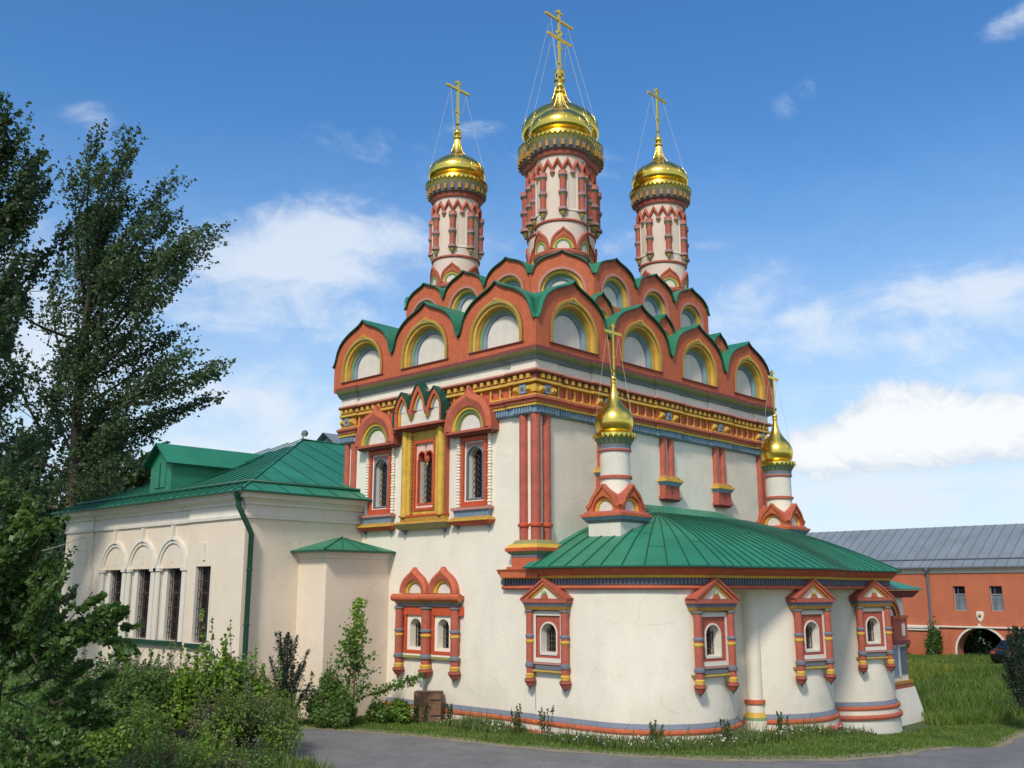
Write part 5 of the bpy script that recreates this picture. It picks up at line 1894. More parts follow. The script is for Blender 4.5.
# hip roof with a dormer
EZ = 7.13
ex, ey, ey2 = X0 - PJ - 0.52, Y0 - 0.52, Y1 + 0.6
SL = 0.436
AX = (ex + 7.0, ey + 7.0, EZ + 7.0 * SL)
mb = MB()
A = Vector((ex, ey, EZ)); B_ = Vector((ex, ey2, EZ))
apx = Vector(AX)
apx2 = Vector((ex + 7.4, ey2 - 7.3, AX[2]))
mb.poly([A, apx, apx2, B_], 'roofgreen')
mb.poly([A, (12, ey, EZ), (12, AX[1], AX[2]), apx], 'roofgreen')
mb.poly([B_, apx2, (12, AX[1] + 0.6, AX[2]), (12, ey2, EZ)], 'roofgreen')
for (p, q) in ((A, B_), (A, Vector((0.0, ey, EZ)))):
    mb.poly([p, q, q - Vector((0, 0, 0.06)), p - Vector((0, 0, 0.06))], 'roofdark')
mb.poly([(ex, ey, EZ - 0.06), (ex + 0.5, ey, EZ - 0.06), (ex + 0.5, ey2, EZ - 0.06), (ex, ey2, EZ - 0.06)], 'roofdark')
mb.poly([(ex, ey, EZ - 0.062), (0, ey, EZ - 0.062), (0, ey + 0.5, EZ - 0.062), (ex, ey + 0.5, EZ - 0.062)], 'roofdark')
roof = rb(mb, 'roof')
mb = MB()
# seams: down the long slope and the end slope, the hip and the raised strip above the eaves
y = ey + 0.55
while y < ey2 - 0.5:
    t = min(y - ey, 7.0, (ey2 - y) * 0.98)
    mb.tube([(ex + 0.0, y, EZ + 0.02), (ex + t, y, EZ + t * SL + 0.02)], 0.02, 'roofdark', 4, False)
    y += 0.56
x = ex + 0.75
while x < 3:
    t = min(x - ex, 7.0)
    mb.tube([(x, ey, EZ + 0.015), (x, ey + t, EZ + t * SL + 0.015)], 0.013, 'roofdark', 4, False)
    x += 1.0
mb.tube([A + Vector((0, 0, 0.03)), apx + Vector((0, 0, 0.03))], 0.035, 'roofgreen', 6, False)
mb.tube([apx + Vector((0, 0, 0.03)), Vector((12, AX[1], AX[2] + 0.03))], 0.035, 'roofgreen', 6, False)
k = 0.75
mb.tube([(ex + k, ey2 - k, EZ + k * SL + 0.06), (ex + k, ey + k, EZ + k * SL + 0.06), (1.0, ey + k, EZ + k * SL + 0.06)], 0.06, 'roofdark', 6, False)
rb(mb, 'roof_seams', roof)
dm = MB()
DX, dy0, dy1 = -4.3, 14.25, 15.85
zf = EZ + (DX - ex) * SL
zb_, ze, za = zf - 0.1, 8.72, 9.42
ym = (dy0 + dy1) / 2


def roofx(z):
    return ex + (z - EZ) / SL


dm.poly([(DX, dy0, zb_), (DX, dy1, zb_), (DX, dy1, ze), (DX, ym, za - 0.05), (DX, dy0, ze)], 'roofgreen')
for y in (dy0, dy1):
    dm.poly([(DX, y, zf - 0.03), (roofx(ze) + 0.05, y, ze), (DX, y, ze)], 'roofgreen')
for s_, y in ((-1, dy0 - 0.18), (1, dy1 + 0.18)):
    zq = ze - 0.12
    dm.poly([(DX - 0.3, y, zq), (roofx(zq) + 0.1, y, zq), (roofx(za) + 0.1, ym, za), (DX - 0.3, ym, za)], 'roofgreen')
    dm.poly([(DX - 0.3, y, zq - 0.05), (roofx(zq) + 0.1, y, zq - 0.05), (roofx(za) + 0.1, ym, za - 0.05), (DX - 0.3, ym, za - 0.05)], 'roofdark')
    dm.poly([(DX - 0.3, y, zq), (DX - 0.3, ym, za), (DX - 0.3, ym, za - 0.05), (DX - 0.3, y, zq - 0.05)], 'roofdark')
dm.box(DX - 0.04, DX, ym - 0.42, ym + 0.42, zb_ + 0.3, ze - 0.05, 'roofgreen')
dm.box(DX - 0.06, DX - 0.03, ym - 0.03, ym + 0.03, zb_ + 0.3, ze - 0.05, 'roofdark')
rb(dm, 'dormer')
mb = MB()
mb.lathe([(0.17, 7.12, 'pipegreen'), (0.17, 6.98, 'pipegreen'), (0.09, 6.80, 'pipegreen')], 14, -5.02, 8.30)
mb.tube([(-5.02, 8.30, 6.85), (-5.02, 8.30, 6.65), (-4.72, 8.10, 5.95), (-4.60, 8.12, 5.75), (-4.60, 8.12, 0.2)], 0.085, 'pipegreen', 12)
for z in (1.2, 2.9, 4.6):
    mb.lathe([(0.085, z, 'pipegreen'), (0.105, z + 0.01, 'pipegreen'), (0.105, z + 0.06, 'pipegreen'), (0.085, z + 0.07, 'pipegreen')], 12, -4.60, 8.12)
rb(mb, 'drainpipe')
mb = MB()
mb.tube([(ex, 21.6, 7.0), (ex - 0.1, 22.2, 6.6), (X0 - 0.2, 22.15, 6.0), (X0 - 0.2, 22.15, 0.2)], 0.08, 'pipegreen', 10)
rb(mb, 'drainpipe')
# low block in the angle with the church
mb = MB()
mb.poly([(-2.63, 6.75, -0.5), (0.02, 6.75, -0.5), (0.02, 6.75, 5.25), (-2.63, 6.75, 5.25)], 'peach')
mb.poly([(-2.63, 8.3, -0.5), (-2.63, 6.75, -0.5), (-2.63, 6.75, 5.25), (-2.63, 8.3, 5.25)], 'peach')
mb.sweep([(-2.63, 8.3), (-2.63, 6.75), (0.0, 6.75)], [(0.0, 5.0, 'stone_white'), (0.06, 5.02, 'stone_white'), (0.07, 5.10, 'stone_white'), (0.14, 5.16, 'stone_white'), (0.18, 5.26, 'stone_white'), (0.0, 5.27, 'stone_white')])
an = rb(mb, 'annex')
mb = MB()
e0 = (-2.98, 6.42)
pk = Vector((-1.1, 8.0, 5.78))
q = [Vector((-2.98, 8.3, 5.28)), Vector((-2.98, 6.42, 5.28)), Vector((0.0, 6.42, 5.28)), Vector((0.0, 8.3, 5.5))]
mb.poly([q[0], q[1], pk, Vector((-1.1, 8.3, 5.78))], 'roofgreen')
mb.poly([q[1], q[2], pk], 'roofgreen')
mb.poly([q[2], q[3], Vector((-1.1, 8.3, 5.78)), pk], 'roofgreen')
for a, b in ((q[0], q[1]), (q[1], q[2])):
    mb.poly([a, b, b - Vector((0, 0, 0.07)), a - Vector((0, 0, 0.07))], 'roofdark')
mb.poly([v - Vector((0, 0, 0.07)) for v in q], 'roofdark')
for t in (0.25, 0.5, 0.75):
    p_ = q[1].lerp(q[2], t)
    mb.tube([p_ + Vector((0, 0, 0.01)), p_.lerp(pk, 0.92) + Vector((0, 0, 0.012))], 0.012, 'roofdark', 4, False)
mb.tube([q[1] + Vector((0, 0, 0.02)), pk + Vector((0, 0, 0.02))], 0.03, 'roofgreen', 5, False)
rb(mb, 'annex_roof')
# grey gable showing behind the ridge
mb = MB()
kx, ky, kz = 5.0, 17.5, 9.6
mb.poly([(kx, ky + 2.2, kz), (kx, ky - 2.2, kz), (kx, ky, kz + 1.45)], 'greyroof')
mb.poly([(kx - 0.3, ky - 2.5, kz - 0.1), (kx + 6, ky - 2.5, kz - 0.1), (kx + 6, ky, kz + 1.55), (kx - 0.3, ky, kz + 1.55)], 'greyroof')
mb.poly([(kx - 0.3, ky + 2.5, kz - 0.1), (kx + 6, ky + 2.5, kz - 0.1), (kx + 6, ky, kz + 1.55), (kx - 0.3, ky, kz + 1.55)], 'greyroof')
rb(mb, 'rear_gable')

# ================================================================== RED RANGE AT RIGHT
GX = 40.0
rng = thing('range_building', 'long orange red building with grey metal roof and white arched gateway', 'building', (GX, 1.0, 0))
RG = Vector((GX, 1.0, 0))


def gb(m, name, parent=rng):
    m.v = [(x - RG.x, y - RG.y, z) for x, y, z in m.v]
    return m.build(name, parent)


GL, GR = 34.0, -30.0
AY, AR, ASP = 1.0, 1.40, 0.42       # arch centre, radius, springing
GW = [2.0, -0.08, -2.9, -5.6, 7.5, 10.0]
mb = MB()
hs = [(-y - 0.35, -y + 0.35, 2.80, 4.23) for y in GW] + [(-AY - 1.6, -AY + 1.6, -0.6, 1.80 + 0.2)]
wall_grid(mb, lambda s, z: (GX, -s, z), [-GL, -GR], [-0.6, 1.6, 5.2], hs, 'wallorange')
q = MB()
inner = arch_pts(AR, ASP + 0.6, 24, 0, 0.28, -0.6)
outer = [(-1.6, -0.6), (-1.6, ASP)]
for i in range(1, 24):
    a = PI - PI * i / 24
    k = min(1.6 / max(1e-6, abs(math.cos(a))), (2.0 - ASP) / max(1e-6, math.sin(a)))
    outer.append((math.cos(a) * k, ASP + math.sin(a) * k))
outer += [(1.6, ASP), (1.6, -0.6)]
q.ribbon([L3(u, 0, z) for u, z in inner], [L3(u, 0, z) for u, z in outer], 'wallorange')
q.ribbon([L3(u, 0, z) for u, z in inner], [L3(u, -1.0, z) for u, z in inner], 'wallorange')
mb.join(q.xf(Matrix.Translation((GX, AY, 0)) @ Matrix.Rotation(RA, 4, 'Z')))
mb.box(GX - 0.08, GX, AY + 1.75, AY + 2.3, -0.6, 1.58, 'wallorange')
mb.box(GX - 0.08, GX, AY - 2.3, AY - 1.75, -0.6, 1.58, 'wallorange')
mb.poly([(GX + 3.5, GL, -0.6), (GX + 3.5, AY + 4.2, -0.6), (GX + 3.5, AY + 4.2, 5.2), (GX + 3.5, GL, 5.2)], 'wallorange')
mb.poly([(GX + 3.5, AY - 2.0, -0.6), (GX + 3.5, GR, -0.6), (GX + 3.5, GR, 5.2), (GX + 3.5, AY - 2.0, 5.2)], 'wallorange')
mb.poly([(GX + 3.5, AY + 4.2, 2.2), (GX + 3.5, AY - 2.0, 2.2), (GX + 3.5, AY - 2.0, 5.2), (GX + 3.5, AY + 4.2, 5.2)], 'wallorange')
mb.poly([(GX, GL, -0.6), (GX + 3.5, GL, -0.6), (GX + 3.5, GL, 5.2), (GX, GL, 5.2)], 'wallorange')
mb.poly([(GX, GR, -0.6), (GX + 3.5, GR, -0.6), (GX + 3.5, GR, 5.2), (GX, GR, 5.2)], 'wallorange')
gb(mb, 'wall')
mb = MB()
arch_steps(mb, [(AR + 0.11, 0.0, 'white'), (AR + 0.11, 0.06, 'white'), (AR, 0.06, 'white'), (AR, 0.0, 'white')], ASP + 0.6, -0.6, 28)
mb.box(-0.07, 0.07, -0.09, 0.0, ASP + AR + 0.05, ASP + AR + 0.24, 'white')
mb.xf(Matrix.Translation((GX, AY, 0)) @ Matrix.Rotation(RA, 4, 'Z'))
gb(mb, 'gateway_trim')
mb = MB()
mb.sweep([(GX, GL), (GX, AY + 2.3)], [(0, 1.58, 'white'), (0.10, 1.60, 'white'), (0.10, 1.72, 'white'), (0.16, 1.74, 'white'), (0.16, 1.86, 'white'), (0, 1.90, 'white')])
mb.sweep([(GX, AY + 2.3), (GX, AY - 2.3)], [(0, 1.80, 'white'), (0.12, 1.82, 'white'), (0.12, 1.88, 'white'), (0, 1.90, 'white')])
mb.sweep([(GX, AY - 2.3), (GX, GR)], [(0, 1.58, 'white'), (0.10, 1.60, 'white'), (0.10, 1.72, 'white'), (0.16, 1.74, 'white'), (0.16, 1.86, 'white'), (0, 1.90, 'white')])
gb(mb, 'string_course')
mb = MB()
mb.sweep([(GX, GL), (GX, GR)], [(0, 4.98, 'stone_white'), (0.06, 5.0, 'stone_white'), (0.08, 5.16, 'stone_white'), (0.2, 5.24, 'stone_white'), (0.24, 5.34, 'stone_white'), (0.0, 5.36, 'stone_white')])
gb(mb, 'cornice')
mb = MB()
rx, rz = GX + 4.6, 8.05
mb.poly([(GX - 0.35, GL + 0.3, 5.37), (GX - 0.35, GR - 0.3, 5.37), (rx, GR - 0.3, rz), (rx, GL + 0.3, rz)], 'greyroof')
mb.poly([(rx, GL + 0.3, rz), (rx, GR - 0.3, rz), (GX + 9.5, GR - 0.3, 5.37), (GX + 9.5, GL + 0.3, 5.37)], 'greyroof')
mb.poly([(GX - 0.35, GL + 0.3, 5.37), (GX - 0.35, GR - 0.3, 5.37), (GX - 0.35, GR - 0.3, 5.30), (GX - 0.35, GL + 0.3, 5.30)], 'slate')
gr_roof = gb(mb, 'roof')
mb = MB()
y = GR
while y < GL:
    mb.tube([(GX - 0.35, y, 5.39), (rx, y, rz + 0.02)], 0.022, 'slate', 4, False)
    y += 0.62
mb.tube([(GX + 0.4, GL, 5.39 + 0.75 / 4.95 * 2.68 + 0.05), (GX + 0.4, GR, 5.39 + 0.75 / 4.95 * 2.68 + 0.05)], 0.035, 'slate', 5, False)
gb(mb, 'roof_seams', gr_roof)
gw = None
for y in GW:
    if gw is None:
        m = MB()
        rect_reveal(m, 0.70, 2.80, 4.23, 0.0, -0.22, 'wallorange')
        gw = m.build('window', rng)
        m = MB(); m.poly([L3(-0.35, -0.20, 2.8), L3(0.35, -0.20, 2.8), L3(0.35, -0.20, 4.23), L3(-0.35, -0.20, 4.23)], 'paleglass'); m.build('pane', gw)
        m = MB()
        for u in (-0.33, 0.33):
            m.box(u - 0.025, u + 0.025, 0.15, 0.19, 2.8, 4.23, 'greymetal')
        m.box(-0.12, -0.08, 0.15, 0.19, 2.8, 4.23, 'slate')
        for z in (2.82, 3.75, 4.21):
            m.box(-0.33, 0.33, 0.15, 0.19, z - 0.025, z + 0.025, 'greymetal')
        m.box(-0.33, 0.33, 0.16, 0.185, 3.78, 4.2, 'pane')
        m.build('frame', gw)
        o = gw
    else:
        o = dup(gw)
    o.location = (0, y - RG.y, 0); o.rotation_euler = (0, 0, RA)
mb = MB()
mb.tube([(GX - 0.25, 3.75, 5.3), (GX - 0.12, 3.75, 5.0), (GX - 0.12, 3.75, -0.4)], 0.085, 'slate', 10)
mb.lathe([(0.16, 5.34, 'slate'), (0.15, 5.2, 'slate'), (0.08, 5.05, 'slate')], 12, GX - 0.22, 3.75)
gb(mb, 'drainpipe')
mb = MB()          # small pale cartouche over the gateway
pts = [(-0.17, 2.62), (0.17, 2.62), (0.19, 2.40), (0.12, 2.20), (0.0, 2.05), (-0.12, 2.20), (-0.19, 2.40)]
mb.poly([L3(u, 0.07, z) for u, z in pts], 'stone_white')
mb.ribbon([L3(u, 0.07, z) for u, z in pts], [L3(u * 1.15, 0.0, 2.36 + (z - 2.36) * 1.15) for u, z in pts], 'stone_white', closed=True)
mb.sphere(L3(0, 0.07, 2.43), 0.10, 'ochre', 10, 8)
mb.xf(Matrix.Translation((GX, 0.92, 0.1)) @ Matrix.Rotation(RA, 4, 'Z'))
gb(mb, 'cartouche')

# ================================================================== SMALL THINGS
# spotlight on the apex of the hip roof
t = thing('spotlight', 'small round grey spotlight on the apex of the green hip roof', 'lamp', (AX[0], AX[1], AX[2] + 0.03))
m = MB(); m.tube([(0, 0, 0), (0, 0, 0.18)], 0.03, 'greymetal', 6); m.box(-0.12, 0.12, -0.1, 0.1, 0.0, 0.03, 'greymetal'); m.build('bracket', t)
m = MB(); m.sphere((0.05, -0.05, 0.26), 0.14, 'slate', 16, 10); m.build('lamp_head', t)
m = MB(); m.lathe([(0.0, 0.0, 'greymetal'), (0.14, 0.02, 'greymetal'), (0.15, -0.05, 'greymetal')], 14)
m.xf(Matrix.Scale(0.7, 4) @ Matrix.Translation((-0.10, -0.18, 0.28)) @ Matrix.Rotation(R(115), 4, Vector((0.7, -0.7, 0)).normalized())); m.build('lens', t)
# lamp under the twin window
t = thing('wall_lamp', 'small grey conical lamp on the white wall under the twin window', 'lamp', (-0.02, 4.73, 1.12))
m = MB(); m.tube([(0, 0, 0.16), (-0.16, 0, 0.16), (-0.18, 0, 0.10)], 0.014, 'greymetal', 6); m.build('arm', t)
m = MB(); m.lathe([(0.05, 0.12, 'greymetal'), (0.12, 0.06, 'greymetal'), (0.11, 0.02, 'greymetal'), (0.07, -0.16, 'greymetal'), (0.0, -0.17, 'greymetal')], 14, -0.18, 0); m.build('lamp_shade', t)
# brown wooden box
t = thing('wooden_box', 'brown two panel wooden box standing by the church wall', 'box', (-0.55, 4.03, 0), R(-52))
m = MB()
m.box(-0.42, -0.005, -0.25, 0.25, 0.05, 0.90, 'wood'); m.box(0.005, 0.42, -0.25, 0.25, 0.05, 0.88, 'wood')
m.build('body', t)
m = MB(); m.box(-0.425, 0.425, -0.255, 0.255, 0.90, 0.915, 'twig'); m.build('lid', t)
m = MB()
m.box(0.10, 0.42, -0.262, -0.25, 0.66, 0.70, 'iron'); m.box(0.10, 0.42, -0.262, -0.25, 0.20, 0.24, 'iron'); m.box(0.08, 0.12, -0.275, -0.25, 0.42, 0.50, 'iron')
m.build('iron_straps', t)
for x in (-0.36, 0.36):
    m = MB(); m.box(x - 0.05, x + 0.05, -0.22, 0.22, 0.0, 0.05, 'wood'); m.build('leg', t)
# thin grey cable down the wall at the left apse window
m = MB()
m.tube([(-0.075, -0.02 + 0.005 * math.sin(k), 4.0 - 0.37 * k) for k in range(10)], 0.008, 'greymetal', 4, False)
m.box(-0.11, -0.05, -0.06, 0.03, 3.72, 3.80, 'greymetal')
tag(m.build('wall_cable'), 'thin grey cable with a junction box down the white wall beside the flank apse window', 'cable')
# low pale railing by the annex
t = thing('railing', 'low pale metal handrail half hidden in bushes by the annex', 'railing', (-3.9, 6.9, 0), R(-22))
m = MB(); m.tube([(0, 0, 0.95), (1.1, 0, 0.95)], 0.03, 'greymetal', 8); m.build('rail', t)
for x in (0.05, 1.05):
    m = MB(); m.tube([(x, 0, 0), (x, 0, 0.95)], 0.025, 'greymetal', 8); m.build('post', t)
m = MB(); m.box(-0.55, 0.15, -0.4, 0.3, 0.0, 0.14, 'stone_white')
tag(m.build('stone_step', None, (-4.6, 7.3, 0)), 'low pale stone step by the dark conifer at the annex', 'step')
# overhead cable
a, b = Vector((-4.66, 20.4, 6.1)), Vector((-15.5, 5.5, 5.0))
m = MB()
m.tube([tuple(a.lerp(b, k / 14) - Vector((0, 0, 0.5 * math.sin(PI * k / 14)))) for k in range(15)], 0.014, 'wire', 5, False)
tag(m.build('overhead_cable'), 'thin pale cable strung from the long cream wall towards the left', 'cable')

# dark car by the gateway, mostly behind a bush
def make_car(loc, rz):
    t = thing('parked_car', 'dark hatchback parked by the gateway half hidden behind a bush', 'car', loc, rz)
    m = MB()
    prof = [(-2.05, 0.45), (-2.08, 0.75), (-1.95, 0.92), (-1.75, 1.0), (-1.45, 1.40), (-0.9, 1.50), (0.1, 1.48), (0.5, 1.38), (1.05, 1.0), (1.75, 0.88), (2.02, 0.72), (2.08, 0.42), (1.9, 0.25), (-1.9, 0.25)]
    for i in range(len(prof)):
        (x0, z0), (x1, z1) = prof[i], prof[(i + 1) % len(prof)]

        def hw(z):
            return 0.84 if z < 0.95 else 0.84 - 0.22 * (z - 0.95) / 0.55
        m.poly([(x0, -hw(z0), z0), (x1, -hw(z1), z1), (x1, hw(z1), z1), (x0, hw(z0), z0)], 'carpaint', True)
    for s in (-1, 1):
        lower = [(x, s * 0.84, z) for x, z in prof if z <= 0.95] 
        m.poly([(x, s * (0.84 if z < 0.95 else 0.84 - 0.22 * (z - 0.95) / 0.55), z) for x, z in prof], 'carpaint')
    m.build('body', t)
    for s in (-1, 1):
        m = MB(); m.poly([(-1.35, s * 0.79, 1.02), (0.85, s * 0.79, 1.02), (0.4, s * 0.675, 1.34), (-0.9, s * 0.655, 1.42), (-1.2, s * 0.68, 1.34)], 'pane'); m.build('side_window', t)
    m = MB(); m.poly([(-1.80, -0.68, 1.02), (-1.80, 0.68, 1.02), (-1.50, 0.62, 1.38), (-1.50, -0.62, 1.38)], 'pane'); m.build('rear_window', t)
    for x in (-1.28, 1.28):
        for s in (-1, 1):
            m = MB()
            m.lathe([(0.31, -0.10, 'tyre'), (0.32, -0.08, 'tyre'), (0.32, 0.08, 'tyre'), (0.31, 0.10, 'tyre'), (0.20, 0.10, 'tyre')], 24)
            w = m.build('wheel', t, (x, s * 0.78, 0.32)); w.rotation_euler = (s * -PI / 2, 0, 0)
            m = MB()
            m.lathe([(0.20, 0.095, 'greymetal'), (0.19, 0.11, 'greymetal'), (0.06, 0.08, 'greymetal'), (0.0, 0.10, 'greymetal')], 20); m.build('rim', w)
    for s in (-1, 1):
        m = MB(); m.box(-2.09, -2.02, s * 0.62 - 0.14, s * 0.62 + 0.14, 0.72, 0.86, 'orange'); m.build('tail_light', t)
    return t


make_car((35.4, -3.2, 0.0), R(-35))

# ================================================================== VEGETATION
def leaf_mesh(name, pts, nrm, size, asp, mats, midx=None, fold=0.25):
    """one diamond leaf (two triangles folded at the midrib) per point"""
    n = len(pts)
    nrm = nrm / np.linalg.norm(nrm, axis=1, keepdims=True)
    a = RNG.normal(size=(n, 3))
    t = a - (a * nrm).sum(1, keepdims=True) * nrm
    t /= np.linalg.norm(t, axis=1, keepdims=True)
    b = np.cross(nrm, t)
    s = size[:, None] if isinstance(size, np.ndarray) else size
    v = np.empty((n, 4, 3))
    v[:, 0] = pts - t * s * 0.5
    v[:, 1] = pts + b * s * 0.5 * asp + nrm * s * fold * 0.4 - t * s * 0.05
    v[:, 2] = pts + t * s * 0.5
    v[:, 3] = pts - b * s * 0.5 * asp + nrm * s * fold * 0.4 - t * s * 0.05
    base = np.arange(n) * 4
    f = np.empty((n, 2, 3), dtype=np.int32)
    f[:, 0] = np.stack([base, base + 1, base + 2], 1)
    f[:, 1] = np.stack([base, base + 2, base + 3], 1)
    return raw_mesh(name, v.reshape(-1, 3), f.reshape(-1, 3), mats, None if midx is None else np.repeat(midx, 2))


def raw_mesh(name, v, tris, mats, midx=None):
    me = bpy.data.meshes.new(name)
    me.vertices.add(len(v)); me.vertices.foreach_set('co', v.astype(np.float32).ravel())
    k = tris.shape[1]
    me.loops.add(len(tris) * k); me.loops.foreach_set('vertex_index', tris.astype(np.int32).ravel())
    me.polygons.add(len(tris))
    me.polygons.foreach_set('loop_start', np.arange(0, len(tris) * k, k, dtype=np.int32))
    me.polygons.foreach_set('loop_total', np.full(len(tris), k, dtype=np.int32))
    for m in mats:
        me.materials.append(MATS[m])
    if midx is not None:
        me.polygons.foreach_set('material_index', midx.astype(np.int32))
    me.update(calc_edges=True)
    return me


def link(name, me, parent=None, loc=(0, 0, 0)):
    o = bpy.data.objects.new(name, me); C.objects.link(o); o.location = loc
    if parent:
        o.parent = parent
    return o


def in_ellipsoid(n, c, rad, shell=0.5):
    d = RNG.normal(size=(n, 3)); d /= np.linalg.norm(d, axis=1, keepdims=True)
    r = RNG.random(n) ** (1 / 3.0)
    r = r * (1 - shell) + shell * (0.75 + 0.3 * RNG.random(n)) * (r > 0.2)
    return np.array(c) + d * r[:, None] * np.array(rad), d


def plume_tree(name, label, base, trunk, plumes, mat, leaf, dens, depth_var, group=None, spray=0.8, trunk_r=0.35, limb=0.10):
    """trunk: world points; plumes: (p0, p1, r): leafy limbs; leaves gather in many small sprays along each limb"""
    t = thing(name, label, 'tree', base, 0, group)
    B = Vector(base)
    m = MB()
    tr = [Vector(p) - B for p in trunk]
    m.tube(tr, [trunk_r * (1 - 0.75 * i / (len(tr) - 1)) for i in range(len(tr))], 'bark', 10)
    m.build('trunk', t)
    lm = MB()
    P = []; Nn = []; Sz = []
    for (p0, p1, r) in plumes:
        p0, p1 = Vector(p0) - B, Vector(p1) - B
        dv = Vector((math.cos(AZ), math.sin(AZ), 0)) * random.uniform(-depth_var, depth_var)
        p1 = p0.lerp(p1, 0.97) + dv
        mid = p0.lerp(p1, 0.5) + Vector((random.uniform(-0.4, 0.4), random.uniform(-0.4, 0.4), random.uniform(-0.5, 0.2)))
        path = catmull([p0, mid, p1], 6)
        L_ = (p1 - p0).length
        lm.tube(path, [max(0.010, limb * (1 - 0.85 * i / (len(path) - 1))) for i in range(len(path))], 'bark', 6, False)
        ns = int(max(9, L_ * 7.0 * (r / 1.0) ** 1.1 * dens))
        for k in range(ns):
            f = 0.12 + 0.92 * (RNG.random() ** 0.75)
            c = path[min(len(path) - 1, int(f * (len(path) - 1)))]
            rr_ = 1.1 * r * (1.0 - 0.62 * max(0, f - 0.2) ** 1.2)
            o = RNG.normal(size=3); o /= np.linalg.norm(o); o *= rr_ * (0.25 + 0.85 * RNG.random())
            c2 = Vector((c.x + o[0], c.y + o[1], c.z + o[2] * 0.8))
            dr = ((p1 - p0).normalized() * 0.75 + Vector((0.38, -0.38, 0.42)) + Vector(RNG.normal(size=3)) * 0.15).normalized()
            ln = spray * (0.5 + 0.8 * RNG.random())
            # one spray: a bent twig with leaves along it
            nl = int(26 * (0.6 + 0.8 * RNG.random()))
            tt_ = RNG.random(nl)
            q = np.array(c2)[None] + np.array(dr)[None] * (tt_ * ln)[:, None] + RNG.normal(size=(nl, 3)) * (0.11 * spray * (1.15 - 0.8 * tt_))[:, None]
            P.append(q); Sz.append(leaf * (0.7 + 0.6 * RNG.random(nl)))
            nn = RNG.normal(size=(nl, 3)) + np.array([-0.2, -0.2, 0.7]); Nn.append(nn)
            if k % 3 == 0:
                lm.tube([c, c2, c2 + dr * ln * 0.8], [0.022, 0.014, 0.006], 'bark', 4, False)
    lm.build('branches', t)
    P = np.concatenate(P); Nn = np.concatenate(Nn); Sz = np.concatenate(Sz)
    link('crown', leaf_mesh('crown', P, Nn, Sz, 0.8, [mat]), t)
    return t, len(P)


def pl(lst, depth, jig=2.5):
    return [(at(x0, y0, depth), at(x1, y1, depth + 0), r) for x0, y0, x1, y1, r in lst]


TD = 46.0
T1 = [(85, 330, 62, 195, 0.9), (88, 300, 88, 168, 0.8), (92, 290, 103, 150, 0.8), (98, 270, 128, 138, 0.9), (102, 270, 152, 172, 1.0), (110, 290, 150, 205, 1.1),
      (105, 320, 192, 216, 1.0), (115, 320, 196, 240, 0.9), (110, 335, 197, 262, 0.8), (100, 350, 168, 285, 0.7), (95, 300, 120, 210, 1.0), (90, 330, 110, 250, 1.1), (90, 350, 130, 290, 1.1),
      (92, 400, 158, 325, 0.55), (90, 420, 172, 352, 0.75), (110, 405, 198, 366, 0.9), (120, 405, 222, 386, 0.8), (95, 420, 182, 394, 0.8), (150, 392, 216, 380, 0.8),
      (85, 450, 140, 412, 0.9), (80, 470, 128, 440, 1.0), (80, 490, 142, 468, 1.1), (70, 490, 112, 500, 1.4), (60, 430, 20, 385, 1.0), (60, 470, 12, 440, 1.1), (60, 510, 12, 500, 1.4),
      (70, 530, 95, 545, 1.4), (70, 380, 36, 262, 0.8), (75, 340, 30, 310, 0.8), (80, 380, 108, 335, 1.0), (75, 400, 60, 330, 0.9), (75, 430, 100, 380, 1.1), (75, 470, 70, 400, 1.2), (75, 520, 40, 470, 1.4), (78, 280, 48, 215, 0.7),
      (80, 350, 85, 255, 1.3), (78, 420, 92, 335, 1.3), (85, 300, 95, 205, 1.1), (75, 480, 98, 420, 1.4), (95, 330, 152, 250, 1.1), (100, 370, 172, 312, 0.9), (60, 400, 42, 330, 1.1), (55, 450, 24, 350, 1.1), (95, 450, 160, 410, 0.9), (88, 360, 68, 262, 1.0), (90, 380, 140, 330, 1.0), (85, 430, 115, 395, 1.1), (105, 300, 170, 235, 1.0), (70, 450, 50, 400, 1.2), (80, 500, 110, 460, 1.2)]
tb = at(74, 560, TD); tb.z = 0
plume_tree('poplar_tree', 'tall wind swept poplar with spreading dark crown behind the long cream building', tb,
           [tb, at(74, 520, TD), at(76, 430, TD), at(82, 350, TD), at(92, 280, TD), at(102, 215, TD)], pl(T1, TD), 'poplar', 0.17, 1.25, 3.2, 'trees at left', 1.35, 0.33, 0.085)
T2D = 36.0
T2 = [(-20, 320, 4, 118, 1.0), (-22, 300, -8, 110, 1.0), (-15, 270, 34, 152, 0.7), (-12, 260, 36, 176, 0.7), (-15, 330, 36, 222, 0.8), (-20, 380, 26, 275, 0.9), (-20, 420, 22, 330, 0.9), (-20, 450, 20, 385, 1.1), (-20, 500, 20, 435, 1.2),
      (-30, 300, -45, 150, 1.5), (-30, 400, -60, 300, 1.6), (-20, 250, 8, 190, 0.9), (-20, 480, 22, 480, 1.2), (-20, 520, 20, 520, 1.3), (-18, 360, 6, 290, 1.1), (-18, 240, 2, 150, 0.9)]
tb2 = at(-14, 560, T2D); tb2.z = 0
plume_tree('poplar_tree', 'dark dense poplar cut off by the left edge, nearer than the wind swept one', tb2,
           [tb2, at(-14, 500, T2D), at(-12, 380, T2D), at(-8, 260, T2D), at(-2, 170, T2D)], pl(T2, T2D), 'darkleaf', 0.155, 1.9, 2.0, 'trees at left', 1.0, 0.33, 0.08)
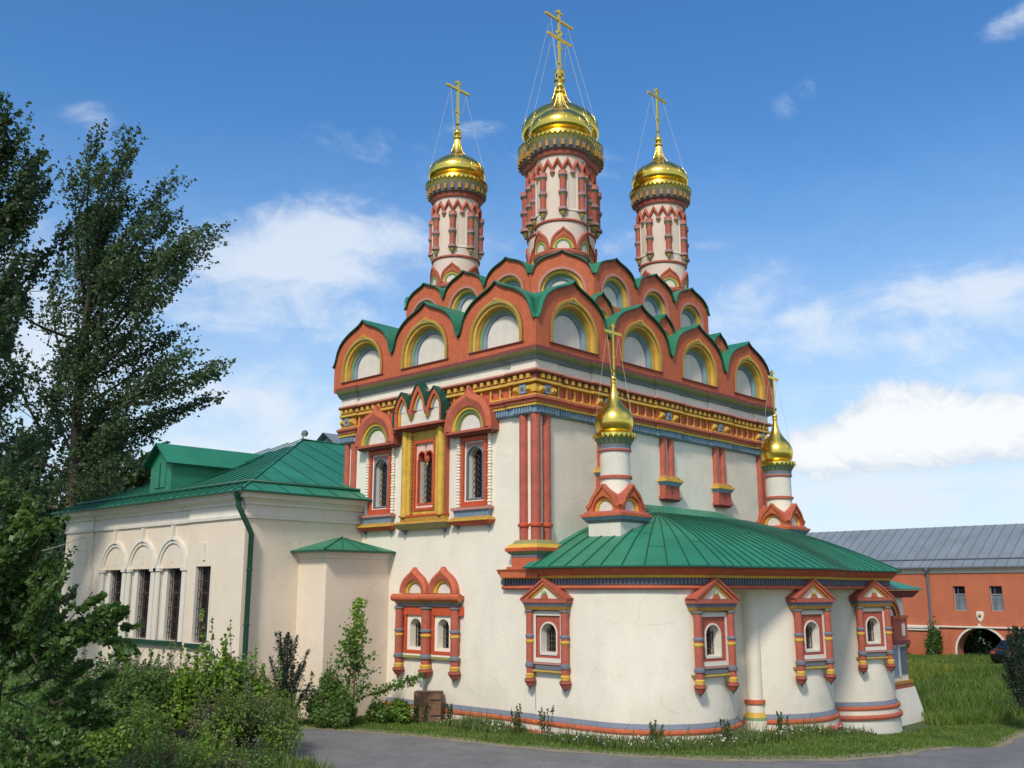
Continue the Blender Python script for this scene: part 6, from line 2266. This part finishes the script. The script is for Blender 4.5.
# a lower dark tree behind the left end of the refectory
T3D = 58.0
T3 = [(100, 540, 150, 470, 1.3), (110, 530, 170, 462, 1.0), (90, 540, 120, 450, 1.4), (70, 540, 80, 440, 1.6), (40, 540, 30, 450, 1.8), (20, 540, 0, 460, 1.8), (60, 560, 20, 520, 1.8), (60, 560, 60, 500, 1.8), (50, 560, 50, 560, 1.8), (110, 520, 140, 490, 1.3)]
tb3 = at(70, 575, T3D); tb3.z = 0
plume_tree('broadleaf_tree', 'lower dark broadleaf tree between the poplar trunk and the cream building end', tb3,
           [tb3, at(70, 560, T3D), at(72, 520, T3D), at(75, 470, T3D)], pl(T3, T3D), 'darkleaf', 0.36, 1.5, 3.0, 'trees at left', 1.1)


T4D = 32.0
T4 = [(5, 640, 0, 520, 1.2), (10, 640, 25, 540, 1.1), (15, 640, 48, 565, 0.9), (5, 650, -25, 560, 1.3), (15, 650, 50, 600, 0.9), (10, 650, 20, 590, 1.0), (15, 660, 55, 635, 0.8)]
tb5 = at(5, 690, T4D); tb5.z = 0
plume_tree('broadleaf_tree', 'shaded broadleaf tree at the left edge behind the cherry branches and below the dense poplar', tb5,
           [tb5, at(5, 660, T4D), at(8, 610, T4D), at(10, 560, T4D)], pl(T4, T4D), 'darkleaf', 0.16, 1.6, 1.0, 'trees at left', 0.7, 0.15)


def bush(name, label, loc, size, mats, n, leaf, lumps=14, group=None, twigs=10, asp=0.7, cat='bush', up=0.6, sharp=0.0):
    """uneven shrub: lumps of leaves over a dome, with twigs poking out"""
    t = thing(name, label, cat, loc, random.uniform(0, 6), group)
    sx, sy, sz = size
    P = []; Nn = []; MI = []
    tw_ = MB()
    for k in range(lumps):
        a = RNG.random() * 2 * PI
        e = RNG.random()
        rr_ = math.sqrt(RNG.random()) * 0.85
        c = np.array([sx * rr_ * math.cos(a), sy * rr_ * math.sin(a), sz * (0.18 + 0.62 * (1 - rr_ ** 2) * (0.35 + 0.65 * e))])
        rad = np.array([sx, sy, sz]) * (0.20 + 0.20 * RNG.random())
        rad[2] = sz * (0.16 + 0.16 * RNG.random())
        nl = int(n / lumps)
        q, d = in_ellipsoid(nl, c, rad, 0.45)
        q += RNG.normal(size=(nl, 3)) * 0.06
        P.append(q); Nn.append(d * 0.8 + RNG.normal(size=(nl, 3)) * 0.7 + np.array([0, 0, up]))
        MI.append(np.full(nl, k % len(mats)) if RNG.random() < 0.65 else RNG.integers(0, len(mats), nl))
        # an upright shoot with leaves out of many lumps
        if RNG.random() < 0.75:
            ns = int(nl * 0.12)
            top = c + np.array([RNG.normal() * 0.12, RNG.normal() * 0.12, rad[2] * (1.5 + 0.9 * RNG.random())])
            f = RNG.random(ns)[:, None]
            P.append(c + (top - c) * f + RNG.normal(size=(ns, 3)) * 0.07 * (1.2 - f)); Nn.append(RNG.normal(size=(ns, 3)) + np.array([0, 0, 0.5])); MI.append(np.full(ns, k % len(mats)))
            tw_.tube([(0.2 * c[0], 0.2 * c[1], 0), tuple(c), tuple(top)], [0.02, 0.012, 0.004], 'twig', 4, False)
    for k in range(twigs):
        a = RNG.random() * 2 * PI; r_ = 0.5 + 0.5 * RNG.random()
        tw_.tube([(0, 0, 0), (sx * 0.5 * r_ * math.cos(a), sy * 0.5 * r_ * math.sin(a), sz * 0.55), (sx * 0.8 * r_ * math.cos(a), sy * 0.8 * r_ * math.sin(a), sz * (0.8 + 0.25 * RNG.random()))], [0.02, 0.012, 0.005], 'twig', 4, False)
    P = np.concatenate(P); Nn = np.concatenate(Nn); MI = np.concatenate(MI)
    P[:, 2] = np.maximum(P[:, 2], 0.02)
    sz_ = leaf * (0.6 + 0.8 * RNG.random(len(P)))
    link('foliage', leaf_mesh('foliage', P, Nn, sz_, asp, mats, MI), t)
    if len(tw_.v):
        tw_.build('stems', t)
    return t


BG = 'bushes at lower left'
bush('spirea_bush', 'wide grey green bush with brownish tips under the refectory windows', (-7.3, 11.6, 0), (1.7, 3.2, 2.15), ['olivegreen', 'browntwig', 'olivegreen'], 13000, 0.085, 26, BG)
bush('spirea_bush', 'grey green bush with brown tips right of the wide one, by the drainpipe', (-6.9, 8.3, 0), (1.5, 1.8, 2.2), ['olivegreen', 'browntwig'], 9000, 0.085, 18, BG)
bush('elder_bush', 'bright lime green bush in front of the drainpipe', (-7.0, 5.4, 0), (1.5, 1.5, 2.5), ['lime', 'midgreen', 'lime'], 8000, 0.12, 20, BG, 6)
bush('leafy_bush', 'mid green leafy bush in the middle of the lower left thicket', (-9.5, 6.6, 0), (1.7, 2.2, 2.35), ['midgreen', 'cherry'], 10000, 0.10, 20, BG)
bush('twiggy_bush', 'brownish twiggy bush in front of the lime green one beside the road', (-7.9, 2.6, 0), (1.35, 1.5, 1.9), ['olivegreen', 'browntwig', 'midgreen', 'lime'], 11000, 0.07, 22, BG, 16)
bush('leafy_bush', 'front bush with pale green shoots at the bottom edge', (-11.2, 2.2, 0), (1.6, 1.9, 1.75), ['midgreen', 'lime', 'olivegreen'], 10000, 0.08, 20, BG)
bush('leafy_bush', 'dark green low bush at the bottom left corner', (-13.4, 3.0, 0), (1.7, 1.8, 1.9), ['cherry', 'midgreen'], 9000, 0.085, 18, BG)
bush('weedy_bush', 'low weedy green clump beside the road at the bottom edge', (-9.0, 0.9, 0), (0.9, 1.1, 0.55), ['midgreen', 'weed'], 3500, 0.06, 12, BG, 4)
bush('twiggy_bush', 'grey brown twiggy bush at the bottom edge left of the low weedy clump', (-11.4, -0.6, 0), (1.3, 1.3, 1.25), ['midgreen', 'lime', 'olivegreen', 'browntwig'], 8000, 0.065, 18, BG, 12)
bush('leafy_bush', 'shaded bush behind the cherry branches at the far left', (-11.5, 9.0, 0), (2.2, 2.5, 2.5), ['cherry', 'midgreen'], 9000, 0.11, 20, BG)

# near tree with broad leaves at the left edge
CD = 16.5
CT_ = [(5, 680, 5, 560, 0.55), (10, 660, 45, 530, 0.35), (15, 660, 62, 505, 0.16), (20, 650, 75, 570, 0.30), (25, 650, 95, 590, 0.30), (40, 640, 125, 600, 0.22), (95, 605, 128, 612, 0.20), (40, 650, 105, 632, 0.28), (60, 640, 128, 630, 0.14), (30, 660, 70, 610, 0.45), (0, 640, 0, 500, 0.5), (-20, 650, -20, 480, 0.8),
       (10, 690, 60, 660, 0.55), (10, 700, 80, 690, 0.55), (0, 720, 40, 720, 0.7), (10, 660, 20, 590, 0.6), (20, 620, 40, 570, 0.4), (-10, 600, 20, 520, 0.45), (10, 740, 75, 735, 0.6), (100, 640, 118, 655, 0.12), (50, 700, 95, 720, 0.45)]
tb4 = at(-5, 720, CD); tb4.z = 0
plume_tree('cherry_tree', 'broad leaved young tree reaching over the lower left thicket towards the windows', tb4,
           [tb4, at(-2, 700, CD), at(3, 650, CD), at(8, 600, CD), at(12, 555, CD)], pl(CT_, CD), 'cherry', 0.125, 5.5, 0.5, None, 0.32, 0.06, 0.020)

# far wood beyond the left end of the refectory
P = []; Nn = []
for k in range(150):
    az_ = AZ + R(23 + 62 * RNG.random()); dd = 92 + 30 * RNG.random()
    h_ = 6.5 + 5.5 * RNG.random()
    c = np.array([CAM[0] + dd * math.cos(az_), CAM[1] + dd * math.sin(az_), h_ * 0.5])
    q, d_ = in_ellipsoid(300, c, np.array([3.2, 3.2, h_ * 0.55]), 0.5)
    P.append(q); Nn.append(d_ + RNG.normal(size=q.shape) * 0.6 + np.array([0, 0, 0.5]))
P = np.concatenate(P); P[:, 2] = np.maximum(P[:, 2], 0.1)
o = link('far_wood', leaf_mesh('far_wood', P, np.concatenate(Nn), 0.75 * (0.6 + 0.8 * RNG.random(len(P))), 0.8, ['darkleaf']))
tag(o, 'far off wood showing as a dark mass beyond the cream building', 'trees', kind='stuff')

# around the annex
bush('leafy_bush', 'round green bush at the foot of the annex behind the railing', (-2.7, 6.2, 0), (0.9, 0.7, 1.55), ['cherry', 'midgreen'], 3200, 0.10, 12, 'bushes by the annex', 4)
bush('leafy_bush', 'low green bush in front of the railing', (-3.2, 5.2, 0), (0.9, 0.7, 0.95), ['midgreen', 'cherry'], 3000, 0.09, 12, 'bushes by the annex', 4)
bush('leafy_bush', 'low bright leafy bush between the sapling and the wooden box', (-1.55, 4.7, 0), (0.75, 0.7, 0.75), ['midgreen', 'lime'], 2600, 0.10, 10, 'bushes by the annex', 4)
SD = 29.5
s_base = at(352, 722, SD); s_base.z = 0
t = thing('sapling', 'slender young tree with bright upright top beside the white church wall', 'tree', s_base)
m = MB()
top = Vector((0.05, -0.10, 3.75))
m.tube([(0, 0, 0), (0.03, -0.02, 1.4), tuple(top)], [0.04, 0.03, 0.008], 'twig', 6, False)
P = []; Nn = []; MI = []
for k in range(36):
    z = 0.35 + 2.35 * RNG.random()
    a = RNG.random() * 2 * PI
    ln = (0.85 - 0.22 * z) * (0.35 + 1.0 * RNG.random())
    c = np.array([0.02, -0.02, z]); d = np.array([math.cos(a) * ln, math.sin(a) * ln, 0.30 + 0.2 * RNG.random()])
    m.tube([tuple(c), tuple(c + d)], [0.010, 0.004], 'twig', 4, False)
    nl = 34
    f = 0.2 + 0.9 * RNG.random(nl)[:, None]
    P.append(c + d * f + RNG.normal(size=(nl, 3)) * 0.07); Nn.append(RNG.normal(size=(nl, 3)) + np.array([0, 0, 0.8])); MI.append(np.full(nl, 0))
nl = 420
f = RNG.random(nl)[:, None]
P.append(np.array([0.03, -0.03, 2.3]) + (np.array(top) - np.array([0.03, -0.03, 2.3])) * f + RNG.normal(size=(nl, 3)) * np.array([0.16, 0.16, 0.05]) * (1.0 - 0.4 * f)); Nn.append(RNG.normal(size=(nl, 3)) + np.array([0, 0, 0.4])); MI.append(np.full(nl, 1))
# long low branch reaching out to the right
rt = np.array([math.sin(AZ), -math.cos(AZ), 0])
c = np.array([0.05, -0.05, 0.75]); d = rt * 2.0 + np.array([0, 0, 0.75])
m.tube([tuple(c), tuple(c + d * 0.5 + np.array([0, 0, -0.05])), tuple(c + d)], [0.018, 0.012, 0.004], 'twig', 5, False)
nl = 330
f = (0.28 + 0.74 * RNG.random(nl))[:, None]
P.append(c + d * f + RNG.normal(size=(nl, 3)) * np.array([0.09, 0.09, 0.08]) - np.array([0, 0, 0.05])); Nn.append(RNG.normal(size=(nl, 3)) + np.array([0, 0, 0.6])); MI.append(np.full(nl, 0))
m.build('stem', t)
P = np.concatenate(P); link('foliage', leaf_mesh('foliage', P, np.concatenate(Nn), 0.11 * (0.7 + 0.6 * RNG.random(len(P))), 0.8, ['midgreen', 'lime'], np.concatenate(MI)), t)


def conifer(label, loc, h, r, mat, n, shoots=16, name='conifer'):
    t = thing(name, label, 'tree', loc)
    m = MB(); m.tube([(0, 0, 0), (0, 0, h * 0.9)], [0.07, 0.015], 'bark', 6, False)
    P = []; Nn = []
    for k in range(shoots):
        a = 2 * PI * k / shoots * 2.4; u = (k + 0.5) / shoots
        z0 = h * 0.70 * RNG.random() ** 1.1
        rr_ = r * (1 - z0 / h) * (0.4 + 0.6 * RNG.random())
        c = np.array([0.3 * rr_ * math.cos(a), 0.3 * rr_ * math.sin(a), z0])
        top_ = np.array([rr_ * math.cos(a), rr_ * math.sin(a), min(h, z0 + h * (0.25 + 0.2 * RNG.random()))])
        m.tube([tuple(c), tuple(top_)], [0.02, 0.005], 'bark', 4, False)
        nl = n // shoots
        f = RNG.random(nl)[:, None]
        P.append(c + (top_ - c) * f + RNG.normal(size=(nl, 3)) * 0.075 * (1.25 - f)); Nn.append(RNG.normal(size=(nl, 3)))
    nl = n // 3
    f = RNG.random(nl)[:, None]
    P.append(np.array([0, 0, h]) * f + RNG.normal(size=(nl, 3)) * np.array([r * 0.5, r * 0.5, 0.05]) * (1.02 - f)); Nn.append(RNG.normal(size=(nl, 3)))
    m.build('trunk', t)
    P = np.concatenate(P)
    link('foliage', leaf_mesh('foliage', P, np.concatenate(Nn), 0.10 * (0.7 + 0.6 * RNG.random(len(P))), 0.25, [mat]), t)
    return t


cb = at(284, 722, 29.0); cb.z = 0
conifer('small dark conifer with upright shoots against the cream annex corner', (cb.x, cb.y, 0), 2.75, 1.15, 'spruce', 5200, 22)

# right side: dark column conifer and bush that hide the car, shrubs along the red wall
p = at(1021, 680, 34); conifer('dark column shaped conifer at the right edge of the picture', (p.x, p.y, 0), 2.75, 0.85, 'spruce', 9000, 40)
RBG = 'bushes by the red building'
bush('leafy_bush', 'rounded dark bush in front of the parked car', (33.4, -4.0, 0), (1.2, 1.3, 2.0), ['cherry', 'darkleaf'], 5000, 0.13, 14, RBG, 4)
bush('leafy_bush', 'thin green shrub climbing beside the drainpipe of the red wall', (39.4, 3.5, 0), (0.5, 0.6, 2.0), ['midgreen', 'cherry'], 1800, 0.14, 10, RBG, 6)
bush('leafy_bush', 'low green shrub at the red wall beside the church porch', (39.0, 5.6, 0), (0.9, 1.2, 1.6), ['cherry', 'midgreen'], 2200, 0.14, 10, RBG, 4)
for lab, q, s_ in (('wide green tree seen through the gateway arch', (47.2, 3.9, 0), (1.4, 1.6, 3.0)), ('dark green tree seen through the gateway arch beside the wide one', (48.4, 2.4, 0), (1.5, 1.4, 3.2)), ('low bush just behind the left side of the gateway arch', (44.4, 3.2, 0), (0.9, 1.6, 1.2))):
    bush('far_tree', lab, q, s_, ['midgreen', 'darkleaf'], 3000, 0.22, 12, 'greenery behind the gateway', 4, cat='tree')


# ---- grass
def in_poly(pts, poly):
    x, y = pts[:, 0], pts[:, 1]
    c = np.zeros(len(pts), bool)
    n = len(poly)
    for i in range(n):
        x0, y0 = poly[i]; x1, y1 = poly[(i + 1) % n]
        k = ((y0 > y) != (y1 > y)) & (x < (x1 - x0) * (y - y0) / (y1 - y0 + 1e-12) + x0)
        c ^= k
    return c


def scatter(poly, n):
    poly = np.array([(p[0], p[1]) for p in poly])
    lo, hi = poly.min(0), poly.max(0)
    out = []
    got = 0
    while got < n:
        q = lo + RNG.random((n, 2)) * (hi - lo)
        q = q[in_poly(q, poly)]
        out.append(q); got += len(q)
    return np.concatenate(out)[:n]


def blades(xy, h, w, lean, mats, midx=None, name='grass'):
    n = len(xy)
    a = RNG.random(n) * 2 * PI
    h = h * (0.5 + 0.8 * RNG.random(n)) if not isinstance(h, np.ndarray) else h
    ba = RNG.random(n) * 2 * PI
    l = lean * h * (0.3 + RNG.random(n))
    v = np.zeros((n, 5, 3))
    g0 = gzv(xy)
    dx, dy = np.cos(a) * w / 2, np.sin(a) * w / 2
    v[:, 0, 0] = xy[:, 0] - dx; v[:, 0, 1] = xy[:, 1] - dy
    v[:, 1, 0] = xy[:, 0] + dx; v[:, 1, 1] = xy[:, 1] + dy
    mx, my = xy[:, 0] + np.cos(ba) * l * 0.35, xy[:, 1] + np.sin(ba) * l * 0.35
    v[:, 2, 0] = mx + dx * 0.8; v[:, 2, 1] = my + dy * 0.8; v[:, 2, 2] = h * 0.6
    v[:, 3, 0] = mx - dx * 0.8; v[:, 3, 1] = my - dy * 0.8; v[:, 3, 2] = h * 0.6
    v[:, 4, 0] = xy[:, 0] + np.cos(ba) * l; v[:, 4, 1] = xy[:, 1] + np.sin(ba) * l; v[:, 4, 2] = h
    v[:, :, 2] += g0[:, None]
    b = np.arange(n) * 5
    t = np.concatenate([np.stack([b, b + 1, b + 2], 1), np.stack([b, b + 2, b + 3], 1), np.stack([b + 3, b + 2, b + 4], 1)])
    mi = None if midx is None else np.concatenate([midx, midx, midx])
    return raw_mesh(name, v.reshape(-1, 3), t, mats, mi)


RI = [(p.x, p.y) for p in ROAD_IN if -12 < p.x < 26]
verge = RI + [(26, -6.5), (17, -6.2), (15, -5.3), (12.6, -5.2), (9.6, -4.8), (7, -5.55), (4.6, -4.9), (2.4, -4.8), (0.5, -4.1), (-0.2, -2.3), (-0.2, 6.6), (-2.7, 6.6), (-4.7, 8.2), (-4.9, 14)]
vx = scatter(verge, 70000)
o = link('mown_grass', blades(vx, 0.07, 0.022, 0.6, ['grass', 'meadow'], RNG.integers(0, 2, len(vx)), 'mown_grass'))
tag(o, 'short mown grass verge between the road and the church wall', 'grass', kind='stuff')
# rough weeds close to the wall
foot = offset([(0, 4.0), (0, 0.2)] + [p for p in HP[1:]], 0.14, False)
foot2 = offset([(0, 4.0), (0, 0.2)] + [p for p in HP[1:]], 1.1, False)
foot = [q for q in foot if q[0] < 9.5]; foot2 = [q for q in foot2 if q[0] < 9.5]
wp = foot + foot2[::-1]
wx = scatter(wp, 9000)
clump = np.sin(wx[:, 0] * 2.1) * np.cos(wx[:, 1] * 1.7) + np.sin(wx[:, 0] * 0.8 + wx[:, 1] * 1.3)
wx = wx[(clump > -0.9) | (RNG.random(len(wx)) < 0.35)]
clump = np.sin(wx[:, 0] * 2.1) * np.cos(wx[:, 1] * 1.7) + np.sin(wx[:, 0] * 0.8 + wx[:, 1] * 1.3)
hh = (0.09 + 0.15 * RNG.random(len(wx))) * (1.0 + 0.40 * clump)
hh = np.where(RNG.random(len(wx)) < 0.06, hh * 1.9, hh)
o = link('rough_weeds', blades(wx, np.maximum(0.06, hh), 0.028, 0.35, ['weed', 'grass', 'olivegreen'], RNG.integers(0, 3, len(wx)), 'rough_weeds'))
tag(o, 'rough weeds and tall grass growing along the foot of the church', 'weeds', kind='stuff')
fl = wx[(RNG.random(len(wx)) < 0.30) & (clump > -0.6)][:1100]
P = np.concatenate([fl, (gzv(fl)[:, None] + 0.08 + 0.20 * RNG.random((len(fl), 1)))], 1)
o = link('white_flowers', leaf_mesh('white_flowers', P, RNG.normal(size=P.shape) + np.array([0, 0, 1.2]), 0.045 * (0.6 + 0.7 * RNG.random(len(P))), 1.0, ['flower']))
tag(o, 'small white flowers scattered through the weeds along the church foot', 'flowers', kind='stuff')


# tall stalks one can tell apart
def stalk(label, x, y, h):
    t = thing('tall_weed', label, 'weed', (x, y, gz(x, y)), 0, 'tall weeds along the church wall')
    P = []; Nn = []
    m = MB()
    for k in range(5):
        a = RNG.random() * 2 * PI; r_ = 0.22 * RNG.random(); hk = h * (0.7 + 0.4 * RNG.random())
        b_ = np.array([r_ * math.cos(a), r_ * math.sin(a), 0]); top_ = b_ * 1.5 + np.array([RNG.normal() * 0.05, RNG.normal() * 0.05, hk])
        m.tube([tuple(b_), tuple(top_)], [0.010, 0.004], 'weed', 4, False)
        nl = 70
        f = RNG.random(nl)[:, None] ** 0.8
        P.append(b_ + (top_ - b_) * f + RNG.normal(size=(nl, 3)) * 0.055 * (1.2 - f)); Nn.append(RNG.normal(size=(nl, 3)) + np.array([0, 0, 0.5]))
    m.build('stem', t)
    P = np.concatenate(P)
    link('leaves', leaf_mesh('leaves', P, np.concatenate(Nn), 0.075 * (0.6 + 0.8 * RNG.random(len(P))), 0.45, ['weed']), t)


for lab, x, y, h in (('tall weed clump below the left end of the flank apse window', -0.55, 0.2, 0.80), ('tall weed clump under the flank apse window', -0.6, -0.9, 0.85), ('tall weed stalk at the middle of the first apse lobe', 0.35, -3.9, 0.75),
                     ('tall weed stalks below the second apse window', 1.8, -5.2, 0.65), ('weed clump by the round shaft between the first two lobes', 4.3, -5.3, 0.6), ('weed clump by the wooden box', -0.7, 2.9, 0.6), ('weed clump at the front of the wooden box', -0.95, 4.0, 0.55)):
    stalk(lab, x, y, h)
# the tall meadow at right
mead = [(15.6, -5.6), (17.5, -6.9), (22, -7.0), (30, -6.9), (39, -6.5), (39.6, 7.5), (26, 8), (18.0, 2.5), (17.9, -3.6), (15.4, -5.2)]
mxy = scatter(mead, 80000)
cl = np.sin(mxy[:, 0] * 0.55) * np.cos(mxy[:, 1] * 0.6) + 0.6 * np.sin(mxy[:, 0] * 1.3 + mxy[:, 1])
hm = (0.30 + 0.32 * RNG.random(len(mxy))) * (1 + 0.28 * cl)
hm = np.where(mxy[:, 0] > 30, hm * 0.6, hm)
yel = ((mxy[:, 0] - 27) / 4) ** 2 + ((mxy[:, 1] - 0.2) / 2.2) ** 2 < 1
mi = np.where(yel & (RNG.random(len(mxy)) < 0.35), 2, RNG.integers(0, 2, len(mxy)))
o = link('tall_meadow', blades(mxy, hm, 0.035, 0.5, ['meadow', 'grass', 'yellowflower'], mi, 'tall_meadow'))
tag(o, 'tall uncut meadow grass between the church and the red building', 'grass', kind='stuff')
# rough grass under the thicket at lower left
th = [(p.x, p.y) for p in ROAD_OUT if p.y > -4 and p.x > -20] + [(-9, -3), (-13, 0), (-18, 2), (-22, 14)]
tx = scatter(th, 22000)
o = link('thicket_grass', blades(tx, 0.30, 0.03, 0.4, ['grass', 'weed', 'meadow'], RNG.integers(0, 3, len(tx)), 'thicket_grass'))
tag(o, 'rough grass under the bushes at the lower left', 'grass', kind='stuff')
